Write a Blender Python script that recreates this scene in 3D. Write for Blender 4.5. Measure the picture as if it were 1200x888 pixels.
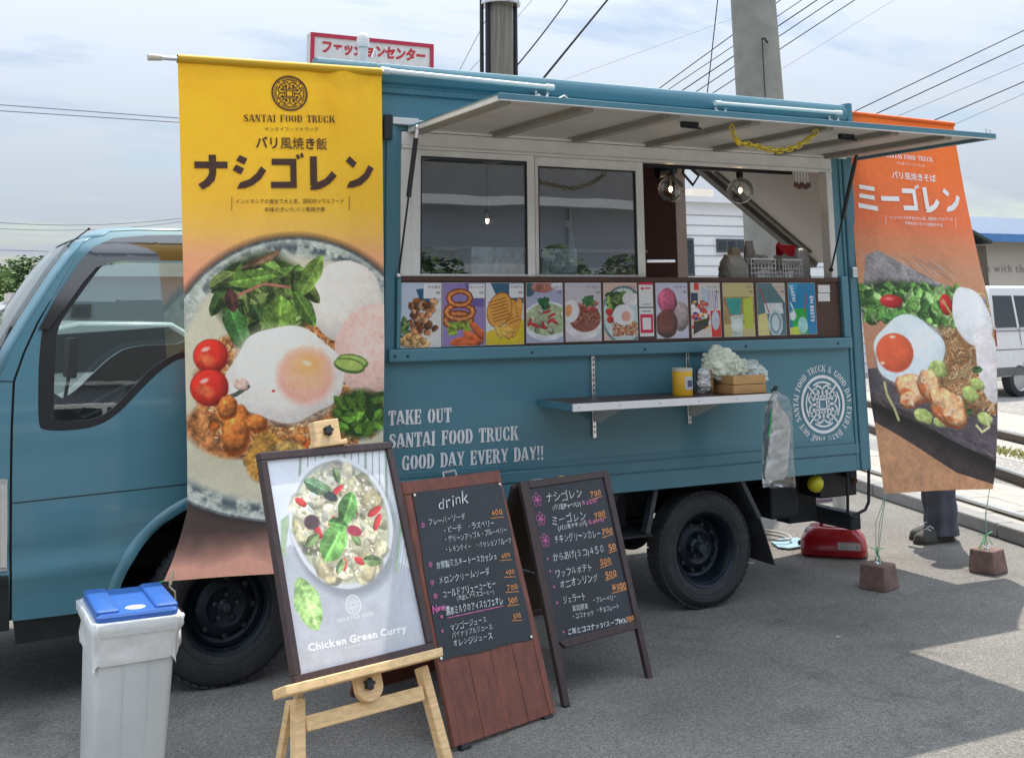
import bpy, bmesh, math, random
import numpy as np
from mathutils import Vector, Matrix
from mathutils.geometry import tessellate_polygon

for o in list(bpy.data.objects):
    bpy.data.objects.remove(o)
SC = bpy.context.scene
COL = SC.collection
rnd = random.Random(7)
R = math.radians

# ------------------------------------------------------------------ camera
CAMP = np.array([0.0, -5.36, 1.62])
YAW, PITCH, ROLL, FPX, CX, CY = R(26.98), R(10.88), R(-0.452), 1350.0, 600.0, 95.5
_f = np.array([math.sin(YAW) * math.cos(PITCH), math.cos(YAW) * math.cos(PITCH), math.sin(PITCH)])
_r = np.array([math.cos(YAW), -math.sin(YAW), 0.0])
_u = np.cross(_r, _f)
CR = math.cos(ROLL) * _r + math.sin(ROLL) * _u
CU = -math.sin(ROLL) * _r + math.cos(ROLL) * _u
CF = _f
cd = bpy.data.cameras.new('camera')
cam = bpy.data.objects.new('camera', cd)
COL.objects.link(cam)
SC.camera = cam
cd.sensor_fit = 'HORIZONTAL'
cd.sensor_width = 36.0
cd.lens = FPX / 1200.0 * 36.0
cd.shift_y = -(444.0 - CY) / 1200.0
cd.clip_start = 0.05
cd.clip_end = 3000.0
cam.matrix_world = Matrix(((CR[0], CU[0], -CF[0], CAMP[0]), (CR[1], CU[1], -CF[1], CAMP[1]),
                           (CR[2], CU[2], -CF[2], CAMP[2]), (0, 0, 0, 1)))

# ------------------------------------------------------------------ light
SUND = Vector((-0.34, -0.36, -1.0)).normalized()      # the way the sunlight travels
tosun = -SUND
elev = math.asin(tosun.z)
azim = math.atan2(tosun.x, tosun.y)                    # clockwise from +y
w = bpy.data.worlds.new("World")
SC.world = w
w.use_nodes = True
nt = w.node_tree
nt.nodes.clear()
N = nt.nodes.new
L = nt.links.new
out = N('ShaderNodeOutputWorld')
bg = N('ShaderNodeBackground')
sky = N('ShaderNodeTexSky')
sky.sky_type = 'NISHITA'
sky.sun_disc = False
sky.sun_elevation = elev
sky.sun_rotation = azim
sky.air_density = 1.0
sky.dust_density = 1.2
bg.inputs['Strength'].default_value = 0.050
tc = N('ShaderNodeTexCoord')
sep = N('ShaderNodeSeparateXYZ')
L(tc.outputs['Generated'], sep.inputs[0])
addz = N('ShaderNodeMath'); addz.operation = 'ADD'; addz.inputs[1].default_value = 0.16
mxz = N('ShaderNodeMath'); mxz.operation = 'MAXIMUM'; mxz.inputs[1].default_value = 0.0
L(sep.outputs['Z'], mxz.inputs[0]); L(mxz.outputs[0], addz.inputs[0])
dx = N('ShaderNodeMath'); dx.operation = 'DIVIDE'
dy = N('ShaderNodeMath'); dy.operation = 'DIVIDE'
L(sep.outputs['X'], dx.inputs[0]); L(addz.outputs[0], dx.inputs[1])
L(sep.outputs['Y'], dy.inputs[0]); L(addz.outputs[0], dy.inputs[1])
comb = N('ShaderNodeCombineXYZ')
L(dx.outputs[0], comb.inputs[0]); L(dy.outputs[0], comb.inputs[1])
mp = N('ShaderNodeMapping')
mp.inputs['Rotation'].default_value = (0, 0, 0.5)
mp.inputs['Scale'].default_value = (0.75, 1.5, 1.0)
L(comb.outputs[0], mp.inputs['Vector'])
n1 = N('ShaderNodeTexNoise'); n1.inputs['Scale'].default_value = 1.1
n1.inputs['Detail'].default_value = 7; n1.inputs['Roughness'].default_value = 0.55
n1.inputs['Distortion'].default_value = 0.35
L(mp.outputs[0], n1.inputs['Vector'])
n2 = N('ShaderNodeTexNoise'); n2.inputs['Scale'].default_value = 3.6
n2.inputs['Detail'].default_value = 6; n2.inputs['Roughness'].default_value = 0.6
L(mp.outputs[0], n2.inputs['Vector'])
mixn = N('ShaderNodeMath'); mixn.operation = 'MULTIPLY_ADD'; mixn.inputs[1].default_value = 0.35
L(n2.outputs[0], mixn.inputs[0]); L(n1.outputs[0], mixn.inputs[2])
cr = N('ShaderNodeValToRGB')
cr.color_ramp.elements[0].position = 0.515; cr.color_ramp.elements[0].color = (0.06, 0.06, 0.06, 1)
cr.color_ramp.elements[1].position = 0.70; cr.color_ramp.elements[1].color = (0.96, 0.96, 0.96, 1)
L(mixn.outputs[0], cr.inputs[0])
cloud = N('ShaderNodeRGB'); cloud.outputs[0].default_value = (3.45, 3.82, 4.35, 1)
mx = N('ShaderNodeMix'); mx.data_type = 'RGBA'
L(cr.outputs[0], mx.inputs['Factor'])
# cloud layer brightened extra towards the zenith, out of view, to lift the shade
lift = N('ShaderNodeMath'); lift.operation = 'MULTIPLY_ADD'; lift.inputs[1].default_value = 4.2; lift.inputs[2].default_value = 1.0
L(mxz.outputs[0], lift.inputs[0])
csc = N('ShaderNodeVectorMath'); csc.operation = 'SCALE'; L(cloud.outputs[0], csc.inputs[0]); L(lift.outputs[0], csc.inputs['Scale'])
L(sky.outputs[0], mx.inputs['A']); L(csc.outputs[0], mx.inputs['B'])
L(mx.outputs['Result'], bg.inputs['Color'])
L(bg.outputs[0], out.inputs[0])

sd = bpy.data.lights.new('sun', 'SUN')
sd.energy = 2.3
sd.angle = R(0.55)
sd.color = (1.0, 0.93, 0.82)
so = bpy.data.objects.new('sun', sd)
COL.objects.link(so)
so.rotation_euler = SUND.to_track_quat('-Z', 'Y').to_euler()
so.location = (10, 10, 30)

SC.view_settings.view_transform = 'Standard'
SC.view_settings.look = 'None'
SC.view_settings.gamma = 1.0
SC.view_settings.exposure = 1.32
SC.cycles.max_bounces = 8
SC.cycles.transparent_max_bounces = 16
SC.cycles.caustics_reflective = False
SC.cycles.caustics_refractive = False
SC.cycles.use_denoising = True

# ------------------------------------------------------------------ rays from the camera to real planes
def ray(u, v):
    return CF + (u - CX) / FPX * CR - (v - CY) / FPX * CU
def hit(u, v, O, n):
    d = ray(u, v); O = np.asarray(O, float); n = np.asarray(n, float)
    return CAMP + d * (((O - CAMP) @ n) / (d @ n))
def at(u, v, y=0.0): return hit(u, v, (0, y, 0), (0, 1, 0))
def atz(u, v, z=0.0): return hit(u, v, (0, 0, z), (0, 0, 1))
def atx(u, v, x): return hit(u, v, (x, 0, 0), (1, 0, 0))
def X0(u, v=330, y=0.0): return float(at(u, v, y)[0])

# ------------------------------------------------------------------ objects and tags
def tag(o, label=None, cat=None, group=None, kind=None):
    if label: o['label'] = label
    if cat: o['category'] = cat
    if group: o['group'] = group
    if kind: o['kind'] = kind
    return o
def thing(name, loc, label, cat, group=None):
    o = bpy.data.objects.new(name, None)
    o.empty_display_size = 0.1
    COL.objects.link(o)
    o.location = tuple(float(c) for c in loc)
    return tag(o, label, cat, group)
def rootof(o):
    while o.parent: o = o.parent
    return o
def copy_tree(o, parent=None, loc=None):
    c = o.copy(); COL.objects.link(c); c.parent = parent
    if loc is not None: c.location = loc
    for ch in list(o.children): copy_tree(ch, c)
    return c

def basis(d):
    d = np.asarray(d, float); d = d / np.linalg.norm(d)
    a = np.array([0, 0, 1.0]) if abs(d[2]) < 0.9 else np.array([1.0, 0, 0])
    e1 = np.cross(a, d); e1 /= np.linalg.norm(e1)
    return e1, np.cross(d, e1), d

class MB:
    def __init__(s): s.v = []; s.f = []
    def add(s, vs, fs):
        n = len(s.v)
        s.v += [tuple(float(c) for c in p) for p in vs]
        s.f += [tuple(i + n for i in f) for f in fs]
        return s
    def box(s, a, b):
        x0, y0, z0 = a; x1, y1, z1 = b
        if x0 > x1: x0, x1 = x1, x0
        if y0 > y1: y0, y1 = y1, y0
        if z0 > z1: z0, z1 = z1, z0
        return s.add([(x0, y0, z0), (x1, y0, z0), (x1, y1, z0), (x0, y1, z0), (x0, y0, z1), (x1, y0, z1), (x1, y1, z1), (x0, y1, z1)],
                     [(0, 3, 2, 1), (4, 5, 6, 7), (0, 1, 5, 4), (1, 2, 6, 5), (2, 3, 7, 6), (3, 0, 4, 7)])
    def obox(s, O, ex, ey, ez, a, b):
        O = np.asarray(O, float); vs = []
        for z in (a[2], b[2]):
            for x, y in ((a[0], a[1]), (b[0], a[1]), (b[0], b[1]), (a[0], b[1])):
                vs.append(O + ex * x + ey * y + ez * z)
        return s.add(vs, [(0, 3, 2, 1), (4, 5, 6, 7), (0, 1, 5, 4), (1, 2, 6, 5), (2, 3, 7, 6), (3, 0, 4, 7)])
    def beam(s, p, q, w, h, up=(0, 0, 1)):
        p = np.asarray(p, float); q = np.asarray(q, float); d = q - p; ln = np.linalg.norm(d); d /= ln
        up = np.asarray(up, float); sx = np.cross(d, up); sx /= np.linalg.norm(sx); uy = np.cross(sx, d)
        return s.obox(p, sx, uy, d, (-w / 2, -h / 2, 0), (w / 2, h / 2, ln))
    def tube(s, pts, r, n=8, cap=True):
        pts = [np.asarray(p, float) for p in pts]; m = len(pts)
        rs = r if isinstance(r, (list, tuple)) else [r] * m
        base = len(s.v); pe = None
        for i, p in enumerate(pts):
            d = pts[min(i + 1, m - 1)] - pts[max(i - 1, 0)]
            e1, e2, d = basis(d)
            if pe is not None:
                e1 = pe - d * (pe @ d); e1 /= np.linalg.norm(e1); e2 = np.cross(d, e1)
            pe = e1
            for k in range(n):
                a = 2 * math.pi * k / n
                s.v.append(tuple(p + rs[i] * (math.cos(a) * e1 + math.sin(a) * e2)))
        for i in range(m - 1):
            for k in range(n):
                a = base + i * n + k; b = base + i * n + (k + 1) % n
                s.f.append((a, b, b + n, a + n))
        if cap:
            s.f.append(tuple(base + k for k in reversed(range(n))))
            s.f.append(tuple(base + (m - 1) * n + k for k in range(n)))
        return s
    def lathe(s, prof, O, axis=(0, 0, 1), n=24, cap=True):
        e1, e2, d = basis(axis); O = np.asarray(O, float); base = len(s.v); m = len(prof)
        for r, h in prof:
            for k in range(n):
                a = 2 * math.pi * k / n
                s.v.append(tuple(O + d * h + r * (math.cos(a) * e1 + math.sin(a) * e2)))
        for i in range(m - 1):
            for k in range(n):
                a = base + i * n + k; b = base + i * n + (k + 1) % n
                s.f.append((a, b, b + n, a + n))
        if cap:
            if prof[0][0] > 1e-6: s.f.append(tuple(base + k for k in reversed(range(n))))
            if prof[-1][0] > 1e-6: s.f.append(tuple(base + (m - 1) * n + k for k in range(n)))
        return s
    def ball(s, c, r, n=12, m=8, sc=(1, 1, 1)):
        c = np.asarray(c, float)
        prof = [(max(1e-4, math.sin(math.pi * i / m)) * r, -math.cos(math.pi * i / m) * r) for i in range(m + 1)]
        b = len(s.v); s.lathe(prof, (0, 0, 0), (0, 0, 1), n, False)
        for i in range(b, len(s.v)):
            p = s.v[i]; s.v[i] = (c[0] + p[0] * sc[0], c[1] + p[1] * sc[1], c[2] + p[2] * sc[2])
        return s
    def grid(s, rows):
        b = len(s.v); m = len(rows); n = len(rows[0])
        for r in rows: s.v += [tuple(float(c) for c in p) for p in r]
        for i in range(m - 1):
            for k in range(n - 1):
                a = b + i * n + k; s.f.append((a, a + 1, a + n + 1, a + n))
        return s
    def poly(s, pts, O, ex, ey, ez=None, th=0.0):
        """flat polygon (list of 2D points) on frame O, ex, ey; extruded by th along ez"""
        O = np.asarray(O, float)
        fr = [O + ex * x + ey * y for x, y in pts]
        tr = tessellate_polygon([[Vector((x, y, 0)) for x, y in pts]])
        n = len(pts)
        if th == 0: return s.add(fr, [tuple(t) for t in tr])
        bk = [p + ez * th for p in fr]
        return s.add(fr + bk, [tuple(t) for t in tr] + [tuple(i + n for i in reversed(t)) for t in tr] + [(i, (i + 1) % n, (i + 1) % n + n, i + n) for i in range(n)])
    def build(s, name, mt, parent=None, loc=None, smooth=None, bevel=0, label=None, cat=None, group=None, kind=None, uv=None, recalc=True, solid=0, seg=2):
        me = bpy.data.meshes.new(name)
        off = np.zeros(3)
        if parent is not None: off = np.array(rootof(parent).location)
        elif loc is not None: off = np.asarray(loc, float)
        me.from_pydata([(a - off[0], b - off[1], c - off[2]) for a, b, c in s.v], [], s.f)
        if recalc:
            bm = bmesh.new(); bm.from_mesh(me); bmesh.ops.recalc_face_normals(bm, faces=bm.faces); bm.to_mesh(me); bm.free()
        if smooth is not None:
            me.polygons.foreach_set('use_smooth', [True] * len(me.polygons))
            me.set_sharp_from_angle(angle=R(smooth))
        me.materials.append(mt)
        if uv is not None:
            ul = me.uv_layers.new(name='UVMap')
            for lp in me.loops: ul.data[lp.index].uv = uv[lp.vertex_index]
        o = bpy.data.objects.new(name, me)
        COL.objects.link(o)
        if parent is not None: o.parent = parent
        elif loc is not None: o.location = tuple(off)
        if solid:
            md = o.modifiers.new('thick', 'SOLIDIFY'); md.thickness = solid; md.offset = 0
        if bevel:
            md = o.modifiers.new('bevel', 'BEVEL'); md.width = bevel; md.segments = seg; md.limit_method = 'ANGLE'; md.angle_limit = R(40)
        return tag(o, label, cat, group, kind)

# ------------------------------------------------------------------ materials
MATS = {}
def M(name, col, rough=0.5, metal=0.0, var=0.08, vs=6.0, bump=0.0, bs=60.0, spec=0.5, coat=0.0, emit=None, es=0.0, alpha=1.0, trans=0.0, dirt=0.0, dcol=(0.1, 0.08, 0.06), stretch=None, sheen=0.0):
    if name in MATS: return MATS[name]
    m = bpy.data.materials.new(name); m.use_nodes = True; nt = m.node_tree
    p = nt.nodes['Principled BSDF']; NN = nt.nodes.new; LL = nt.links.new
    tc = NN('ShaderNodeTexCoord'); vec = tc.outputs['Object']
    if stretch:
        mpp = NN('ShaderNodeMapping'); mpp.inputs['Scale'].default_value = stretch; LL(vec, mpp.inputs['Vector']); vec = mpp.outputs[0]
    n = NN('ShaderNodeTexNoise'); n.inputs['Scale'].default_value = vs; n.inputs['Detail'].default_value = 5
    LL(vec, n.inputs['Vector'])
    rp = NN('ShaderNodeMapRange'); rp.inputs[1].default_value = 0.3; rp.inputs[2].default_value = 0.7
    rp.inputs[3].default_value = 1 - var; rp.inputs[4].default_value = 1 + var
    LL(n.outputs[0], rp.inputs[0])
    mm = NN('ShaderNodeVectorMath'); mm.operation = 'SCALE'; mm.inputs[0].default_value = col[:3]
    LL(rp.outputs[0], mm.inputs['Scale'])
    cout = mm.outputs[0]
    if dirt > 0:
        n3 = NN('ShaderNodeTexNoise'); n3.inputs['Scale'].default_value = vs * 2.3; n3.inputs['Detail'].default_value = 8; n3.inputs['Roughness'].default_value = 0.7
        LL(vec, n3.inputs['Vector'])
        r3 = NN('ShaderNodeMapRange'); r3.inputs[1].default_value = 0.5; r3.inputs[2].default_value = 0.75; r3.inputs[3].default_value = 0; r3.inputs[4].default_value = dirt
        LL(n3.outputs[0], r3.inputs[0])
        mc = NN('ShaderNodeMix'); mc.data_type = 'RGBA'; LL(r3.outputs[0], mc.inputs['Factor']); LL(cout, mc.inputs['A']); mc.inputs['B'].default_value = (*dcol, 1)
        cout = mc.outputs['Result']
    LL(cout, p.inputs['Base Color'])
    p.inputs['Roughness'].default_value = rough; p.inputs['Metallic'].default_value = metal
    p.inputs['Specular IOR Level'].default_value = spec; p.inputs['Coat Weight'].default_value = coat; p.inputs['Coat Roughness'].default_value = 0.06
    rr = NN('ShaderNodeMapRange'); rr.inputs[1].default_value = 0.3; rr.inputs[2].default_value = 0.7
    rr.inputs[3].default_value = max(0.02, rough - 0.06); rr.inputs[4].default_value = min(1, rough + 0.06)
    LL(n.outputs[0], rr.inputs[0]); LL(rr.outputs[0], p.inputs['Roughness'])
    p.inputs['Sheen Weight'].default_value = sheen
    p.inputs['Alpha'].default_value = alpha; p.inputs['Transmission Weight'].default_value = trans
    if emit: p.inputs['Emission Color'].default_value = (*emit, 1); p.inputs['Emission Strength'].default_value = es
    if bump > 0:
        nb = NN('ShaderNodeTexNoise'); nb.inputs['Scale'].default_value = bs; nb.inputs['Detail'].default_value = 4
        LL(vec, nb.inputs['Vector'])
        b = NN('ShaderNodeBump'); b.inputs['Strength'].default_value = bump; b.inputs['Distance'].default_value = 0.01
        LL(nb.outputs[0], b.inputs['Height']); LL(b.outputs[0], p.inputs['Normal'])
    MATS[name] = m
    return m

def glass(name, refl=0.12, tint=(0.75, 0.8, 0.82), rough=0.0):
    m = bpy.data.materials.new(name); m.use_nodes = True; nt = m.node_tree; nt.nodes.clear()
    NN = nt.nodes.new; LL = nt.links.new
    o = NN('ShaderNodeOutputMaterial'); t = NN('ShaderNodeBsdfTransparent'); t.inputs[0].default_value = (*tint, 1)
    g = NN('ShaderNodeBsdfGlossy'); g.inputs['Roughness'].default_value = rough; g.inputs['Color'].default_value = (1, 1, 1, 1)
    fr = NN('ShaderNodeLayerWeight'); fr.inputs[0].default_value = 0.3
    mr = NN('ShaderNodeMapRange'); mr.inputs[3].default_value = refl; mr.inputs[4].default_value = 0.9
    LL(fr.outputs['Fresnel'], mr.inputs[0])
    tcg = NN('ShaderNodeTexCoord'); nn = NN('ShaderNodeTexNoise'); nn.inputs['Scale'].default_value = 1.3
    LL(tcg.outputs['Object'], nn.inputs['Vector'])
    bp = NN('ShaderNodeBump'); bp.inputs['Strength'].default_value = 0.05; bp.inputs['Distance'].default_value = 0.02
    LL(nn.outputs[0], bp.inputs['Height']); LL(bp.outputs[0], g.inputs['Normal'])
    mx = NN('ShaderNodeMixShader'); LL(mr.outputs[0], mx.inputs[0]); LL(t.outputs[0], mx.inputs[1]); LL(g.outputs[0], mx.inputs[2])
    LL(mx.outputs[0], o.inputs[0])
    return m

def sr(r, g, b, k=1.0):
    f = lambda c: ((c / 255 + 0.055) / 1.055) ** 2.4 if c > 10 else c / 255 / 12.92
    return (f(r) * k, f(g) * k, f(b) * k)

TEAL = M('teal_paint', (0.080, 0.228, 0.290), 0.5, 0, 0.05, 2.5, 0.04, 30, coat=0.25, dirt=0.10, dcol=(0.09, 0.13, 0.15))
TEALD = M('teal_trim_paint', (0.072, 0.205, 0.262), 0.45, 0, 0.07, 5, 0.05, 50, coat=0.15, dirt=0.15, dcol=(0.08, 0.11, 0.12))
CABP = M('cab_teal_paint', (0.076, 0.218, 0.278), 0.36, 0, 0.03, 2, coat=0.6)
BLK = M('black_plastic', (0.014, 0.017, 0.02), 0.5, 0, 0.2, 12, 0.1, 80)
CHAS = M('black_chassis_steel', (0.018, 0.022, 0.028), 0.6, 0.2, 0.35, 9, 0.2, 40, dirt=0.35, dcol=(0.07, 0.07, 0.07))
RUB = M('tyre_rubber', (0.030, 0.032, 0.036), 0.8, 0, 0.25, 9, 0.3, 90, dirt=0.4, dcol=(0.09, 0.09, 0.085))
RIMM = M('dark_wheel_steel', (0.012, 0.020, 0.032), 0.42, 0.5, 0.25, 14, dirt=0.3, dcol=(0.06, 0.06, 0.06))
HUBM = M('worn_hub_steel', (0.045, 0.06, 0.08), 0.5, 0.6, 0.3, 40, dirt=0.3, dcol=(0.1, 0.07, 0.05))
ALU = M('brushed_aluminium', (0.50, 0.50, 0.49), 0.42, 0.55, 0.06, 20, dirt=0.12, dcol=(0.3, 0.28, 0.25))
ALUW = M('white_aluminium_frame', (0.74, 0.73, 0.70), 0.45, 0.1, 0.05, 12, dirt=0.12, dcol=(0.33, 0.3, 0.27))
AWN = M('awning_underside', (0.56, 0.54, 0.495), 0.55, 0.0, 0.10, 4, dirt=0.25, dcol=(0.26, 0.23, 0.18))
AWNR = M('awning_rib_metal', (0.31, 0.29, 0.25), 0.5, 0.1, 0.1, 6, dirt=0.2)
STEEL = M('polished_steel', (0.75, 0.76, 0.77), 0.2, 0.9, 0.05, 20)
WPIPE = M('white_pipe', (0.74, 0.73, 0.70), 0.35, 0, 0.05, 20)
WHITE = M('white_paint', (0.78, 0.78, 0.77), 0.4, 0, 0.03, 8)
LETW = M('white_vinyl_lettering', (0.88, 0.89, 0.90), 0.5, 0, 0.08, 30)
PINE = M('pale_pine_wood', (0.74, 0.50, 0.25), 0.5, 0, 0.16, 9, 0.12, 40, stretch=(1.5, 1.5, 14))
PINEH = M('pale_pine_rail', (0.76, 0.52, 0.26), 0.5, 0, 0.16, 9, 0.12, 40, stretch=(1.2, 9, 9))
REDW = M('reddish_brown_wood', (0.175, 0.052, 0.032), 0.45, 0, 0.3, 5, 0.1, 30, stretch=(7, 7, 0.9), dirt=0.12, dcol=(0.25, 0.16, 0.12))
DKW = M('dark_frame_wood', (0.045, 0.026, 0.026), 0.4, 0, 0.25, 8, stretch=(6, 6, 1))
BRN = M('brown_menu_board', (0.072, 0.030, 0.019), 0.5, 0, 0.3, 8, 0.1, 60, stretch=(1, 8, 8), dirt=0.15, dcol=(0.14, 0.08, 0.05))
CHALK = M('chalkboard', (0.017, 0.022, 0.031), 0.42, 0, 0.35, 3.5, dirt=0.25, dcol=(0.05, 0.06, 0.07))
CHALKS = M('shiny_blackboard_sheet', (0.012, 0.02, 0.027), 0.28, 0, 0.3, 3, 0.4, 3.5)
CKW = M('white_chalk', (0.62, 0.66, 0.66), 0.9, 0, 0.35, 60)
CKP = M('pink_chalk', (0.62, 0.17, 0.38), 0.9, 0, 0.3, 60)
CKO = M('orange_chalk', (0.62, 0.27, 0.10), 0.9, 0, 0.3, 60)
TXB = M('brown_ink', (0.075, 0.032, 0.022), 0.7, 0, 0.05)
TXG = M('dark_grey_ink', (0.05, 0.045, 0.04), 0.7, 0, 0.05)
TXW = M('white_ink', (0.90, 0.89, 0.88), 0.7, 0, 0.03)
STN = M('red_brown_concrete', (0.20, 0.125, 0.105), 0.9, 0, 0.3, 18, 0.6, 120, dirt=0.3, dcol=(0.22, 0.16, 0.14))
CHROME = M('chrome_hook', (0.7, 0.7, 0.7), 0.2, 1.0, 0.05)
GREENC = M('green_string', (0.06, 0.40, 0.14), 0.6, 0, 0.2, 30)
CLEARP = glass('clear_plastic', 0.04, (1.0, 1.0, 1.0), 0.1)
WINGL = glass('sash_window_glass', 0.105, (0.80, 0.85, 0.88))
CABGL = glass('cab_window_glass', 0.06, (0.80, 0.86, 0.85))
BULBGL = glass('bulb_glass', 0.07, (0.93, 0.92, 0.88))

# ------------------------------------------------------------------ glyphs: fonts for small print, own strokes for the display letters
_gl = {}
_tc = bpy.data.curves.new('glyph_source', 'FONT'); _to = bpy.data.objects.new('glyph_source', _tc)
def glyph(ch, off=0.0):
    if ord(ch) > 0x3400: off = min(off, 0.006)
    elif ord(ch) > 0x2E80: off = min(off, 0.045)
    k = (ch, off)
    if k not in _gl:
        _tc.body = ch; _tc.offset = off; _tc.resolution_u = 4
        m = _to.to_mesh()
        vs = np.array([v.co[:2] for v in m.vertices]).reshape(-1, 2); fs = [tuple(p.vertices) for p in m.polygons]
        _to.to_mesh_clear()
        adv = 1.0 if ord(ch) > 0x2E80 else (float(vs[:, 0].max()) + 0.07 if len(vs) else 0.3)
        _gl[k] = (vs, fs, adv)
    return _gl[k]
def textw(s, size, off=0.0, track=0.0):
    return sum(glyph(c, off)[2] + track for c in s) * size
def put_text(mb, s, x, y, size, P, off=0.0, align='L', track=0.0, jit=0.0, slant=0.0, wx=1.0):
    """P maps flat (x, y) to a 3D point"""
    W = textw(s, size * wx, off, track)
    if align == 'C': x -= W / 2
    if align == 'R': x -= W
    for c in s:
        vs, fs, adv = glyph(c, off)
        if len(vs):
            a = rnd.uniform(-jit, jit) * 1.2; k = 1 + rnd.uniform(-jit, jit) * 1.5; oy = rnd.uniform(-jit, jit) * size * .7
            ca, sa = math.cos(a), math.sin(a)
            q = vs - np.array([adv / 2, 0.35])
            q = np.stack([q[:, 0] * ca - q[:, 1] * sa, q[:, 0] * sa + q[:, 1] * ca], 1) * k + np.array([adv / 2, 0.35])
            q[:, 0] += slant * q[:, 1]
            mb.add([P(x + p[0] * size * wx, y + oy + p[1] * size) for p in q], fs)
        x += (adv + track) * size * wx
    return W

def strk(pts, w):
    """stroke a polyline as one quad strip -> list of quads"""
    q = []
    pts = [np.array(p, float) for p in pts]
    n = len(pts); L_, R_ = [], []
    for i in range(n):
        d = pts[min(i + 1, n - 1)] - pts[max(i - 1, 0)]; d /= np.linalg.norm(d) + 1e-9
        nn = np.array([-d[1], d[0]]); ww = w[i] if isinstance(w, (list, tuple)) else w
        k = 1.0
        if 0 < i < n - 1:
            d1 = pts[i] - pts[i - 1]; d1 /= np.linalg.norm(d1) + 1e-9
            k = 1 / max(0.5, abs(np.dot(np.array([-d1[1], d1[0]]), nn)))
        L_.append(pts[i] + nn * ww / 2 * k); R_.append(pts[i] - nn * ww / 2 * k)
    for i in range(n - 1): q.append([tuple(L_[i]), tuple(L_[i + 1]), tuple(R_[i + 1]), tuple(R_[i])])
    return q
def arcp(cx, cy, rx, ry, a0, a1, n=8):
    return [(cx + rx * math.cos(R(a0 + (a1 - a0) * i / n)), cy + ry * math.sin(R(a0 + (a1 - a0) * i / n))) for i in range(n + 1)]
def bar(x0, y0, x1, y1): return [[(x0, y0), (x1, y0), (x1, y1), (x0, y1)]]
def vst(x, y0=0, y1=1, w=.17, sf=.06):   # a thick upright with slab serifs
    return bar(x - w / 2, y0, x + w / 2, y1) + (bar(x - w / 2 - sf, y0, x - w / 2, y0 + .06) + bar(x + w / 2, y0, x + w / 2 + sf, y0 + .06) if y0 == 0 else []) + \
        (bar(x - w / 2 - sf, y1 - .06, x - w / 2, y1) + bar(x + w / 2, y1 - .06, x + w / 2 + sf, y1) if y1 == 1 else [])
def halfo(side, x, cy=.5, rx=.24, ry=.5, th=.15):
    a0, a1 = (100, 260) if side < 0 else (-80, 80)
    o = arcp(x, cy, rx, ry, a0, a1, 10); i = arcp(x + side * .0, cy, rx - th, ry - .08, a1, a0, 10)
    q = []
    i = i[::-1]
    for k in range(10): q.append([o[k], o[k + 1], i[k + 1], i[k]])
    return q
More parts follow.
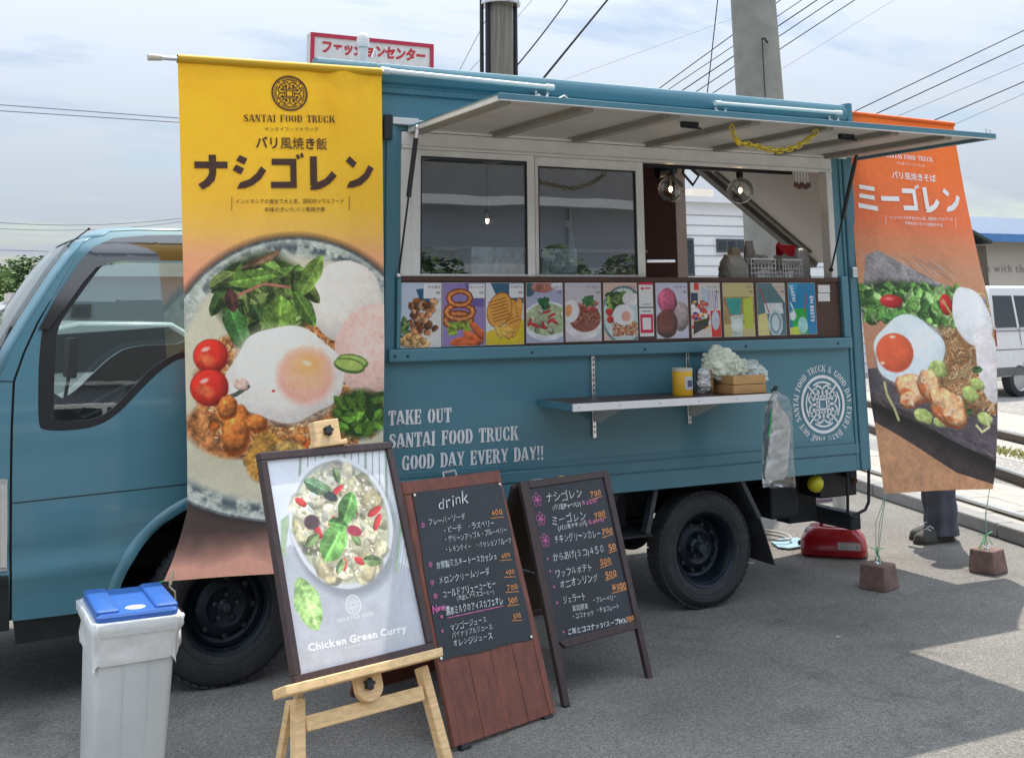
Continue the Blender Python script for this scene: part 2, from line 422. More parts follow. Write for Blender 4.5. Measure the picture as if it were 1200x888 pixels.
STEN = {
 'A': (.70, [[(.02, 0), (.26, 1), (.44, 1), (.68, 0), (.48, 0), (.32, .74), (.14, 0)]][:0] + [[(.00, 0), (.24, .98), (.31, .98), (.09, 0)], [(.32, 1), (.42, 1), (.70, 0), (.50, 0), (.32, .78)]] + bar(.17, .26, .44, .33) + bar(-.02, 0, .16, .05) + bar(.46, 0, .74, .05)),
 'C': (.64, halfo(-1, .30, rx=.28, th=.17) + [[(.33, 1), (.58, .92), (.58, .66), (.52, .66), (.47, .86), (.33, .93)], [(.33, 0), (.58, .08), (.58, .34), (.52, .34), (.47, .14), (.33, .07)]]),
 'D': (.66, vst(.14) + [[p for p in q] for q in halfo(1, .34, rx=.30, th=.17)] + bar(.27, .94, .36, 1) + bar(.27, 0, .36, .06)),
 'E': (.60, vst(.14) + bar(.27, .93, .56, 1) + bar(.27, 0, .56, .07) + bar(.27, .47, .42, .54) + bar(.50, .72, .56, .93) + bar(.50, .07, .56, .28) + bar(.42, .38, .46, .63)),
 'F': (.58, vst(.14) + bar(.27, .93, .56, 1) + bar(.27, .47, .42, .54) + bar(.50, .72, .56, .93) + bar(.42, .38, .46, .63)),
 'G': (.68, halfo(-1, .30, rx=.28, th=.17) + [[(.33, 1), (.58, .92), (.58, .66), (.52, .66), (.47, .86), (.33, .93)], [(.33, 0), (.44, .02), (.44, .10), (.33, .07)]] + bar(.44, 0, .60, .42) + bar(.38, .38, .66, .44)),
 'I': (.32, vst(.15)),
 'K': (.70, vst(.14) + [[(.27, .45), (.50, .96), (.58, .96), (.36, .42)], [(.33, .52), (.45, .70), (.70, .04), (.50, .04)]] + bar(.44, .94, .66, 1) + bar(.44, 0, .74, .06)),
 'N': (.68, bar(.06, 0, .12, .94) + bar(-.02, 0, .2, .06) + [[(.0, 1), (.22, 1), (.62, .0), (.46, 0)]] + bar(.54, .14, .60, 1) + bar(.46, .94, .68, 1)),
 'O': (.66, halfo(-1, .29, rx=.28, th=.18) + halfo(1, .36, rx=.28, th=.18)),
 'R': (.70, vst(.14) + [[p for p in q] for q in halfo(1, .32, .73, .26, .27, .16)] + bar(.27, .94, .34, 1) + bar(.27, .46, .36, .52) + [[(.34, .46), (.48, .46), (.70, .04), (.50, .04)]] + bar(.50, 0, .74, .06)),
 'S': (.58, strk([(.50, .70), (.46, .88), (.28, .95), (.12, .86), (.10, .72), (.20, .60), (.38, .46), (.48, .32), (.46, .14), (.30, .05), (.10, .12), (.06, .30)], [.05, .09, .08, .12, .17, .18, .18, .17, .12, .08, .09, .05])),
 'T': (.64, bar(.24, 0, .41, .90) + bar(.16, 0, .24, .06) + bar(.41, 0, .49, .06) + bar(.02, .93, .63, 1) + bar(.02, .70, .08, .93) + bar(.57, .70, .63, .93)),
 'U': (.66, bar(.06, .22, .23, 1) + bar(-.02, .94, .30, 1) + strk([(.145, .24), (.18, .10), (.30, .045), (.40, .05)], [.17, .13, .09, .07]) + bar(.50, .16, .56, 1) + bar(.42, .94, .64, 1) + [[(.44, .02), (.56, .16), (.50, .20), (.42, .10)]]),
 'V': (.68, [[(.02, 1), (.22, 1), (.42, .22), (.32, 0)], [(.35, .02), (.40, .0), (.64, 1), (.57, 1)]] + bar(-.02, .95, .28, 1) + bar(.48, .95, .70, 1)),
 'Y': (.68, [[(.02, 1), (.22, 1), (.40, .50), (.28, .42)], [(.38, .44), (.44, .44), (.64, 1), (.56, 1)]] + bar(.26, 0, .43, .40) + bar(.18, 0, .51, .06) + bar(-.02, .95, .28, 1) + bar(.48, .95, .70, 1)),
 '!': (.28, [[(.05, 1), (.22, 1), (.17, .30), (.10, .30)]] + bar(.06, 0, .21, .16)),
 '&': (.74, strk(arcp(.30, .74, .16, .20, 0, 340, 12), .09) + strk([(.20, .62), (.62, .05)], .15) + strk(arcp(.28, .26, .22, .24, 60, 320, 10), .09) + bar(.5, .4, .7, .46)),
 ' ': (.42, []),
}
def sten_w(s, size): return sum(STEN[c][0] + .09 for c in s) * size
def put_sten_bold(mb, s, x, y, size, yy, wx=1.0, e=.026):
    for k, (ex_, ez_) in enumerate(((-e, 0), (e, 0), (0, -e * .6), (0, e * .6))):
        put_sten(mb, s, x + ex_ * size, y + ez_ * size, size, (lambda a, b, k=k: (a, yy - .0003 * k, b)), wx=wx)
def put_sten(mb, s, x, y, size, P, align='L', wx=1.0):
    if align == 'C': x -= sten_w(s, size * wx) / 2
    for c in s:
        wd, qs = STEN[c]
        for q in qs: mb.add([P(x + a * size * wx, y + b * size) for a, b in q], [tuple(range(len(q)))])
        x += (wd + .09) * size * wx
# heavy katakana as block strokes: unit boxes 1 x 1
def Q(*p): return [list(p)]
KATA = {
 'ナ': bar(.05, .60, .97, .79) + bar(.45, .45, .65, .98) + Q((.45, .46), (.65, .46), (.60, .26), (.44, .10), (.26, .0), (.14, .15), (.30, .25), (.40, .36)),
 'シ': Q((.14, .82), (.24, .98), (.46, .88), (.37, .71)) + Q((.03, .55), (.13, .71), (.36, .60), (.27, .43)) + Q((.14, .02), (.24, .20), (.52, .30), (.72, .47), (.85, .66), (1.0, .54), (.84, .30), (.60, .12), (.38, .04)),
 'ゴ': bar(.08, .70, .80, .88) + bar(.62, .04, .80, .70) + bar(.05, .04, .62, .22) + Q((.78, .96), (.85, 1.02), (.92, .90), (.84, .86)) + Q((.90, 1.0), (.97, 1.06), (1.03, .94), (.96, .90)),
 'レ': bar(.12, .10, .33, .95) + Q((.12, .04), (.33, .20), (.58, .30), (.78, .52), (.92, .38), (.72, .16), (.46, .02), (.30, -.02), (.12, -.02)),
 'ン': Q((.10, .80), (.22, .95), (.46, .76), (.34, .61)) + Q((.12, .03), (.22, .21), (.50, .30), (.70, .46), (.84, .70), (1.0, .60), (.84, .32), (.60, .12), (.36, .04)),
 'ミ': Q((.10, .98), (.84, .90), (.84, .74), (.10, .82)) + Q((.08, .64), (.80, .56), (.80, .40), (.08, .48)) + Q((.0, .28), (.90, .16), (.90, -.02), (.0, .10)),
 'ー': bar(.04, .38, .96, .56),
}
def put_kata(mb, s, x, y, sx, sy, P, gap=.08):
    for c in s:
        for q in KATA[c]:
            tr = tessellate_polygon([[Vector((a, b, 0)) for a, b in q]])
            mb.add([P(x + a * sx, y + b * sy) for a, b in q], [tuple(t) for t in tr])
        x += (1 + gap) * sx

def put_emblem(mb, cx, cy, r, P, rings=1, bold=1.0):
    def add(qs, f):
        for q in qs: mb.add([P(cx + r * f(a, b)[0], cy + r * f(a, b)[1]) for a, b in q], [(0, 1, 2, 3)])
    idf = lambda a, b: (a, b)
    add(strk(arcp(0, 0, .95, .95, 0, 360, 48), .09 * bold), idf)
    if rings > 1: add(strk(arcp(0, 0, .85, .85, 0, 360, 48), .03), idf)
    wv = .055 * bold
    for k in range(4):
        c, s = math.cos(k * math.pi / 2), math.sin(k * math.pi / 2)
        f = lambda a, b: (a * c - b * s, a * s + b * c)
        add(strk(arcp(0, 0, .76, .76, 58, 122, 10), wv), f)
        add(strk([(-.17, .17), (.17, .17)], wv), f)                              # centre square
        add(strk([(.35, .35), (.64, .64)], wv), f)                                # diagonal
        add(strk([(.19, .19), (.35, .19)], wv) + strk([(.35, .19), (.35, .35)], wv) + strk([(.35, .35), (.19, .35)], wv) + strk([(.19, .35), (.19, .19)], wv), f)
        add(strk([(-.12, .27), (.12, .27)], wv) + strk([(0, .25), (0, .52)], wv * 1.2), f)
        for sg in (-1, 1):
            add(strk([(0, .50), (sg * .10, .60), (sg * .22, .64), (sg * .33, .56), (sg * .42, .50)], wv), f)
            add(strk([(sg * .33, .58), (sg * .26, .50)], wv), f)
            add(strk(arcp(sg * .19, .42, .035, .035, 0, 360, 8), .07), f)

# ------------------------------------------------------------------ printed pictures, painted into arrays here (flat print only)
NR = np.random.RandomState(11)
def vnoise(h, w, cell, seed=0, octv=4):
    r = np.random.RandomState(seed); out_ = np.zeros((h, w)); amp = 1; tot = 0
    for o_ in range(octv):
        c = max(2, cell / 2 ** o_); gh, gw = int(h / c) + 3, int(w / c) + 3
        g = r.rand(gh, gw); y = np.arange(h) / c; x = np.arange(w) / c
        yi, xi = y.astype(int), x.astype(int); fy, fx = (y - yi), (x - xi)
        fy = fy * fy * (3 - 2 * fy); fx = fx * fx * (3 - 2 * fx)
        a = g[yi][:, xi]; b = g[yi][:, xi + 1]; c2 = g[yi + 1][:, xi]; d = g[yi + 1][:, xi + 1]
        out_ += amp * ((a * (1 - fx) + b * fx) * (1 - fy)[:, None] + (c2 * (1 - fx) + d * fx) * fy[:, None]); tot += amp; amp *= .5
    return out_ / tot

class Cv:
    def __init__(s, W, H, k, bg):
        s.k = k; s.w = int(W * k); s.h = int(H * k)
        s.a = np.zeros((s.h, s.w, 3)); s.a[:] = np.array(bg) / 255.
        s.n = vnoise(s.h, s.w, 9 * k, 3); s.nf = vnoise(s.h, s.w, 2.5 * k, 5, 2)
    def win(s, x0, y0, x1, y1):
        x0, y0, x1, y1 = [int(t) for t in (max(0, x0 * s.k), max(0, y0 * s.k), min(s.w, x1 * s.k + 2), min(s.h, y1 * s.k + 2))]
        if x1 <= x0 or y1 <= y0: return None
        yy, xx = np.mgrid[y0:y1, x0:x1]
        return (slice(y0, y1), slice(x0, x1)), (xx + .5) / s.k, (yy + .5) / s.k
    def put(s, sl, mask, col, ns=0.0, sh=None):
        c = np.array(col, float) / 255.
        c = np.broadcast_to(c, mask.shape + (3,)).copy()
        if ns: c *= (1 + ns * (s.n[sl] - .5) * 2 + ns * .6 * (s.nf[sl] - .5) * 2)[..., None]
        if sh is not None: c *= (1 + sh)[..., None]
        s.a[sl] = s.a[sl] * (1 - mask[..., None]) + c * mask[..., None]
    def ell(s, cx, cy, rx, ry, col, ang=0, soft=.12, ns=.1, shade=.0, alpha=1., wob=0., seed=0, box=None, hi=0.):
        m = max(rx, ry) * (1.05 + wob) + 2
        w_ = s.win(cx - m, cy - m, cx + m, cy + m)
        if w_ is None: return
        sl, x, y = w_
        a = R(ang); dx, dy = x - cx, y - cy
        u = (dx * math.cos(a) + dy * math.sin(a)) / rx; v = (-dx * math.sin(a) + dy * math.cos(a)) / ry
        r = np.sqrt(u * u + v * v)
        if wob:
            th = np.arctan2(v, u); rr = np.random.RandomState(seed)
            r = r / (1 + sum(wob / (k * .5 + .5) * math.cos(1) * np.cos(k * th + rr.rand() * 6.28) for k in range(2, 8)))
        mask = np.clip((1 - r) / soft + .5, 0, 1) * alpha
        sh = None
        if shade or hi:
            sh = -shade * (u * .5 + v * .8) * np.clip(r, 0, 1) - shade * .5 * np.clip(r, 0, 1) ** 4
            if hi: sh = sh + hi * np.exp(-((u + .35) ** 2 + (v + .4) ** 2) / .03)
        s.put(sl, mask, col, ns, sh)
    def poly(s, pts, col, ns=.05, alpha=1.):
        xs = [p[0] for p in pts]; ys = [p[1] for p in pts]
        w_ = s.win(min(xs), min(ys), max(xs), max(ys))
        if w_ is None: return
        sl, x, y = w_; ins = np.zeros(x.shape, bool); n = len(pts)
        for i in range(n):
            (x0, y0), (x1, y1) = pts[i], pts[(i + 1) % n]
            if y0 == y1: continue
            c = ((y0 > y) != (y1 > y)) & (x < (x1 - x0) * (y - y0) / (y1 - y0) + x0); ins ^= c
        s.put(sl, ins * alpha, col, ns)
    def stroke(s, pts, w_, col, ns=.1, edge=.35, alpha=1.):
        for (x0, y0), (x1, y1) in zip(pts[:-1], pts[1:]):
            g = s.win(min(x0, x1) - w_, min(y0, y1) - w_, max(x0, x1) + w_, max(y0, y1) + w_)
            if g is None: continue
            sl, x, y = g; dx, dy = x1 - x0, y1 - y0; l2 = dx * dx + dy * dy + 1e-9
            t = np.clip(((x - x0) * dx + (y - y0) * dy) / l2, 0, 1)
            d = np.hypot(x - x0 - t * dx, y - y0 - t * dy) / (w_ / 2)
            s.put(sl, np.clip((1 - d) * w_ * s.k * .5 + .3, 0, 1) * alpha, col, ns, -edge * np.clip(d, 0, 1) ** 2)
    def leaf(s, cx, cy, ln, wd, ang, col, vein=1.25, shade=.25):
        s_ = ln * .6; w_ = s.win(cx - s_, cy - s_, cx + s_, cy + s_)
        if w_ is None: return
        sl, x, y = w_; a = R(ang); dx, dy = x - cx, y - cy
        u = (dx * math.cos(a) + dy * math.sin(a)) / (ln / 2); v = (-dx * math.sin(a) + dy * math.cos(a)) / (wd / 2)
        prof = np.clip(1 - np.abs(u) ** 2.2, 0, 1) ** .8 * (1 + .05 * np.sin(u * 7 + cx))
        mask = np.clip((prof - np.abs(v)) * wd * s.k * .4, 0, 1) * (np.abs(u) < 1)
        sh = -shade * (v > 0) - .12 * np.abs(np.sin((u * 7 + np.abs(v) * 2.5))) ** 6 * 0 + (vein - 1) * np.exp(-(v / .10) ** 2) + .12 * (np.abs(((u * 4 - np.abs(v) * 1.3) % 1) - .5) < .06)
        s.put(sl, mask, col, .42, sh)
    def grains(s, n, inside, cols, lo=1.2, hi=2.6, asp=.45, seed=1, shade=.35, bb=None, dark=None):
        r = np.random.RandomState(seed); x0, y0, x1, y1 = bb
        for _ in range(n):
            x, y = r.uniform(x0, x1), r.uniform(y0, y1)
            if not inside(x, y): continue
            c = np.array(cols[r.randint(len(cols))]) * r.uniform(.78, 1.14); q = r.uniform(lo, hi)
            s.ell(x, y, q, q * asp * r.uniform(.8, 1.3), c, r.uniform(0, 180), .35, .1, shade)
    def noodles(s, n, inside, cols, w_=2.2, ln=26, seed=2, bb=None):
        r = np.random.RandomState(seed); x0, y0, x1, y1 = bb
        for _ in range(n):
            x, y = r.uniform(x0, x1), r.uniform(y0, y1)
            if not inside(x, y): continue
            a = r.uniform(0, 6.28); k = r.uniform(-.35, .35); p = [(x, y)]
            for _i in range(9):
                a += k; x += math.cos(a) * ln / 9; y += math.sin(a) * ln / 9
                if not inside(x, y): break
                p.append((x, y))
            c = np.array(cols[r.randint(len(cols))]) * r.uniform(.8, 1.12)
            if len(p) > 2: s.stroke(p, w_, c, .08, .5)
    def blobs(s, n, inside, cols, lo, hi, seed, bb, shade=.35, hi_=.0, wob=.14):
        r = np.random.RandomState(seed); x0, y0, x1, y1 = bb
        for i in range(n):
            x, y = r.uniform(x0, x1), r.uniform(y0, y1)
            if not inside(x, y): continue
            c = np.array(cols[r.randint(len(cols))]) * r.uniform(.85, 1.1); q = r.uniform(lo, hi)
            s.ell(x, y, q * 1.07, q * .8, c * .6, r.uniform(0, 180), .2, .2, 0, .6, wob, seed * 91 + i)
            s.ell(x - q * .05, y - q * .08, q, q * .72, c, r.uniform(0, 180), .2, .22, shade, 1, wob, seed * 91 + i, hi=hi_)
    def grad(s, stops, vert=True):
        t = (np.arange(s.h if vert else s.w) + .5) / s.k
        xs = [p for p, _ in stops]; g = np.stack([np.interp(t, xs, [c[i] / 255. for _, c in stops]) for i in range(3)], -1)
        s.a[:] = g[:, None, :] if vert else g[None, :, :]
    def image(s, name):
        if 'banner' in name:
            for _ in range(2): s.a = (s.a + np.roll(s.a, 1, 0) + np.roll(s.a, -1, 0) + np.roll(s.a, 1, 1) + np.roll(s.a, -1, 1)) / 5
            s.a = s.a * (1 + .07 * (vnoise(s.h, s.w, 3.2 * s.k, 88, 3) - .5))[..., None]
            s.a = np.clip(s.a * np.array([1.09, 1.04, .98] if 'yellow' in name else [1.03, 1.06, 1.10]), 0, 1)
        im = bpy.data.images.new(name, s.w, s.h)
        px = np.ones((s.h, s.w, 4), np.float32); px[..., :3] = np.clip(s.a[::-1], 0, 1)
        im.pixels.foreach_set(px.ravel()); im.update(); im.pack()
        return im

def print_mat(name, cv, rough=0.5, dull=0.9, bump=0.0, bs=6, transl=0.0, coat=0.0):
    m = bpy.data.materials.new(name); m.use_nodes = True; nt = m.node_tree; p = nt.nodes['Principled BSDF']
    t = nt.nodes.new('ShaderNodeTexImage'); t.image = cv.image(name); t.extension = 'EXTEND'
    g = nt.nodes.new('ShaderNodeVectorMath'); g.operation = 'SCALE'; g.inputs['Scale'].default_value = dull
    nt.links.new(t.outputs[0], g.inputs[0]); nt.links.new(g.outputs[0], p.inputs['Base Color'])
    p.inputs['Roughness'].default_value = rough; p.inputs['Coat Weight'].default_value = coat
    if bump:
        tc = nt.nodes.new('ShaderNodeTexCoord'); n = nt.nodes.new('ShaderNodeTexNoise'); n.inputs['Scale'].default_value = bs; n.inputs['Detail'].default_value = 3
        mp = nt.nodes.new('ShaderNodeMapping'); mp.inputs['Scale'].default_value = (1, 1, .35)
        nt.links.new(tc.outputs['Object'], mp.inputs[0]); nt.links.new(mp.outputs[0], n.inputs['Vector'])
        b = nt.nodes.new('ShaderNodeBump'); b.inputs['Strength'].default_value = bump; b.inputs['Distance'].default_value = 0.03
        nt.links.new(n.outputs[0], b.inputs['Height']); nt.links.new(b.outputs[0], p.inputs['Normal'])
    if transl:
        o = nt.nodes['Material Output']; tr = nt.nodes.new('ShaderNodeBsdfTranslucent'); nt.links.new(g.outputs[0], tr.inputs[0])
        mx = nt.nodes.new('ShaderNodeMixShader'); mx.inputs[0].default_value = transl
        nt.links.new(p.outputs[0], mx.inputs[1]); nt.links.new(tr.outputs[0], mx.inputs[2]); nt.links.new(mx.outputs[0], o.inputs[0])
    return m

GR = [(100, 134, 66), (74, 104, 50), (146, 172, 100), (54, 80, 42), (124, 152, 78)]

def paint_banner1():
    c = Cv(240, 614, 3.2, (225, 180, 40))                      # x = u-208, y = v-68
    c.grad([(0, (236, 186, 22)), (90, (236, 188, 34)), (165, (234, 188, 56)), (200, (232, 188, 92)), (228, (230, 174, 128)), (262, (228, 162, 136)), (300, (226, 170, 146)), (614, (215, 160, 140))])
    c.a *= (1 + .10 * (vnoise(c.h, c.w, 60 * c.k, 21) - .5))[..., None]
    ox, oy = 208, 68
    # lower shadow and wooden table
    c.poly([(0, 480), (240, 480), (240, 614), (0, 614)], (96, 70, 62), .15)
    y = (np.arange(c.h) / c.k)[:, None] + (vnoise(c.h, c.w, 40 * c.k, 5) - .5) * 26; t = np.clip((y - 556) / 40, 0, 1)[..., None]
    m = (np.arange(c.h) / c.k > 500)[:, None, None]
    c.a = np.where(m, np.array([70, 55, 52]) / 255. * (1 - t) + np.array([205, 155, 140]) / 255. * t * (1 + .08 * (vnoise(c.h, c.w, 30 * c.k, 8) - .5)[..., None]), c.a)
    # plate: speckled rim
    P_ = lambda ex, col, ns, cy=448: c.ell(132, cy - oy, 164 - ex, 172 - ex, col, 0, .008, ns)
    g_ = c.win(0, 190, 240, 614); gs, gx, gy = g_
    gr = np.hypot((gx - 132) / (164 * (1 + .42 * np.clip((gy - 380) / 60, 0, 1))), (gy - 380) / 173)
    c.put(gs, np.clip((1.045 - gr) / .05, 0, 1) * .7, (45, 40, 42), .1); c.put(gs, np.clip((1.0 - gr) / .008, 0, 1), (92, 104, 110), .35); c.put(gs, np.clip((.985 - gr) / .01, 0, 1), (182, 194, 192), .2)
    sl = c.win(0, 190, 240, 614); s_, x, yy = sl
    r = gr * 1.01
    nn = vnoise(x.shape[0], x.shape[1], 9 * c.k, 77, 5)
    rim = np.exp(-((r - .925) / .04) ** 2) * np.clip((nn - .42) * 6, 0, 1) * (1.0 - .75 * np.clip(1 - np.abs(yy - 380) / 150, 0, 1))
    inner = np.clip((.90 - r) / .05, 0, 1)
    base = np.array([206, 208, 190]) / 255. * (1 + .12 * (vnoise(x.shape[0], x.shape[1], 30 * c.k, 9) - .5))[..., None]
    c.a[s_] = c.a[s_] * (1 - inner[..., None]) + base * inner[..., None]
    c.a[s_] = c.a[s_] * (1 - rim[..., None] * .85) + np.array([62, 78, 88]) / 255. * rim[..., None] * .85
    E = lambda u, v, *a, **k: c.ell(u - ox, v - oy, *a, **k)
    # fried rice
    ins = lambda x, y: ((x - 130) / 112) ** 2 + ((y - 395) / 92) ** 2 < 1 + .15 * math.sin(x * .2) and y > 300
    E(338, 458, 116, 84, (186, 130, 82), 0, soft=.08, ns=.5, wob=.08, seed=6); E(300, 494, 90, 52, (180, 122, 74), 0, soft=.1, ns=.5, wob=.1, seed=7)
    c.grains(6200, ins, [(228, 178, 124), (212, 152, 96), (240, 204, 158), (196, 130, 74), (222, 142, 76), (140, 92, 58)], 1.9, 4.0, .5, 4, .4, (14, 298, 240, 490))
    c.blobs(16, ins, [(206, 112, 48), (190, 88, 36), (222, 140, 76), (150, 84, 44)], 4, 10, 9, (18, 420, 200, 490), .5, .35)
    c.blobs(10, ins, [(126, 66, 46), (90, 58, 40)], 3, 6, 12, (18, 350, 238, 480), .4)
    # crackers
    E(398, 352, 47, 50, (228, 227, 226), 20, soft=.03, ns=.05, shade=.08, wob=.05, seed=4)
    E(386, 342, 26, 34, (238, 237, 236), 20, soft=.6, ns=.03)
    E(436, 412, 50, 56, (233, 203, 198), 20, soft=.03, ns=.09, shade=.10, wob=.05, seed=8)
    E(430, 402, 26, 30, (240, 214, 210), 10, soft=.8, ns=.08)
    for k in range(40): E(436 + NR.uniform(-34, 20), 408 + NR.uniform(-40, 46), 3, 1.6, (222, 186, 182), NR.uniform(0, 90), soft=.8, ns=.1, alpha=.6)
    # salad
    r2 = np.random.RandomState(5)
    E(300, 350, 56, 52, (44, 62, 34), 0, soft=.25, ns=.5, wob=.1)
    for k in range(110):
        a = r2.uniform(0, 6.28); q = r2.uniform(.1, 1); u, v = 303 + math.cos(a) * 58 * q, 350 + math.sin(a) * 50 * q
        c.leaf(u - ox, v - oy, r2.uniform(18, 42), r2.uniform(8, 20), r2.uniform(0, 360), np.array(GR[r2.randint(5)]) * r2.uniform(.62, 1.25), 1.14, .4)
    c.leaf(268 - ox, 385 - oy, 60, 26, 70, (74, 128, 66)); c.leaf(318 - ox, 372 - oy, 52, 40, 95, (122, 164, 74)); c.leaf(285 - ox, 326 - oy, 56, 22, 170, (112, 156, 70))
    c.leaf(356 - ox, 322 - oy, 60, 22, 120, (124, 160, 76)); c.leaf(348 - ox, 362 - oy, 50, 20, 60, (96, 136, 60)); c.leaf(296 - ox, 305 - oy, 50, 10, 160, (106, 88, 62))
    c.leaf(262 - ox, 352 - oy, 30, 16, 80, (80, 52, 48)); c.leaf(306 - ox, 300 - oy, 36, 8, 150, (140, 112, 86))
    c.stroke([(270 - ox, 346 - oy), (300 - ox, 332 - oy), (330 - ox, 336 - oy)], 4, (188, 130, 110))
    # egg
    E(327, 446, 70, 58, (150, 150, 150), 10, soft=.1, ns=.1, alpha=.6, wob=.05, seed=2)
    E(326, 442, 70, 58, (236, 238, 240), 10, soft=.03, ns=.05, shade=.08, wob=.12, seed=5)
    E(318, 432, 50, 38, (241, 242, 243), 10, soft=.9, ns=.02)
    E(349, 444, 35, 34, (238, 184, 172), 0, soft=.3, ns=.07)
    E(350, 436, 27, 25, (236, 192, 158), 0, soft=.6, ns=.05); E(352, 430, 16, 12, (240, 186, 126), 0, soft=.9, ns=.05); E(350, 428, 6, 3, (250, 222, 190), 20, soft=.9, ns=0)
    E(310, 461, 2, 1.5, (190, 60, 40))
    c.stroke([(248 - ox, 470 - oy), (266 - ox, 464 - oy), (280 - ox, 455 - oy)], 5, (84, 100, 92))
    E(272, 452, 10, 7, (226, 200, 190), 20, soft=.2, ns=.2, shade=.3, wob=.15)
    # tomatoes
    for (u, v, q) in ((237, 418, 20), (235, 455, 22)):
        E(u, v, q, q, (150, 30, 22), soft=.1); E(u, v, q * .95, q * .95, (214, 52, 38), soft=.1, ns=.12, shade=.35)
        E(u - 5, v + 4, q * .45, q * .3, (228, 110, 70), 30, soft=.9, ns=.3); E(u - 6, v - 8, 5, 2.5, (248, 200, 190), -20, soft=.8)
    # cucumber, basil, chicken
    for (u, v, a) in ((408, 427, 10), (404, 432, 12)): E(u, v, 20, 9, (70, 110, 50), a, soft=.08); E(u, v - 1, 18, 6.5, (168, 196, 110), a, soft=.2, ns=.12)
    r3 = np.random.RandomState(9)
    E(418, 492, 34, 30, (40, 70, 30), 0, soft=.3, ns=.4)
    for k in range(22): c.leaf(418 - ox + r3.uniform(-28, 28), 492 - oy + r3.uniform(-22, 22), r3.uniform(14, 26), r3.uniform(10, 16), r3.uniform(0, 360), np.array((96, 146, 56)) * r3.uniform(.7, 1.2))
    for (u, v, a, b) in ((266, 508, 17, 30), (256, 480, 12, 14), (290, 500, 14, 10)):
        E(u, v, a, b, (150, 74, 30), 10, soft=.1, ns=.3, wob=.1); E(u - 1, v - 2, a * .9, b * .9, (214, 128, 60), 10, soft=.2, ns=.35, shade=.45, wob=.1, hi=.4)
    E(300, 540, 24, 30, (176, 134, 66), 10, soft=.2, ns=.5, wob=.1); E(328, 545, 30, 22, (190, 160, 96), 10, soft=.2, ns=.5, wob=.1)
    return c

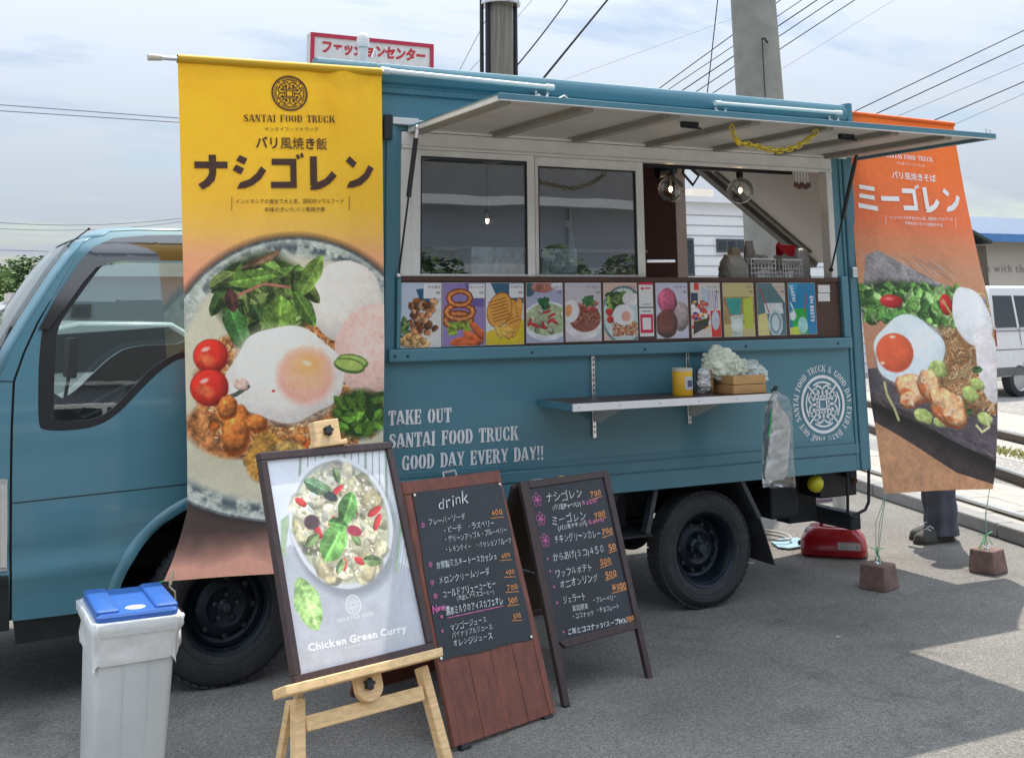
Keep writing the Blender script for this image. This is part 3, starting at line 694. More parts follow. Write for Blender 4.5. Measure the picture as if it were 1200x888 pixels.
def paint_banner2():
    c = Cv(178, 446, 3.2, (225, 110, 50))                      # x across 0..178, y down from the top
    c.grad([(0, (226, 104, 26)), (60, (228, 108, 46)), (120, (228, 112, 66)), (150, (214, 132, 92)), (180, (198, 140, 104)), (446, (196, 140, 110))])
    c.a *= (1 + .10 * (vnoise(c.h, c.w, 50 * c.k, 31) - .5))[..., None]
    # lower table top below, brownish
    c.poly([(0, 330), (178, 330), (178, 446), (0, 446)], (196, 142, 102), .10)
    c.a[int(330 * c.k):] *= (1 + .16 * (vnoise(c.h - int(330 * c.k), c.w, 12 * c.k, 15) - .5))[..., None]
    # slate board
    c.poly([(14, 166), (30, 160), (110, 196), (178, 214), (178, 240), (0, 240), (0, 206)], (150, 140, 136), .2)
    for k in range(60):
        x, y = NR.uniform(0, 120), NR.uniform(162, 215); c.stroke([(x, y), (x + NR.uniform(10, 40), y + NR.uniform(5, 18))], .8, (112, 100, 98) if k % 2 else (184, 176, 172), .1, 0, .7)
    c.poly([(0, 166), (14, 164), (4, 210), (0, 215)], (206, 140, 104))
    c.poly([(0, 330), (60, 350), (120, 385), (178, 400), (178, 440), (120, 425), (0, 362)], (62, 52, 50), .25)
    c.poly([(0, 300), (178, 280), (178, 408), (120, 392), (60, 356), (0, 330)], (88, 78, 82), .22)
    for k in range(110):
        x, y = NR.uniform(-10, 170), NR.uniform(310, 410); y = min(y, 330 + x * .42)
        c.stroke([(x, y), (x + NR.uniform(10, 36), y + NR.uniform(3, 16))], .8, (58, 50, 54) if k % 2 else (132, 122, 124), .1, 0, .7)
    s_ = int(300 * c.k); yy, xx = np.mgrid[s_:c.h, 0:c.w]; e = (yy / c.k - (338 + xx / c.k * .42))
    sh = np.exp(-(np.clip(e, 0, 99) / 15) ** 2) * (e > 0)
    c.a[s_:] *= (1 - .62 * sh)[..., None]
    # noodles bed
    ins = lambda x, y: (x > 60 and 205 < y < 355 and y < 262 + x * .56 and y > 190 + (x - 60) * .05) or (x > 20 and 225 < y < 320)
    c.ell(130, 280, 62, 76, (136, 90, 60), 0, .15, .4); c.ell(80, 300, 60, 30, (130, 86, 58), 10, .15, .4)
    c.noodles(620, ins, [(230, 186, 134), (214, 160, 106), (240, 206, 156), (190, 132, 82), (222, 170, 114)], 3.4, 36, 3, (40, 200, 178, 372))
    # lettuce
    r = np.random.RandomState(3)
    c.ell(70, 222, 76, 26, (46, 66, 36), 5, .3, .5)
    for k in range(420):
        x = r.uniform(0, 138); y = 203 + r.uniform(0, 42) + .12 * x * 0
        c.ell(x, y, r.uniform(3, 9), r.uniform(2, 6), np.array(((132, 176, 92), (100, 150, 68), (166, 200, 124), (60, 96, 46))[r.randint(4)]) * r.uniform(.8, 1.12), r.uniform(0, 180), .2, .3, .35, wob=.25, seed=k)
    for (x, y, rx, ry) in ((40, 220, 15, 8), (116, 222, 9, 13)):
        c.ell(x, y, rx, ry, (196, 44, 42), 0, .1, .1, .3); c.ell(x - 3, y - 3, rx * .4, ry * .25, (240, 120, 110), 0, .8)
    c.stroke([(112, 216), (124, 238)], 3, (214, 178, 100)); c.leaf(46, 242, 46, 22, 10, (88, 138, 66))
    # crackers
    c.ell(150, 236, 27, 36, (234, 230, 224), -12, .04, .07, .08, wob=.05, seed=3); c.ell(166, 290, 16, 52, (226, 214, 208), -8, .06, .08, .1, wob=.05, seed=5)
    c.ell(152, 228, 16, 20, (243, 240, 236), 0, .8)
    # egg
    c.ell(60, 282, 50, 41, (140, 120, 110), -14, .08, .1, alpha=.7, wob=.05, seed=12)
    c.ell(58, 279, 50, 40, (230, 236, 234), -14, .03, .05, .06, wob=.10, seed=14); c.ell(78, 268, 22, 18, (238, 242, 240), 0, .9)
    c.ell(38, 281, 25, 23, (214, 84, 56), -10, .1); c.ell(38, 280, 24, 22, (238, 104, 64), -10, .08, .06, .14)
    c.ell(36, 262, 4, 1.6, (255, 214, 190), 0, .5); c.ell(20, 293, 3, 2, (255, 204, 170), 0, .5)
    # greens in noodles, pieces
    for (x, y, a, b) in ((96, 300, 13, 11), (140, 330, 12, 9), (150, 318, 10, 7), (72, 356, 14, 9), (96, 364, 10, 6), (160, 360, 11, 8)): c.ell(x, y, a, b, (176, 186, 108), 20, .1, .25, .25, wob=.12, seed=int(x))
    for (x, y) in ((130, 345), (136, 352), (150, 300)): c.leaf(x, y, 16, 9, 30 + x, (70, 100, 60))
    for (x, y, a, b, g) in ((60, 322, 26, 18, 20), (82, 318, 20, 15, 70), (108, 344, 30, 20, 30), (118, 356, 18, 13, 10), (52, 336, 14, 9, 0)):
        c.ell(x, y + 2, a, b, (148, 76, 42), g, .1, .2, wob=.13, seed=int(a)); c.ell(x, y, a * .93, b * .9, (236, 176, 122), g, .15, .3, .3, wob=.16, seed=int(a), hi=.3)
        for k_ in range(14): c.ell(x + NR.uniform(-a, a) * .6, y + NR.uniform(-b, b) * .6, NR.uniform(2, 5), NR.uniform(1.5, 3), ((248, 214, 170), (214, 128, 74), (250, 226, 196))[k_ % 3], NR.uniform(0, 180), .5, .2, .1, alpha=.7)
        c.ell(x + 4, y - 2, a * .4, b * .35, (240, 190, 140), g, .7, .2)
        c.ell(x - a * .4, y + b * .3, a * .3, b * .25, (206, 112, 62), g, .7, .2)
    c.stroke([(20, 316), (22, 330), (30, 346), (34, 360)], 4, (206, 196, 134)); c.stroke([(160, 356), (166, 370), (156, 376), (148, 368)], 3.5, (224, 216, 160))
    return c

def paint_curry():
    c = Cv(100, 140, 8.0, (196, 199, 205))
    c.a *= (1 + .10 * (vnoise(c.h, c.w, 26 * c.k, 41, 5) - .5))[..., None]
    c.poly([(0, 0), (24, 0), (18, 56), (0, 62)], (226, 231, 238), .03)
    c.poly([(22, 0), (100, 0), (100, 88), (78, 74), (10, 60)], (226, 229, 232), .03)
    for k in range(13): x = 24 + k * 6.0; c.stroke([(x + 4, 0), (x - 5, 40)], .9 if k % 3 else 2.2, (146, 152, 158) if k % 3 else (160, 176, 160), .1, 0)
    for k in range(9): x = 80 + k * 2.6; c.stroke([(x + 10, 48), (x - 8, 92)], .7 if k % 4 != 1 else 3.0, (170, 178, 184) if k % 4 != 1 else (168, 188, 158), .1, 0)
    c.poly([(0, 68), (16, 58), (40, 84), (72, 80), (100, 96), (100, 140), (0, 140)], (190, 193, 200), .05)
    c.poly([(5, 42), (13, 38), (4, 66), (1, 66)], (176, 196, 164), .1)
    c.ell(54, 53, 42.5, 47, (120, 126, 132), 0, .12, .05, alpha=.6); c.ell(52, 48, 41, 46, (226, 228, 230), 0, .02, .02, .06)
    c.ell(52, 48, 38, 42.6, (178, 182, 178), 0, .03, .03); c.ell(52, 49, 37, 41.5, (206, 206, 176), 0, .04, .14, .06)
    ins = lambda x, y: ((x - 52) / 34.) ** 2 + ((y - 49) / 38.) ** 2 < 1
    r = np.random.RandomState(4)
    c.blobs(34, ins, [(196, 202, 158), (178, 186, 138), (214, 214, 182), (160, 156, 132)], 5, 10, 31, (14, 8, 90, 90), .2)
    c.blobs(95, ins, [(236, 230, 204), (222, 214, 178), (238, 233, 210), (214, 200, 158), (232, 220, 190)], 5.5, 10.5, 33, (15, 9, 89, 89), .16, .08, .22)
    c.grains(500, ins, [(240, 236, 216), (206, 200, 160), (226, 214, 180)], .6, 1.8, .6, 3, .2, (15, 9, 89, 89))
    for k in range(14):
        x, y = r.uniform(22, 82), r.uniform(14, 84)
        if ins(x, y): c.ell(x, y, r.uniform(3, 7), r.uniform(1.6, 2.8), (218, 74, 74), r.uniform(0, 180), .15, .12, .3)
    for (x, y, l_, a) in ((54, 16, 12, 80), (40, 24, 18, 20), (26, 58, 14, 150), (70, 78, 16, 190), (60, 62, 12, 60), (44, 78, 12, 130)): c.leaf(x, y, l_, l_ * .5, a, (142, 168, 112))
    c.ell(28, 46, 6, 5, (96, 74, 78), 0, .2, .2); c.ell(46, 30, 6, 3.4, (70, 74, 76), 30, .2, .2)
    c.leaf(58, 40, 26, 15, 120, (118, 172, 92)); c.leaf(42, 62, 30, 19, 132, (126, 180, 96)); c.leaf(36, 22, 20, 11, 30, (120, 150, 112)); c.leaf(48, 50, 16, 10, 200, (112, 164, 88))
    c.ell(60, 56, 6, 3.6, (178, 66, 86), 20, .15, .1)
    c.leaf(15, 98, 36, 19, 78, (170, 208, 130), 1.12, .12)
    return c

def card(bg=(214, 212, 222)): return Cv(50, 78, 6.0, bg)
def paint_cards():
    L_ = []; r = np.random.RandomState(6)
    def tagbox(c, x=31): c.poly([(x, 1), (50, 1), (50, 19), (x, 19)], (236, 236, 236), .02)
    c = card((198, 210, 226)); c.poly([(20, 8), (32, 6), (50, 26), (28, 30)], (38, 92, 130)); tagbox(c, 29); c.poly([(18, 30), (50, 22), (50, 78), (18, 78)], (226, 222, 218))
    c.blobs(40, lambda x, y: abs(x - 28) < 16 and 22 < y < 62, [(196, 130, 84), (150, 86, 48), (222, 168, 120), (120, 66, 40)], 3, 6, 3, (10, 20, 46, 62), .5, .3)
    for k in range(26): c.leaf(r.uniform(0, 12), r.uniform(42, 70), 9, 6, r.uniform(0, 360), np.array(GR[r.randint(5)]))
    c.blobs(26, lambda x, y: True, [(238, 192, 130), (226, 172, 108)], 3, 6, 8, (2, 64, 34, 78), .4, .2); L_.append(('fried chicken', c))
    c = card((150, 130, 186)); c.poly([(26, 0), (50, 0), (50, 30), (36, 30)], (110, 92, 160)); tagbox(c)
    for (x, y, rx, ry, w_) in ((18, 46, 15, 8, 9), (20, 36, 16, 9, 8), (20, 19, 13, 9, 7)):
        pts = [(x + rx * math.cos(t / 12 * 6.283), y + ry * math.sin(t / 12 * 6.283)) for t in range(13)]; c.stroke(pts, w_, (206, 96, 40), .2, .5); c.stroke(pts, w_ * .5, (238, 150, 84), .2, .2)
    for k in range(24): c.leaf(r.uniform(8, 30), r.uniform(50, 64), 9, 6, r.uniform(0, 360), (150, 176, 60))
    for (x, y, a) in ((36, 68, 30), (22, 72, -10), (42, 60, 50), (30, 76, 0)): c.ell(x, y, 14, 5, (218, 104, 50), a, .1, .2, .4)
    L_.append(('onion ring', c))
    c = card((226, 228, 232)); c.poly([(6, 0), (50, 0), (50, 26), (20, 30)], (40, 98, 128)); tagbox(c, 31); c.poly([(0, 62), (50, 46), (50, 78), (0, 78)], (222, 196, 40))
    def waf(cx, cy, rx, ry, a):
        c.ell(cx, cy, rx, ry, (160, 92, 30), a, .06); c.ell(cx, cy, rx * .94, ry * .94, (232, 168, 76), a, .06, .1)
        for q in range(-6, 7): ca, sa = math.cos(R(a - 35)), math.sin(R(a - 35)); o_ = q * 4.2; c.stroke([(cx + o_ * -sa - ca * rx * .7, cy + o_ * ca - sa * rx * .7), (cx + o_ * -sa + ca * rx * .7, cy + o_ * ca + sa * rx * .7)], 1.4, (166, 96, 32), .1, 0) if abs(o_) < rx * .8 else None
    waf(40, 44, 7, 26, 12); waf(33, 46, 7, 26, 8); waf(18, 34, 16, 23, 20)
    for k in range(8): c.ell(r.uniform(12, 34), r.uniform(58, 68), 7, 2.4, (236, 190, 90), r.uniform(20, 70), .2, .2, .3)
    L_.append(('waffle potato', c))
    c = card((178, 180, 208)); c.ell(3, 8, 9, 10, (60, 100, 110)); c.ell(22, 6, 16, 7, (186, 120, 110), ns=.3); c.ell(44, 4, 10, 5, (226, 226, 230)); c.ell(28, 50, 34, 26, (226, 230, 234), 0, .04); c.ell(28, 48, 30, 21, (176, 190, 150), 0, .06, .2)
    c.blobs(24, lambda x, y: ((x - 28) / 26) ** 2 + ((y - 47) / 18) ** 2 < 1, [(214, 220, 196), (150, 160, 130), (92, 72, 76), (196, 206, 178)], 3, 5.5, 5, (2, 28, 50, 70), .4)
    for k in range(9): c.ell(r.uniform(4, 46), r.uniform(36, 60), 6, 1.8, (196, 50, 58), r.uniform(0, 180), .2, .1, .3)
    for a in (60, 95, 120, 40): c.leaf(20 + a * .05, 27, 19, 8, a, (50, 116, 70))
    L_.append(('green curry', c))
    c = card((208, 202, 210)); c.ell(25, 52, 28, 24, (232, 230, 232), 0, .04); c.ell(27, 48, 22, 18, (150, 84, 66), 0, .1, .3)
    c.noodles(110, lambda x, y: ((x - 27) / 22) ** 2 + ((y - 47) / 18) ** 2 < 1, [(196, 120, 96), (176, 92, 74), (214, 150, 124)], 1.8, 16, 5, (4, 28, 50, 68))
    c.blobs(12, lambda x, y: True, [(206, 120, 110), (180, 80, 72)], 3, 5, 6, (14, 22, 46, 40), .3); c.ell(7, 38, 12, 15, (236, 236, 236), 10, .05, .04); c.ell(4, 37, 5, 8, (232, 160, 110), 10, .2)
    for k in range(16): c.leaf(r.uniform(26, 38), r.uniform(18, 30), 8, 5, r.uniform(0, 360), (76, 136, 76))
    L_.append(('mie goreng', c))
    c = card((224, 190, 176)); c.ell(30, 44, 34, 40, (96, 128, 136), 0, .03, .2); c.ell(30, 44, 31, 37, (204, 220, 216), 0, .05, .06)
    for k in range(40): c.leaf(r.uniform(6, 30), r.uniform(14, 38), 12, 7, r.uniform(0, 360), np.array(GR[r.randint(5)]))
    c.grains(260, lambda x, y: True, [(206, 140, 100), (190, 110, 76), (226, 180, 140)], 1.2, 2.4, .6, 3, .3, (12, 54, 50, 72)); c.ell(40, 22, 12, 10, (232, 230, 230), 0, .05)
    c.ell(29, 44, 16, 14, (238, 238, 238), 10, .05, .03, wob=.05); c.ell(33, 46, 7, 7, (232, 168, 150), 0, .3); c.ell(8, 40, 5, 5, (206, 46, 40), 0, .15, .1, .3); c.ell(9, 50, 5, 5, (206, 46, 40), 0, .15, .1, .3)
    L_.append(('nasi goreng', c))
    c = card((208, 206, 226))
    for (x, y, rx, ry, co) in ((38, 48, 15, 20, (176, 158, 156)), (18, 26, 15, 18, (206, 96, 130)), (16, 58, 17, 20, (118, 58, 46))):
        c.ell(x, y, rx, ry, np.array(co) * .6, 0, .1, .2, wob=.06, seed=int(x)); c.ell(x - 1, y - 1, rx * .95, ry * .95, co, 0, .15, .3, .35, wob=.06, seed=int(x))
        for k in range(12): c.stroke([(x - rx * .7, y - ry * .7 + k * ry * .12), (x, y - ry * .8 + k * ry * .13), (x + rx * .7, y - ry * .6 + k * ry * .12)], .8, np.array(co) * 1.2, .2, 0, .5)
    L_.append(('gelato', c))
    c = card((222, 214, 206)); c.poly([(0, 14), (12, 14), (12, 34), (0, 34)], (44, 60, 100)); c.poly([(6, 0), (14, 0), (14, 10), (6, 10)], (226, 50, 40)); c.poly([(18, 6), (30, 6), (30, 60), (18, 60)], (196, 210, 226), .2)
    for k in range(60): c.ell(r.uniform(0, 32), r.uniform(26, 66), r.uniform(1.5, 4), r.uniform(1.5, 4), ((216, 60, 50), (236, 200, 60), (60, 60, 130), (240, 240, 240), (190, 110, 60))[r.randint(5)], 0, .3, .1)
    c.poly([(4, 56), (30, 50), (28, 62), (2, 74)], (50, 48, 40)); c.poly([(32, 40), (50, 40), (50, 78), (34, 78)], (222, 40, 36)); c.ell(41, 54, 7, 14, (196, 206, 222)); c.stroke([(40, 40), (44, 16)], 1.4, (206, 90, 160))
    for k in range(5): c.stroke([(30 + k * 3.6, 10), (31 + k * 3.6, 36)], 1.2, (130, 150, 200), .1, 0)
    L_.append(('flavoured soda', c))
    c = card((206, 190, 130)); c.poly([(0, 20), (50, 20), (50, 60), (0, 60)], (170, 146, 84), .2); c.poly([(32, 24), (48, 20), (48, 66), (34, 68)], (188, 204, 60)); c.poly([(4, 22), (30, 22), (27, 46), (8, 46)], (40, 160, 150), .1)
    c.stroke([(1, 24), (12, 48)], 1.6, (190, 60, 60)); c.poly([(10, 48), (32, 46), (29, 78), (13, 78)], (206, 218, 206), .2); c.ell(21, 62, 8, 10, (220, 232, 226), 0, .1); L_.append(('melon soda', c))
    c = card((88, 122, 128)); c.poly([(26, 0), (50, 0), (50, 30)], (206, 190, 180)); c.poly([(0, 48), (16, 44), (20, 78), (0, 78)], (226, 214, 140)); c.poly([(12, 30), (44, 30), (46, 46), (14, 46)], (222, 226, 226), .1); c.ell(31, 60, 13, 20, (196, 212, 216), 0, .06, .1); c.ell(31, 60, 10, 16, (128, 160, 170), 0, .06, .1); c.ell(31, 60, 7, 12, (206, 220, 222), 0, .06, .1)
    c.stroke([(6, 8), (20, 44)], 1.8, (196, 60, 60)); L_.append(('iced coffee', c))
    c = card((22, 134, 184)); c.poly([(0, 0), (20, 0), (8, 30)], (40, 160, 205)); c.poly([(4, 40), (32, 38), (34, 78), (6, 78)], (40, 178, 70), .15); c.ell(24, 64, 9, 13, (170, 222, 220)); c.stroke([(3, 30), (12, 50)], 3, (220, 244, 250)); c.stroke([(34, 16), (28, 44)], 1.8, (214, 50, 56)); c.ell(6, 50, 6, 7, (230, 244, 250), 0, .3)
    c.poly([(0, 68), (14, 66), (20, 78), (0, 78)], (214, 226, 70)); L_.append(('cream soda', c))
    return L_

# ------------------------------------------------------------------ setting: ground, sidewalk, track bed
DIR = np.array([0.29, 0.957, 0.0]); DIR /= np.linalg.norm(DIR)
PERP = np.array([DIR[1], -DIR[0], 0.0])
K0 = np.array([6.70, 0.35, 0.0])
EX, EY, EZ = np.array([1., 0, 0]), np.array([0, 1., 0]), np.array([0, 0, 1.])

def asphalt(name, c1, c2, fine=260.0, patch=0.5):
    m = bpy.data.materials.new(name); m.use_nodes = True; nt = m.node_tree; p = nt.nodes['Principled BSDF']; NN = nt.nodes.new; LL = nt.links.new
    tc = NN('ShaderNodeTexCoord')
    v = NN('ShaderNodeTexVoronoi'); v.inputs['Scale'].default_value = fine; LL(tc.outputs['Object'], v.inputs['Vector'])
    n = NN('ShaderNodeTexNoise'); n.inputs['Scale'].default_value = 1.1; n.inputs['Detail'].default_value = 8; n.inputs['Roughness'].default_value = .62; LL(tc.outputs['Object'], n.inputs['Vector'])
    n2 = NN('ShaderNodeTexNoise'); n2.inputs['Scale'].default_value = 55; n2.inputs['Detail'].default_value = 6; n2.inputs['Roughness'].default_value = .75; LL(tc.outputs['Object'], n2.inputs['Vector'])
    sp = NN('ShaderNodeSeparateColor'); LL(v.outputs['Color'], sp.inputs[0])
    r1 = NN('ShaderNodeMapRange'); r1.inputs[3].default_value = .62; r1.inputs[4].default_value = 1.45; LL(sp.outputs[0], r1.inputs[0])
    r2 = NN('ShaderNodeMapRange'); r2.inputs[1].default_value = .3; r2.inputs[2].default_value = .7; r2.inputs[3].default_value = .7; r2.inputs[4].default_value = 1.3; LL(n2.outputs[0], r2.inputs[0])
    mu = NN('ShaderNodeMath'); mu.operation = 'MULTIPLY'; LL(r1.outputs[0], mu.inputs[0]); LL(r2.outputs[0], mu.inputs[1])
    r3 = NN('ShaderNodeMapRange'); r3.inputs[1].default_value = .35; r3.inputs[2].default_value = .65; LL(n.outputs[0], r3.inputs[0])
    mx = NN('ShaderNodeMix'); mx.data_type = 'RGBA'; LL(r3.outputs[0], mx.inputs['Factor']); mx.inputs['A'].default_value = (*c1, 1); mx.inputs['B'].default_value = (*c2, 1)
    sc_ = NN('ShaderNodeVectorMath'); sc_.operation = 'SCALE'; LL(mx.outputs['Result'], sc_.inputs[0]); LL(mu.outputs[0], sc_.inputs['Scale'])
    # dark stains
    n4 = NN('ShaderNodeTexNoise'); n4.inputs['Scale'].default_value = 2.6; n4.inputs['Detail'].default_value = 5; LL(tc.outputs['Object'], n4.inputs['Vector'])
    r4 = NN('ShaderNodeMapRange'); r4.inputs[1].default_value = .58; r4.inputs[2].default_value = .72; r4.inputs[3].default_value = 1; r4.inputs[4].default_value = 1 - patch * .5; LL(n4.outputs[0], r4.inputs[0])
    s5 = NN('ShaderNodeVectorMath'); s5.operation = 'SCALE'; LL(sc_.outputs[0], s5.inputs[0]); LL(r4.outputs[0], s5.inputs['Scale'])
    # hairline cracks and light worn streaks
    wn = NN('ShaderNodeTexNoise'); wn.inputs['Scale'].default_value = 1.7; wn.inputs['Detail'].default_value = 6; LL(tc.outputs['Object'], wn.inputs['Vector'])
    wv = NN('ShaderNodeVectorMath'); wv.operation = 'MULTIPLY_ADD'; wv.inputs[1].default_value = (.9, .9, .9); LL(wn.outputs['Color'], wv.inputs[0]); LL(tc.outputs['Object'], wv.inputs[2])
    vc = NN('ShaderNodeTexVoronoi'); vc.feature = 'DISTANCE_TO_EDGE'; vc.inputs['Scale'].default_value = .42; LL(wv.outputs[0], vc.inputs['Vector'])
    rc = NN('ShaderNodeMapRange'); rc.inputs[1].default_value = .002; rc.inputs[2].default_value = .011; rc.inputs[3].default_value = .86; rc.inputs[4].default_value = 1.0; LL(vc.outputs['Distance'], rc.inputs[0])
    wl = NN('ShaderNodeTexNoise'); wl.inputs['Scale'].default_value = 14; wl.inputs['Detail'].default_value = 8; wl.inputs['Roughness'].default_value = .8; LL(tc.outputs['Object'], wl.inputs['Vector'])
    rl_ = NN('ShaderNodeMapRange'); rl_.inputs[1].default_value = .55; rl_.inputs[2].default_value = .72; rl_.inputs[3].default_value = 1.0; rl_.inputs[4].default_value = 1.35; LL(wl.outputs[0], rl_.inputs[0])
    ml = NN('ShaderNodeMath'); ml.operation = 'MULTIPLY'; LL(rc.outputs[0], ml.inputs[0]); LL(rl_.outputs[0], ml.inputs[1])
    s6 = NN('ShaderNodeVectorMath'); s6.operation = 'SCALE'; LL(s5.outputs[0], s6.inputs[0]); LL(ml.outputs[0], s6.inputs['Scale'])
    LL(s6.outputs[0], p.inputs['Base Color']); p.inputs['Roughness'].default_value = .93; p.inputs['Specular IOR Level'].default_value = .25
    b = NN('ShaderNodeBump'); b.inputs['Strength'].default_value = .55; b.inputs['Distance'].default_value = .004
    LL(mu.outputs[0], b.inputs['Height']); LL(b.outputs[0], p.inputs['Normal'])
    return m
ASPH = asphalt('worn_asphalt', (0.158, 0.150, 0.137), (0.212, 0.204, 0.188), 210, .35)
BALL = asphalt('grey_gravel', (0.22, 0.21, 0.20), (0.30, 0.29, 0.27), 60, .4)
CONC = M('pale_concrete', (0.34, 0.32, 0.285), 0.9, 0, 0.14, 3.5, 0.3, 70, dirt=0.35, dcol=(0.22, 0.2, 0.18))
KERBM = M('kerb_concrete', (0.25, 0.245, 0.235), 0.9, 0, 0.15, 5, 0.35, 60, dirt=0.3, dcol=(0.16, 0.16, 0.15))
GRASS = M('dry_grass', (0.30, 0.29, 0.09), 0.9, 0, 0.4, 5)

g = MB()
g.add([(-600, -600, 0), (900, -600, 0), (900, 900, 0), (-600, 900, 0)], [(0, 1, 2, 3)])
g.build('ground', ASPH, kind='structure')
def strip(name, d0, d1, z0, z1, mt, s0=-9, s1=60, **k):
    mb = MB(); a = K0 + PERP * d0 + DIR * s0
    mb.obox(a, PERP, DIR, EZ, (0, 0, z0), (d1 - d0, s1 - s0, z1)); return mb.build(name, mt, kind='structure', **k)
kb = thing('kerb', K0 + DIR * -3, None, None); kb['kind'] = 'structure'
for i in range(14):
    mb = MB(); a = K0 + DIR * (-4.2 + i * .9)
    mb.obox(a, PERP, DIR, EZ, (0, 0.004, 0), (.15, .892, .10)); mb.build('kerb_stone', KERBM, parent=kb, bevel=.012)
sw = thing('pavement', K0 + PERP * .5, None, None); sw['kind'] = 'structure'
mb = MB(); mb.obox(K0 + PERP * .154 + DIR * -9, PERP, DIR, EZ, (0, 0, 0), (.97, 69, .068)); mb.build('pavement_bed', KERBM, parent=sw)
for i in range(16):
    for j in range(2):
        mb = MB(); a = K0 + PERP * (.156 + j * .485) + DIR * (-4.2 + i * .62)
        mb.obox(a, PERP, DIR, EZ, (0, 0, .03), (.475, .61, .082 + rnd.uniform(-.003, .003))); mb.build('paving_slab', CONC, parent=sw, bevel=.006, seg=1)
strip('track_bed', 1.13, 2.35, -.02, .012, BALL)
strip('far_track_bed', 2.36, 5.2, -.02, .014, CONC)
strip('far_road', 5.21, 9.0, -.02, .008, BALL)
RAILS = M('rusty_rail_steel', (0.10, 0.075, 0.06), 0.6, 0.5, 0.2, 20, dirt=0.3); RAILT = M('bright_rail_top', (0.55, 0.54, 0.52), 0.3, 0.9, 0.05)
def steel_rail(uv0, uv1, label):
    A = atz(*uv0, .10); B = atz(*uv1, .10); d = (B - A) / np.linalg.norm(B - A); A = A - d * 5 ; B = B + d * 40
    if A[1] > B[1]: pass
    t = thing('steel_rail', (A[0], A[1], 0), label, 'rail', 'steel rails set in the ground beyond the kerb')
    m1 = MB(); m1.beam(A - EZ * .05, B - EZ * .05, .03, .09); m1.beam(A - EZ * .092, B - EZ * .092, .10, .012); m1.build('rail_web', RAILS, parent=t)
    m2 = MB(); m2.beam(A + EZ * .008, B + EZ * .008, .055, .024); m2.build('rail_head', RAILT, parent=t, bevel=.006)
steel_rail((1200, 606), (1018, 551), 'nearest steel rail, passing behind the standing person')
steel_rail((1200, 558), (1167, 547), 'second steel rail, between the nearest rail and the grass tuft')
steel_rail((1200, 511), (1169, 504), 'farthest steel rail, just below the white pickup')
mb = MB(); g0 = atz(1185, 531, .02)
r = random.Random(3)
for i in range(700):
    p = g0 + DIR * r.gauss(0, .9) + PERP * r.gauss(0, .09); h = r.uniform(.015, .05); a = r.uniform(0, 6.28); q = np.array([math.cos(a), math.sin(a), 0]) * .012
    mb.add([p - q, p + q, p + np.array([r.uniform(-.03, .03), r.uniform(-.03, .03), h])], [(0, 1, 2)])
tag(mb.build('grass', GRASS, loc=g0, recalc=False), 'strip of short yellow green grass beside the second rail', 'grass', kind='stuff')

# ------------------------------------------------------------------ far surroundings
WALLW = M('white_cladding', (0.74, 0.75, 0.76), 0.7, 0, 0.06, 0.8, dirt=0.15, dcol=(0.38, 0.38, 0.38))
WALLB = M('beige_wall', (0.62, 0.56, 0.48), 0.8, 0, 0.07, 0.6, dirt=0.12)
BLUER = M('blue_metal_roof', (0.022, 0.075, 0.16), 0.5, 0.0, 0.12, 1.5)
GLD = M('dark_window_pane', (0.03, 0.04, 0.05), 0.08, 0, 0.1, 4, spec=0.8)
DARKF = M('dark_window_frame', (0.06, 0.065, 0.07), 0.5)

# house seen through the serving hatch
hy = 15.0
hx0, hx1 = at(770, 260, hy)[0], at(960, 320, hy)[0]; hz = at(845, 232, hy)[2]
hb = thing('white_house', (hx0, hy, 0), 'white clad two storey house seen through the open serving window', 'house')
mb = MB(); mb.box((hx0, hy, 0), (hx1 + 3, hy + 7, hz - .12)); mb.build('wall', WALLW, parent=hb)
mb = MB(); mb.box((hx0 - .15, hy - .15, hz - .12), (hx1 + 3.1, hy + 7.1, hz)); mb.build('roof_edge', WALLW, parent=hb)
for k in range(17):
    z = hz - .4 - k * .215; mb = MB(); mb.box((hx0, hy - .012, z), (hx1 + 3, hy - .004, z + .016)); mb.build('siding_joint', M('siding_joint_grey', (.3, .31, .33), .7), parent=hb)
def far_window(u0, v0, u1, v1, n=2):
    a, b = at(u0, v0, hy - .03), at(u1, v1, hy - .03)
    m1 = MB(); m1.box((a[0], hy - .05, b[2]), (b[0], hy - .001, a[2])); f = m1.build('window', DARKF, parent=hb)
    for i in range(n):
        w0 = a[0] + (b[0] - a[0]) * i / n + .04; w1 = a[0] + (b[0] - a[0]) * (i + 1) / n - .04
        m2 = MB(); m2.box((w0, hy - .058, b[2] + .05), (w1, hy - .052, a[2] - .05)); m2.build('pane', GLD, parent=f)
far_window(840, 280, 874, 296, 3); far_window(800, 279, 814, 323, 1)
mb = MB(); mb.box((at(812, 227, hy + .5)[0], hy + .5, hz), (at(836, 227, hy + .5)[0], hy + 2, at(812, 221, hy + .5)[2])); tag(mb.build('roof_tank', WALLB, parent=hb))

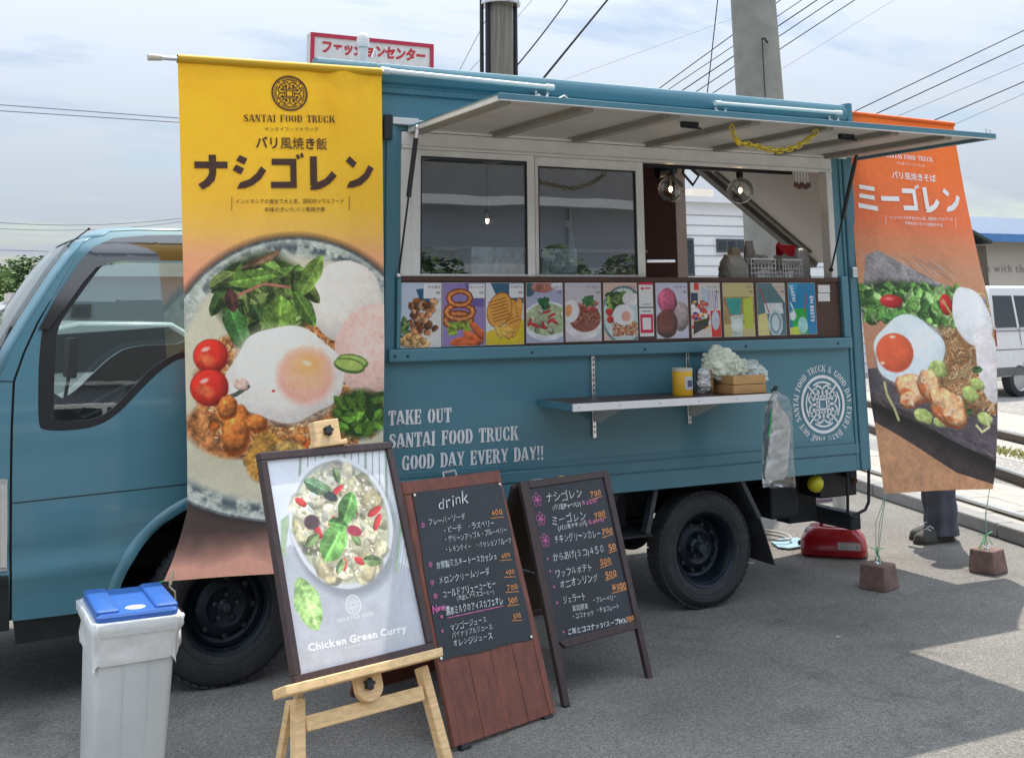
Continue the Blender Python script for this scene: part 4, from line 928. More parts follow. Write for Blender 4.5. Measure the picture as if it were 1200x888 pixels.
# beige building with blue roof on the right
by = 20.0
A = at(1080, 300, by); z1 = at(1190, 281, by)[2]; z2 = at(1190, 257, by + 7)[2]
bb = thing('beige_shop_building', (A[0], by, 0), 'long beige shop building with a blue metal roof beyond the tracks', 'building')
mb = MB(); mb.box((A[0], by, 0), (A[0] + 26, by + 14, z1)); mb.build('wall', WALLB, parent=bb)
mb = MB(); rows = []
nrib = 60
for i in range(nrib + 1):
    x = A[0] - .5 + 27 * i / nrib; h = .05 if i % 2 else 0
    rows.append([(x, by - .6, z1 + .05 + h), (x, by + 7, z2 + h), (x, by + 14.6, z1 + .05 + h)])
mb.grid(rows); mb.build('roof', BLUER, parent=bb, solid=.03)
mb = MB(); mb.box((A[0] - .5, by - .72, z1 - .12), (A[0] + 26.5, by - .58, z1 + .12)); mb.build('gutter', M('bright_blue_gutter', (0.07, 0.22, 0.5), .4), parent=bb)
mb = MB(); pz = at(1170, 313, by - .02)
tx0, tx1 = at(1146, 313, by)[0], at(1200, 313, by)[0]; put_text(mb, 'ple with th', tx0, at(1172, 317, by)[2] - .05, .34, lambda a, b: (a, by - .02, b), off=.0, track=.08, wx=(tx1 - tx0) / (textw('ple with th', .34, 0, .08)))
mb.build('wall_lettering', M('grey_wall_lettering', (0.34, 0.31, 0.27), .8), parent=bb, kind='stuff')

# little gabled shed roof with dark leaves peeking past the banner
q = at(1150, 281, 16.0)
sh = thing('small_shed', (q[0], 16, 0), 'small dark gabled roof just right of the orange banner', 'shed')
mb = MB(); mb.box((q[0] - 2.2, 16, 0), (q[0] + .15, 18, q[2] - .15)); mb.build('wall', M('brown_shed_wall', (.11, .08, .06), .8), parent=sh)
mb = MB(); e = at(1163, 284, 15.8); mb.add([(q[0] - 1.4, 15.8, q[2] + .55), (e[0], 15.8, e[2]), (e[0], 18.2, e[2]), (q[0] - 1.4, 18.2, q[2] + .55)], [(0, 1, 2, 3)]); mb.build('roof', M('dark_green_roof', (.035, .055, .05), .6), parent=sh, solid=.08)

# shop sign above the roof
sy = 22.0
s0, s1 = at(364, 38, sy), at(508, 44, sy); zb = at(364, 94, sy)[2]
sg = thing('shop_sign', ((s0[0] + s1[0]) / 2, sy, 0), 'white roadside sign with red border and red katakana above the truck roof', 'sign')
tx = at(364, 38, sy)[2]
mb = MB(); mb.box((s0[0], sy, zb), (s1[0], sy + .3, tx)); mb.build('sign_panel', M('sign_white', (.60, .59, .58), .5), parent=sg)
RD = M('sign_red', (.42, .015, .05), .5); RD2 = M('sign_letter_red', (.46, .02, .025), .5)
for nm, a, b in (('t', (s0[0], tx - .10), (s1[0], tx)), ('b', (s0[0], zb), (s1[0], zb + .1)), ('l', (s0[0], zb + .102), (s0[0] + .1, tx - .102)), ('r', (s1[0] - .1, zb + .102), (s1[0], tx - .102))):
    mb = MB(); mb.box((a[0], sy - .03, a[1]), (b[0], sy - .002, b[1])); mb.build('sign_border', RD, parent=sg)
mb = MB(); wd = s1[0] - s0[0]; lx = s0[0] + .27; ls = (wd - .5) / 10.0 * 1.02
put_text(mb, 'ファッションセンター', lx, at(372, 62, sy)[2] + .04, ls * 1.22, lambda a, b: (a, sy - .01, b), off=.045, track=-.02, slant=.10, wx=.82)
mb.build('sign_lettering', RD2, parent=sg, kind='stuff')
mb = MB(); put_text(mb, 'しまむら', s0[0] + .30, at(372, 62, sy)[2] - .60, ls * 2.0, lambda a, b: (a, sy - .012, b), off=.06, track=.12); mb.build('sign_lettering', RD2, parent=sg, kind='stuff')
for xx in (s0[0] + .6, s1[0] - .6):
    mb = MB(); mb.tube([(xx, sy + .45, 0), (xx, sy + .45, tx - .3)], .12, 10); mb.build('post', ALU, parent=sg)

# utility poles
def leafcloud(mb, c, rad, n, size, seed, flat=1.0):
    r = random.Random(seed)
    for i in range(n):
        a = r.uniform(0, 6.28); zc = r.uniform(-1, 1); q = r.random() ** .4
        s_ = math.sqrt(1 - zc * zc); p = np.array([c[0] + math.cos(a) * s_ * rad[0] * q, c[1] + math.sin(a) * s_ * rad[1] * q, c[2] + zc * rad[2] * q])
        d = np.array([r.gauss(0, 1), r.gauss(0, 1), r.gauss(0, 1) + .6]); e1, e2, d = basis(d); k = size * r.uniform(.6, 1.4)
        mb.add([p - e1 * k, p - e2 * k * .5, p + e1 * k, p + e2 * k * .5], [(0, 1, 2, 3)])
py = 4.0
a, b = at(568, 60, py), at(605, 60, py)
pr = (b[0] - a[0]) / 2 * .78; pc = ((a[0] + b[0]) / 2, py)
up = thing('utility_pole', (pc[0], py, 0), 'weathered grey brown utility pole with black cables strapped down both sides', 'utility pole')
WP = M('weathered_pole', (0.22, 0.195, 0.16), 0.85, 0, 0.3, 3, 0.3, 30, stretch=(14, 14, .7), dirt=0.3, dcol=(.11, .09, .07))
mb = MB(); mb.tube([(pc[0], py, 0), (pc[0] - .02, py, 9)], [pr * 1.06, pr * .9], 20); mb.build('post', WP, parent=up, smooth=40)
for sx in (-1, 1):
    xx = pc[0] + sx * pr * 1.13
    mb = MB(); mb.tube([(xx, py - .03, 0), (xx - .01, py - .03, 9)], .022, 8); mb.build('cable', BLK, parent=up, smooth=40)
    mb = MB(); mb.tube([(xx + .03 * sx, py + .04, 0), (xx + .03 * sx, py + .04, 9)], .02, 8); mb.build('cable', BLK, parent=up, smooth=40)
mb = MB(); zz = at(587, 5, py)[2]; mb.lathe([(pr + .06, -.02), (pr + .065, 0), (pr + .06, .02)], (pc[0], py, zz), n=20); mb.build('strap', STEEL, parent=up, smooth=40)
py2 = 4.0
a, b = at(864, 60, py2), at(906, 60, py2)
pr = (b[0] - a[0]) / 2; pc2 = ((a[0] + b[0]) / 2, py2)
up2 = thing('utility_pole', (pc2[0], py2, 0), 'thick pale concrete utility pole rising behind the right end of the truck', 'utility pole')
mb = MB(); mb.tube([(pc2[0] + .12, py2, 0), (pc2[0] - .13, py2, 10)], [pr * 1.16, pr * .8], 24); mb.build('post', M('pole_concrete', (.27, .265, .235), .9, 0, .14, 6, .3, 60, dirt=.35, dcol=(.16, .16, .14)), parent=up2, smooth=40)
mb = MB(); p = at(893, 46, py2 - pr - .02); mb.tube([p, p + np.array([.0, -.04, .0]), p + np.array([.03, -.05, -.05])], .012, 6); mb.tube([p, p + np.array([.02, .02, -.6])], .006, 5); mb.build('step_bolt', BLK, parent=up2)

# overhead wires, each at its own distance
WIREM = M('black_wire', (0.012, 0.012, 0.014), 0.95, spec=.05); WIREP = M('faded_wire', (0.16, 0.19, 0.24), 0.7)
def wire(p0, p1, y0, y1, rad, label, sag=.0, mt=None, n=10):
    A = at(*p0, y0); B = at(*p1, y1); e = (B - A) * .25; A = A - e; B = B + e; pts = []
    for i in range(n + 1):
        t = i / n; q = A * (1 - t) + B * t; q[2] -= sag * 4 * t * (1 - t); pts.append(q)
    mb = MB(); mb.tube(pts, rad, 5); o = mb.build('overhead_wire', mt or WIREM, loc=pts[0], smooth=60)
    tag(o, label, 'wire', 'overhead wires across the sky')
wire((0, 123), (215, 139), 26, 26, .013, 'upper thin wire left of the yellow banner', .0, WIREP)
wire((0, 130), (215, 144), 26, 26, .013, 'second thin wire just under the uppermost one left of the yellow banner', .0, WIREP)
wire((0, 254), (215, 249), 30, 30, .010, 'faint wire just above the cab roof', .3, WIREP)
wire((0, 261), (215, 253), 30, 30, .009, 'fainter wire a hair below the one above the cab roof', .3, WIREP)
wire((0, 293), (98, 296), 34, 34, .012, 'lowest faint wire left of the cab', 0, WIREP)
wire((610, 70), (664, 0), 10, 12, .012, 'wavy black wire rising from the weathered pole', .05)
wire((640, 88), (712, 0), 9, 12, .018, 'thick twisted black wire right of the weathered pole')
wire((541, 78), (565, 32), 14, 14, .007, 'faint wire left of the weathered pole', 0, WIREP)
wire((558, 75), (624, 0), 16, 16, .006, 'hair thin wire crossing behind the weathered pole', 0, WIREP)
wire((829, 108), (841, 0), 8, 8, .008, 'single near vertical wire left of the concrete pole', 0, M('reddish_wire', (.04, .02, .02), .95, spec=.05))
for i, (p0, p1, wd_) in enumerate((((775, 102), (915, 0), .012), ((785, 104), (940, 0), .010), ((800, 106), (958, 0), .014), ((817, 107), (977, 0), .012), ((836, 109), (1002, 0), .012))):
    wire(p0, p1, 18, 16, wd_, ('steepest', 'second', 'middle', 'fourth', 'lowest')[i] + ' of the five wires fanning past the concrete pole')
wire((910, 85), (1048, 0), 22, 22, .007, 'faint wire right of the concrete pole', 0, WIREP)
wire((688, 84), (870, 18), 26, 26, .006, 'very faint wire between the two poles', 0, WIREP)
for i, (p0, p1, wd_, m_) in enumerate((((1001, 131), (1200, 36), .014, None), ((1026, 134), (1200, 53), .015, None), ((1050, 137), (1200, 74), .011, WIREP), ((1093, 142), (1200, 96), .015, None), ((1118, 146), (1200, 110), .011, WIREP))):
    wire(p0, p1, 18, 18, wd_, ('topmost', 'second', 'third, pale', 'fourth, dark', 'bottom, pale')[i] + ' wire above the orange banner', 0, m_)

# wooded hill, house and shrub at the left edge
TRUNK = M('bark', (.07, .05, .035), .9, 0, .3, 8, .4, 20)
LEAFS = [M('foliage_mid_green', (.10, .17, .045), .7, 0, .45, 1.1), M('foliage_yellow_green', (.17, .23, .055), .7, 0, .4, 1.3), M('foliage_dark_green', (.06, .11, .035), .7, 0, .4, 1.2)]
hd = 48.0
mb = MB(); rows = []
for j in range(9):
    row = []
    for i in range(21):
        x = -14 + i * 2.1; y = hd - 1 + j * 3; h = 3.0 * math.sin(min(1, j / 5.) * 1.57) + .5 * math.sin(i * .9 + j); row.append((x, y, max(-.1, h) if j else -.1))
    rows.append(row)
mb.grid(rows); mb.build('hill', LEAFS[2], smooth=80, kind='structure')
r = random.Random(12)
LB = ('rounded mid green tree on the hill, ', 'yellow green tree on the hill, ', 'dark green tree on the hill, ')
spots = [(-3.2, hd + 1, 2), (-1.0, hd, 0), (1.0, hd + 2, 1), (2.6, hd - 1, 0), (4.3, hd + 1, 2), (6.2, hd, 1), (8.0, hd + 2, 0), (10.2, hd, 2), (-5.5, hd, 1)]
for i, (x, y, k) in enumerate(spots):
    top = 3.45 + r.uniform(-.25, .35) + (y - hd) * .05
    t = thing('hill_tree', (x, y, 0), 'leafy ' + LB[k] + ('first', 'second', 'third', 'fourth', 'fifth', 'sixth', 'seventh', 'eighth', 'ninth')[sorted([s[0] for s in spots]).index(x)] + ' from the left', 'tree', 'trees on the hill at the left edge')
    m1 = MB(); m1.tube([(x, y, 0), (x + .1, y, 1.6), (x - .1, y, 2.6)], [.16, .12, .06], 8); m1.tube([(x + .05, y, 1.4), (x + .8, y - .2, 2.4)], [.07, .03], 6); m1.tube([(x, y, 1.2), (x - .8, y - .1, 2.3)], [.07, .03], 6); m1.build('trunk', TRUNK, parent=t)
    m2 = MB()
    for q in range(9): leafcloud(m2, (x + r.uniform(-1.0, 1.0), y + r.uniform(-.8, .8), top - 1.0 + r.uniform(-1.0, .7)), (.75, .7, .5), 170, .10, i * 20 + q)
    leafcloud(m2, (x, y, top - 1.9), (1.4, 1.2, 1.2), 500, .12, 900 + i)
    m2.build('crown', LEAFS[k], parent=t, recalc=False)
hp = at(10, 345, 36.0)
lh = thing('grey_house', (hp[0], 36, 0), 'low light grey house with a pale parapet at the left edge', 'house')
mb = MB(); zt = at(20, 363, 36.0)[2]; mb.box((-4, 36, 0), (3.2, 42, zt - .1)); mb.build('wall', M('light_grey_wall', (.42, .42, .41), .8), parent=lh)
mb = MB(); xa, xb = at(-60, 365, 35.7)[0], at(38, 347, 35.7)[0]; za, zb_ = at(0, 378, 35.7)[2], at(36, 350, 35.7)[2]
mb.add([(xa, 35.6, za - .3), (xb, 35.6, zb_), (xb, 42.3, zb_ + .1), (xa, 42.3, za - .2)], [(0, 1, 2, 3)]); mb.build('roof', M('grey_roof_sheet', (.30, .31, .32), .6), parent=lh, solid=.1)
mb = MB(); c0, c1 = at(12, 343, 38.0), at(37, 356, 38.0); mb.box((c0[0], 38, zt - .4), (c1[0], 41, c0[2])); mb.build('parapet', M('cream_parapet', (.55, .50, .45), .8), parent=lh)
sp_ = at(8, 385, 20.0)
t = thing('shrub', (sp_[0], 20, 0), 'thin leafy shrub in front of the grey house', 'shrub')
m1 = MB(); m1.tube([(sp_[0], 20, 0), (sp_[0], 20, 1.2)], [.03, .01], 6); m1.tube([(sp_[0], 20, .5), (sp_[0] + .2, 20, 1.3)], [.02, .008], 6); m1.build('trunk', TRUNK, parent=t)
m2 = MB(); leafcloud(m2, (sp_[0] + .05, 20, 1.15), (.30, .25, .35), 260, .04, 77); m2.build('crown', LEAFS[0], parent=t, recalc=False)

gy_ = 12.0
gx0, gx1 = at(74, 340, gy_)[0], at(430, 340, gy_)[0]; gz = at(150, 311, gy_)[2]
gb = thing('grey_building', (gx0, gy_, 0), 'plain grey building with a white roof band, seen through the cab window', 'building')
mb = MB(); mb.box((gx0, gy_, 0), (gx1, gy_ + 6, gz - .16)); mb.build('wall', M('grey_render', (.36, .40, .42), .8, 0, .05, 1), parent=gb)
mb = MB(); mb.box((gx0 - .05, gy_ - .12, gz - .159), (gx1, gy_ + 6.1, gz)); mb.build('roof_band', M('white_fascia', (.72, .74, .74), .6), parent=gb)
mb = MB(); a_, b_ = at(84, 357, gy_), at(106, 372, gy_); mb.box((a_[0], gy_ - .03, b_[2]), (b_[0], gy_ - .001, a_[2])); f_ = mb.build('window', DARKF, parent=gb)
mb = MB(); mb.box((a_[0] + .05, gy_ - .037, b_[2] + .04), (b_[0] - .05, gy_ - .031, a_[2] - .04)); mb.build('pane', GLD, parent=f_)

# ------------------------------------------------------------------ the food truck
BX0, BX1, BW, BZ0, BZ1 = 1.66, 5.06, 1.65, 0.65, 2.79
TR = thing('food_truck', (3.0, .8, 0), 'teal food truck with an open serving window, raised awning and white lettering', 'food truck')
def part(mb, name, mt, parent=TR, **k): return mb.build(name, mt, parent=parent, **k)

# service side panel with the window opening
HX0, HX1, HZ0, HZ1 = 2.10, X0(976, 250), 1.745, 2.475
mb = MB()
mb.box((BX0, 0, BZ0), (HX0, .035, BZ1)); mb.box((HX1, 0, BZ0), (BX1, .035, BZ1))
mb.box((HX0, 0, BZ0), (HX1, .035, HZ0)); mb.box((HX0, 0, HZ1), (HX1, .035, BZ1))
part(mb, 'side_panel', TEAL)
XCW = float(at(803, 250, 1.56)[0])
mb = MB(); mb.box((BX0, BW - .04, BZ0), (XCW, BW, BZ1)); mb.box((XCW, BW - .04, BZ0), (BX1, BW, .9)); mb.box((XCW, BW - .04, 2.62), (BX1, BW, BZ1)); mb.box((BX0, .04, BZ0), (BX0 + .035, BW - .041, BZ1)); part(mb, 'wall_panel', TEAL)
mb = MB(); mb.box((BX0, .04, .70), (BX1 - .01, BW - .04, .745)); part(mb, 'floor_panel', M('interior_floor', (.12, .12, .12), .5))
# roof with crown
mb = MB(); rows = []
for i in range(9):
    y = -.005 + (BW + .01) * i / 8; z = BZ1 - .05 + .055 * math.sin(math.pi * i / 8)
    rows.append([(BX0 - .01, y, z), (BX1 + .02, y, z)])
mb.grid(rows); part(mb, 'roof', TEALD, solid=.02, smooth=60)
# rounded roof rail, profile in (y, z)
prof = [(-.002, 2.655), (-.018, 2.66), (-.020, 2.685), (-.012, 2.69), (-.014, 2.70), (-.034, 2.712), (-.044, 2.74), (-.042, 2.775), (-.024, 2.802), (.01, 2.812), (.06, 2.808), (.06, 2.70), (0.0, 2.69)]
mb = MB(); n = len(prof)
for x in (BX0 - .01, BX1 + .0): mb.v += [(x, y, z) for y, z in prof]
mb.f += [(i, (i + 1) % n, (i + 1) % n + n, i + n) for i in range(n)] + [tuple(range(n)), tuple(reversed(range(n, 2 * n)))]
part(mb, 'roof_rail', TEALD, smooth=35)
mb = MB()
for i in range(86): mb.lathe([(.004, 0), (.003, .003), (0.0005, .004)], (BX0 + .03 + i * .04, -.0195, 2.673), (0, -1, 0), 6)
for i in range(84): mb.lathe([(.0035, 0), (.0025, .0025), (.0005, .003)], (BX0 + .04 + i * .04, -.0005, .815), (0, -1, 0), 6)
o = part(mb, 'rivets', TEALD); o['kind'] = 'stuff'
mb = MB(); mb.box((BX1 - .03, -.046, 2.64), (BX1 + .006, .05, 2.818)); part(mb, 'rail_end_cap', TEALD, bevel=.006)
# corner posts
mb = MB(); mb.box((4.99, -.016, BZ0 - .005), (BX1 + .006, .05, 2.652)); part(mb, 'corner_post', TEALD, bevel=.008)
mb = MB(); mb.box((4.962, -.009, BZ0), (4.984, .0, 2.652)); part(mb, 'seam_strip', TEALD, bevel=.004)
mb = MB(); mb.box((2.02, -.016, 1.345), (2.075, 0, 2.52)); part(mb, 'post_trim', TEALD, bevel=.005)
mb = MB(); mb.box((BX0 - .01, -.02, BZ0 - .005), (BX0 + .07, .05, 2.652)); part(mb, 'corner_post', TEALD, bevel=.008)
# bottom rails
mb = MB(); mb.box((BX0 + .072, -.006, BZ0 - .004), (4.988, 0, .735)); part(mb, 'lower_rail', TEALD, bevel=.003)
mb = MB(); mb.box((BX0 + .072, -.011, .742), (4.988, 0, .795)); part(mb, 'lower_rail', TEALD, bevel=.004)
mb = MB(); mb.box((BX0 + .072, -.004, .802), (4.96, 0, .83)); part(mb, 'lower_rail', TEALD, bevel=.002)
# latch
mb = MB(); q = at(456, 146, -.03); mb.box((q[0] - .028, -.035, q[2] - .075), (q[0] + .018, -.017, q[2] + .05)); lt = part(mb, 'latch', BLK, bevel=.004)
mb = MB(); mb.box((q[0] + .02, -.03, q[2] + .005), (q[0] + .16, -.004, q[2] + .04)); part(mb, 'awning_hinge_end', ALUW, bevel=.003)
mb = MB(); q2 = at(1001, 319, -.03); mb.box((q2[0] - .018, -.04, q2[2] - .03), (q2[0] + .02, -.0225, q2[2] + .03)); part(mb, 'side_latch', STEEL, bevel=.005)
for zz in (1.04, ):
    pass
# serving hatch lip frame and brown menu board
LZ0, LZ1 = 1.345, 1.405
mb = MB(); mb.box((2.035, -.045, LZ0), (4.955, -.001, LZ1)); part(mb, 'lip_rail', TEAL, bevel=.006)
mb = MB(); mb.box((4.905, -.035, LZ1 + .001), (4.955, -.001, 1.76)); part(mb, 'lip_upright', TEAL, bevel=.005)
mb = MB(); mb.box((2.078, -.035, LZ1 + .001), (2.098, -.001, 1.745)); part(mb, 'lip_upright', TEAL, bevel=.004)
mb = MB()
for u, v in ((463, 421), (478, 419), (624, 414), (756, 408), (874, 403), (982, 400)):
    q = at(u, v, -.046); mb.lathe([(.007, 0), (.006, .004), (.001, .005)], (q[0], -.0445, 1.372), (0, -1, 0), 8)
part(mb, 'screw_heads', CHAS, kind='stuff')
mb = MB(); mb.box((2.10, -.012, LZ1 + .001), (4.903, -.001, 1.725)); mbd = part(mb, 'menu_board', BRN, bevel=.002)
mb = MB(); mb.box((2.10, -.02, 1.7255), (4.903, .10, 1.752)); part(mb, 'counter_edge', BRN, bevel=.004)

# aluminium window
AF = 'window_frame'
wx = lambda u: X0(u, 250)
WZ0, WZ1 = 1.7525, HZ1
mb = MB(); mb.box((HX0, -.012, 2.40), (HX1, .06, WZ1 - .006)); mb.box((HX0 + .001, -.018, 2.385), (HX1 - .001, .05, 2.3995)); part(mb, AF, ALUW, bevel=.003)
mb = MB(); mb.box((HX0, -.010, WZ0), (HX0 + .055, .06, 2.384)); part(mb, AF, ALUW, bevel=.003)
mb = MB(); mb.box((HX1 - .045, -.010, WZ0), (HX1, .06, 2.384)); part(mb, AF, ALUW, bevel=.003)
def sash(u0, g0, g1, u1, yy, zt):
    x0, a, b, x1 = wx(u0), wx(g0), wx(g1), wx(u1)
    mb = MB(); mb.box((x0, yy - .012, WZ0), (a, yy + .012, 2.384)); mb.box((b, yy - .012, WZ0), (x1, yy + .012, 2.384))
    mb.box((a, yy - .011, zt), (b, yy + .011, 2.384)); mb.box((a, yy - .011, WZ0), (b, yy + .011, 1.765))
    s = part(mb, 'sash', ALUW, bevel=.002)
    mb = MB(); mb.box((a, yy - .002, 1.765), (b, yy + .002, zt)); part(mb, 'pane', WINGL, parent=s)
    mb = MB(); e = .006
    mb.box((a, yy - .0125, 1.765), (a + e, yy - .003, zt)); mb.box((b - e, yy - .0125, 1.765), (b, yy - .003, zt)); mb.box((a + e, yy - .0125, zt - e), (b - e, yy - .003, zt)); part(mb, 'gasket', BLK, parent=s)
    return s
sash(478, 493, 618, 627, .012, 2.352)
sash(630, 634, 749, 758, .038, 2.335)
# paper notes taped inside the second pane
for u in (681, 738):
    q = at(u, 201, .045); mb = MB(); mb.box((q[0] - .028, .043, q[2] - .03), (q[0] + .028, .0445, q[2] + .03))
    tag(mb.build('paper_note', M('note_paper', (.55, .54, .5), .8), loc=(q[0], .044, q[2] - .03)), 'blank paper note taped at the top ' + ('middle' if u < 700 else 'right corner') + ' of the second window pane', 'note', 'paper notes on the pane')

# interior
INTW = M('interior_wall_panel', (0.30, 0.29, 0.275), 0.6, 0, 0.05, 3)
INTD = M('interior_dark_panel', (0.24, 0.25, 0.27), 0.5)
BRD = M('dark_brown_panel', (0.045, 0.016, 0.016), 0.5, 0, 0.15, 4)
mb = MB(); mb.box((BX0 + .04, .036, .75), (BX0 + .06, BW - .05, 2.70)); part(mb, 'partition', INTD)
xc0, xc1, xc2 = at(752, 250, 1.56)[0], at(791, 250, 1.56)[0], at(803, 250, 1.56)[0]
mb = MB(); mb.box((BX0 + .061, BW - .07, .75), (xc0, BW - .042, 2.70)); part(mb, 'inner_wall', INTD)
mb = MB(); mb.box((xc0 + .002, BW - .10, .75), (xc1, BW - .05, 2.70)); part(mb, 'brown_column', BRD)
mb = MB(); mb.box((xc1 + .002, BW - .10, .75), (xc2, BW - .045, 2.70)); part(mb, 'rear_post', ALUW)
mb = MB(); mb.box((BX0 + .061, .036, 2.66), (BX1, BW - .045, 2.70)); part(mb, 'ceiling_panel', INTD)
mb = MB(); mb.box((4.99, .055, .75), (5.045, .12, 2.66)); part(mb, 'rear_post', AWNR)
mb = MB(); mb.box((4.99, .12, .75), (5.045, BW - .05, 1.15)); mb.box((4.99, .121, 2.60), (5.045, BW - .05, 2.659)); part(mb, 'rear_wall', INTW)
mb = MB(); mb.box((BX0 + .07, .10, 1.69), (4.98, .42, 1.72)); part(mb, 'counter_top', M('counter_steel', (.45, .45, .45), .35, .8))
mb = MB(); mb.box((xc0 - 1.7, BW - .5, 1.3), (xc0, BW - .08, 1.34)); mb.box((xc0 - 1.7, BW - .3, 1.95), (xc0 - .1, BW - .08, 1.97)); part(mb, 'shelf', M('shelf_steel', (.4, .4, .4), .4, .7))
mb = MB(); zt = at(760, 187, .32)[2]; mb.box((wx(757) - .02, .30, 2.40), (4.86, .33, 2.425)); part(mb, 'light_track', BLK)
# pipes of the rear frame, small bracket bits
mb = MB(); mb.tube([at(757, 306, .9), at(790, 306, 1.3)], .01, 6); part(mb, 'shelf_pipe', STEEL)

# rear hatch held up
HT = [np.array([5.10, 1.62, 2.64]), np.array([6.16, 1.62, 1.93])]
d = (HT[1] - HT[0]); d /= np.linalg.norm(d); nn = np.cross(EY, d)
mb = MB(); L_ = np.linalg.norm(HT[1] - HT[0]); mb.obox((5.10, .06, 2.64), d, EY, nn, (0, 0, 0), (L_, 1.56, .035)); rh = part(mb, 'rear_hatch', M('hatch_inner_sheet', (.60, .57, .51), .6, 0, .06, 3), bevel=.004)
mb = MB(); mb.obox((5.10, 1.625, 2.64), d, EY, nn, (0, -.075, .0355), (L_, .0, .075)); mb.obox((5.10, 1.47, 2.64), d, EY, nn, (.1, 0, .0352), (L_ - .15, .03, .05)); part(mb, 'hatch_seal', M('hatch_edge_grey', (.10, .095, .085), .5), parent=rh)

# awning
AZ = 2.472; AY = -1.05; AX0, AX1 = 2.13, 5.12
aw = part(MB().box((AX0, AY + .012, AZ + .010), (AX1, -.015, AZ + .015)), 'awning', AWN)
mb = MB(); mb.box((AX0, AY - .004, AZ - .004), (AX1, AY + .0115, AZ + .024)); part(mb, 'awning_front_rim', TEALD, parent=aw, bevel=.003)
mb = MB(); mb.box((AX0, AY - .009, AZ - .008), (AX1, AY + .016, AZ - .0045)); part(mb, 'awning_lip', ALUW, parent=aw)
mb = MB(); mb.box((AX0, AY + .012, AZ - .010), (AX0 + .012, -.02, AZ + .0095)); part(mb, 'awning_side_rim', ALUW, parent=aw, bevel=.002)
mb = MB(); mb.box((AX0 + .0125, AY + .03, AZ - .016), (AX0 + .075, -.02, AZ + .0095)); part(mb, 'awning_rib', AWNR, parent=aw, bevel=.002)
mb = MB(); mb.box((AX1 - .03, AY + .012, AZ - .006), (AX1, -.02, AZ + .0095)); part(mb, 'awning_side_rim', TEALD, parent=aw, bevel=.002)
mb = MB(); mb.box((AX0 - .001, AY + .012, AZ + .0155), (AX1, -.015, AZ + .022)); part(mb, 'awning_skin', TEALD, parent=aw)
for i, x in enumerate((2.58, 3.05, 3.52, 3.98, 4.42, 4.80)):
    mb = MB(); mb.box((x, AY + .06, AZ - .016), (x + .055, -.06, AZ + .0095)); mb.box((x - .02, AY + .06, AZ + .004), (x + .075, -.06, AZ + .0098)); part(mb, 'awning_rib', AWNR, parent=aw, bevel=.003)
for u, v in ((808, 148), (992, 162)):
    q = atz(u, v, AZ - .01); mb = MB(); mb.box((q[0] - .045, q[1] - .015, AZ - .012), (q[0] + .045, q[1] + .015, AZ + .0095)); mb.tube([(q[0] - .05, q[1], AZ - .015), (q[0] + .06, q[1] - .01, AZ - .02)], .006, 6); part(mb, 'awning_catch', CHAS, parent=aw)
mb = MB(); mb.tube([(5.08, AY + .02, AZ + .02), (5.07, AY + .02, AZ + .05), (5.10, AY + .02, AZ + .05), (5.11, AY + .02, AZ + .02)], .004, 6); mb.tube([(2.42, AY - .0, AZ + .02), (2.45, AY, AZ + .035), (2.47, AY, AZ + .02)], .004, 6); part(mb, 'awning_ring', STEEL, parent=aw)
mb = MB(); mb.box((AX0 + .0, -.022, 2.470), (AX1 - .1, -.0125, 2.53)); part(mb, 'awning_hinge_rail', ALUW, bevel=.006)
# gas struts
for (ut, vt, ub, vb, t0) in ((489, 150, 467, 323, .47), (1004, 181, 974, 316, .56)):
    A = atz(ut, vt, AZ - .004); B = at(ub, vb, -.03)
    C = A * (1 - t0) + B * t0; A1 = A * .93 + B * .07
    mb = MB(); mb.tube([A1, C], .0125, 10); s = part(mb, 'gas_strut', BLK, smooth=50)
    mb = MB(); mb.tube([C, B], .0055, 8); part(mb, 'strut_rod', CHAS, parent=s, smooth=50)
    mb = MB(); mb.tube([A, A1], .010, 8); mb.ball(B, .014, 8, 6); mb.ball(A + np.array([0, 0, .004]), .014, 8, 6); part(mb, 'strut_joint', STEEL if ut < 600 else BLK, parent=s, smooth=50)

# white and steel rails near the roof
def rail(p0, p1, y, rad, mt, brackets):
    A, B = at(*p0, y), at(*p1, y)
    mb = MB(); mb.tube([A, B], rad, 12); e = (B - A) / np.linalg.norm(B - A)
    s = part(mb, 'banner_rail', mt, smooth=50)
    for c0, c1 in ((B - e * .035, B + e * .012), (A - e * .012, A + e * .03)):
        mb = MB(); mb.tube([c0, c1], rad * 1.35, 12); part(mb, 'rail_cap', WPIPE if mt is WPIPE else STEEL, parent=s, smooth=50)
    for t in brackets:
        P = A * (1 - t) + B * t
        mb = MB(); pts = [(P[0] + .035 * math.cos(a), y + .005, P[2] - .035 + .035 * math.sin(a)) for a in np.linspace(0.3, -math.pi - .3, 12)]; mb.tube(pts, .008, 6); mb.tube([(P[0], y, P[2] - .06), (P[0], -.0, P[2] - .06)], .012, 8); mb.lathe([(.026, 0), (.024, .006), (.002, .008)], (P[0], -.035, P[2] - .055), (0, -1, 0), 12); part(mb, 'rail_bracket', STEEL, parent=s, smooth=50)
    return A, B
rail((449, 83), (646, 103), -.075, .0135, WPIPE, (.94,))
rail((840, 121), (984, 132.5), -.075, .0115, WPIPE, (.03, .95))
mb = MB(); mb.tube([(q_, -.02, z_) for q_, z_ in ((at(434, 76, 0)[0], 2.83), (at(437, 70, 0)[0], 2.87), (at(440, 76, 0)[0], 2.83))], .006, 6); part(mb, 'roof_ring', STEEL)
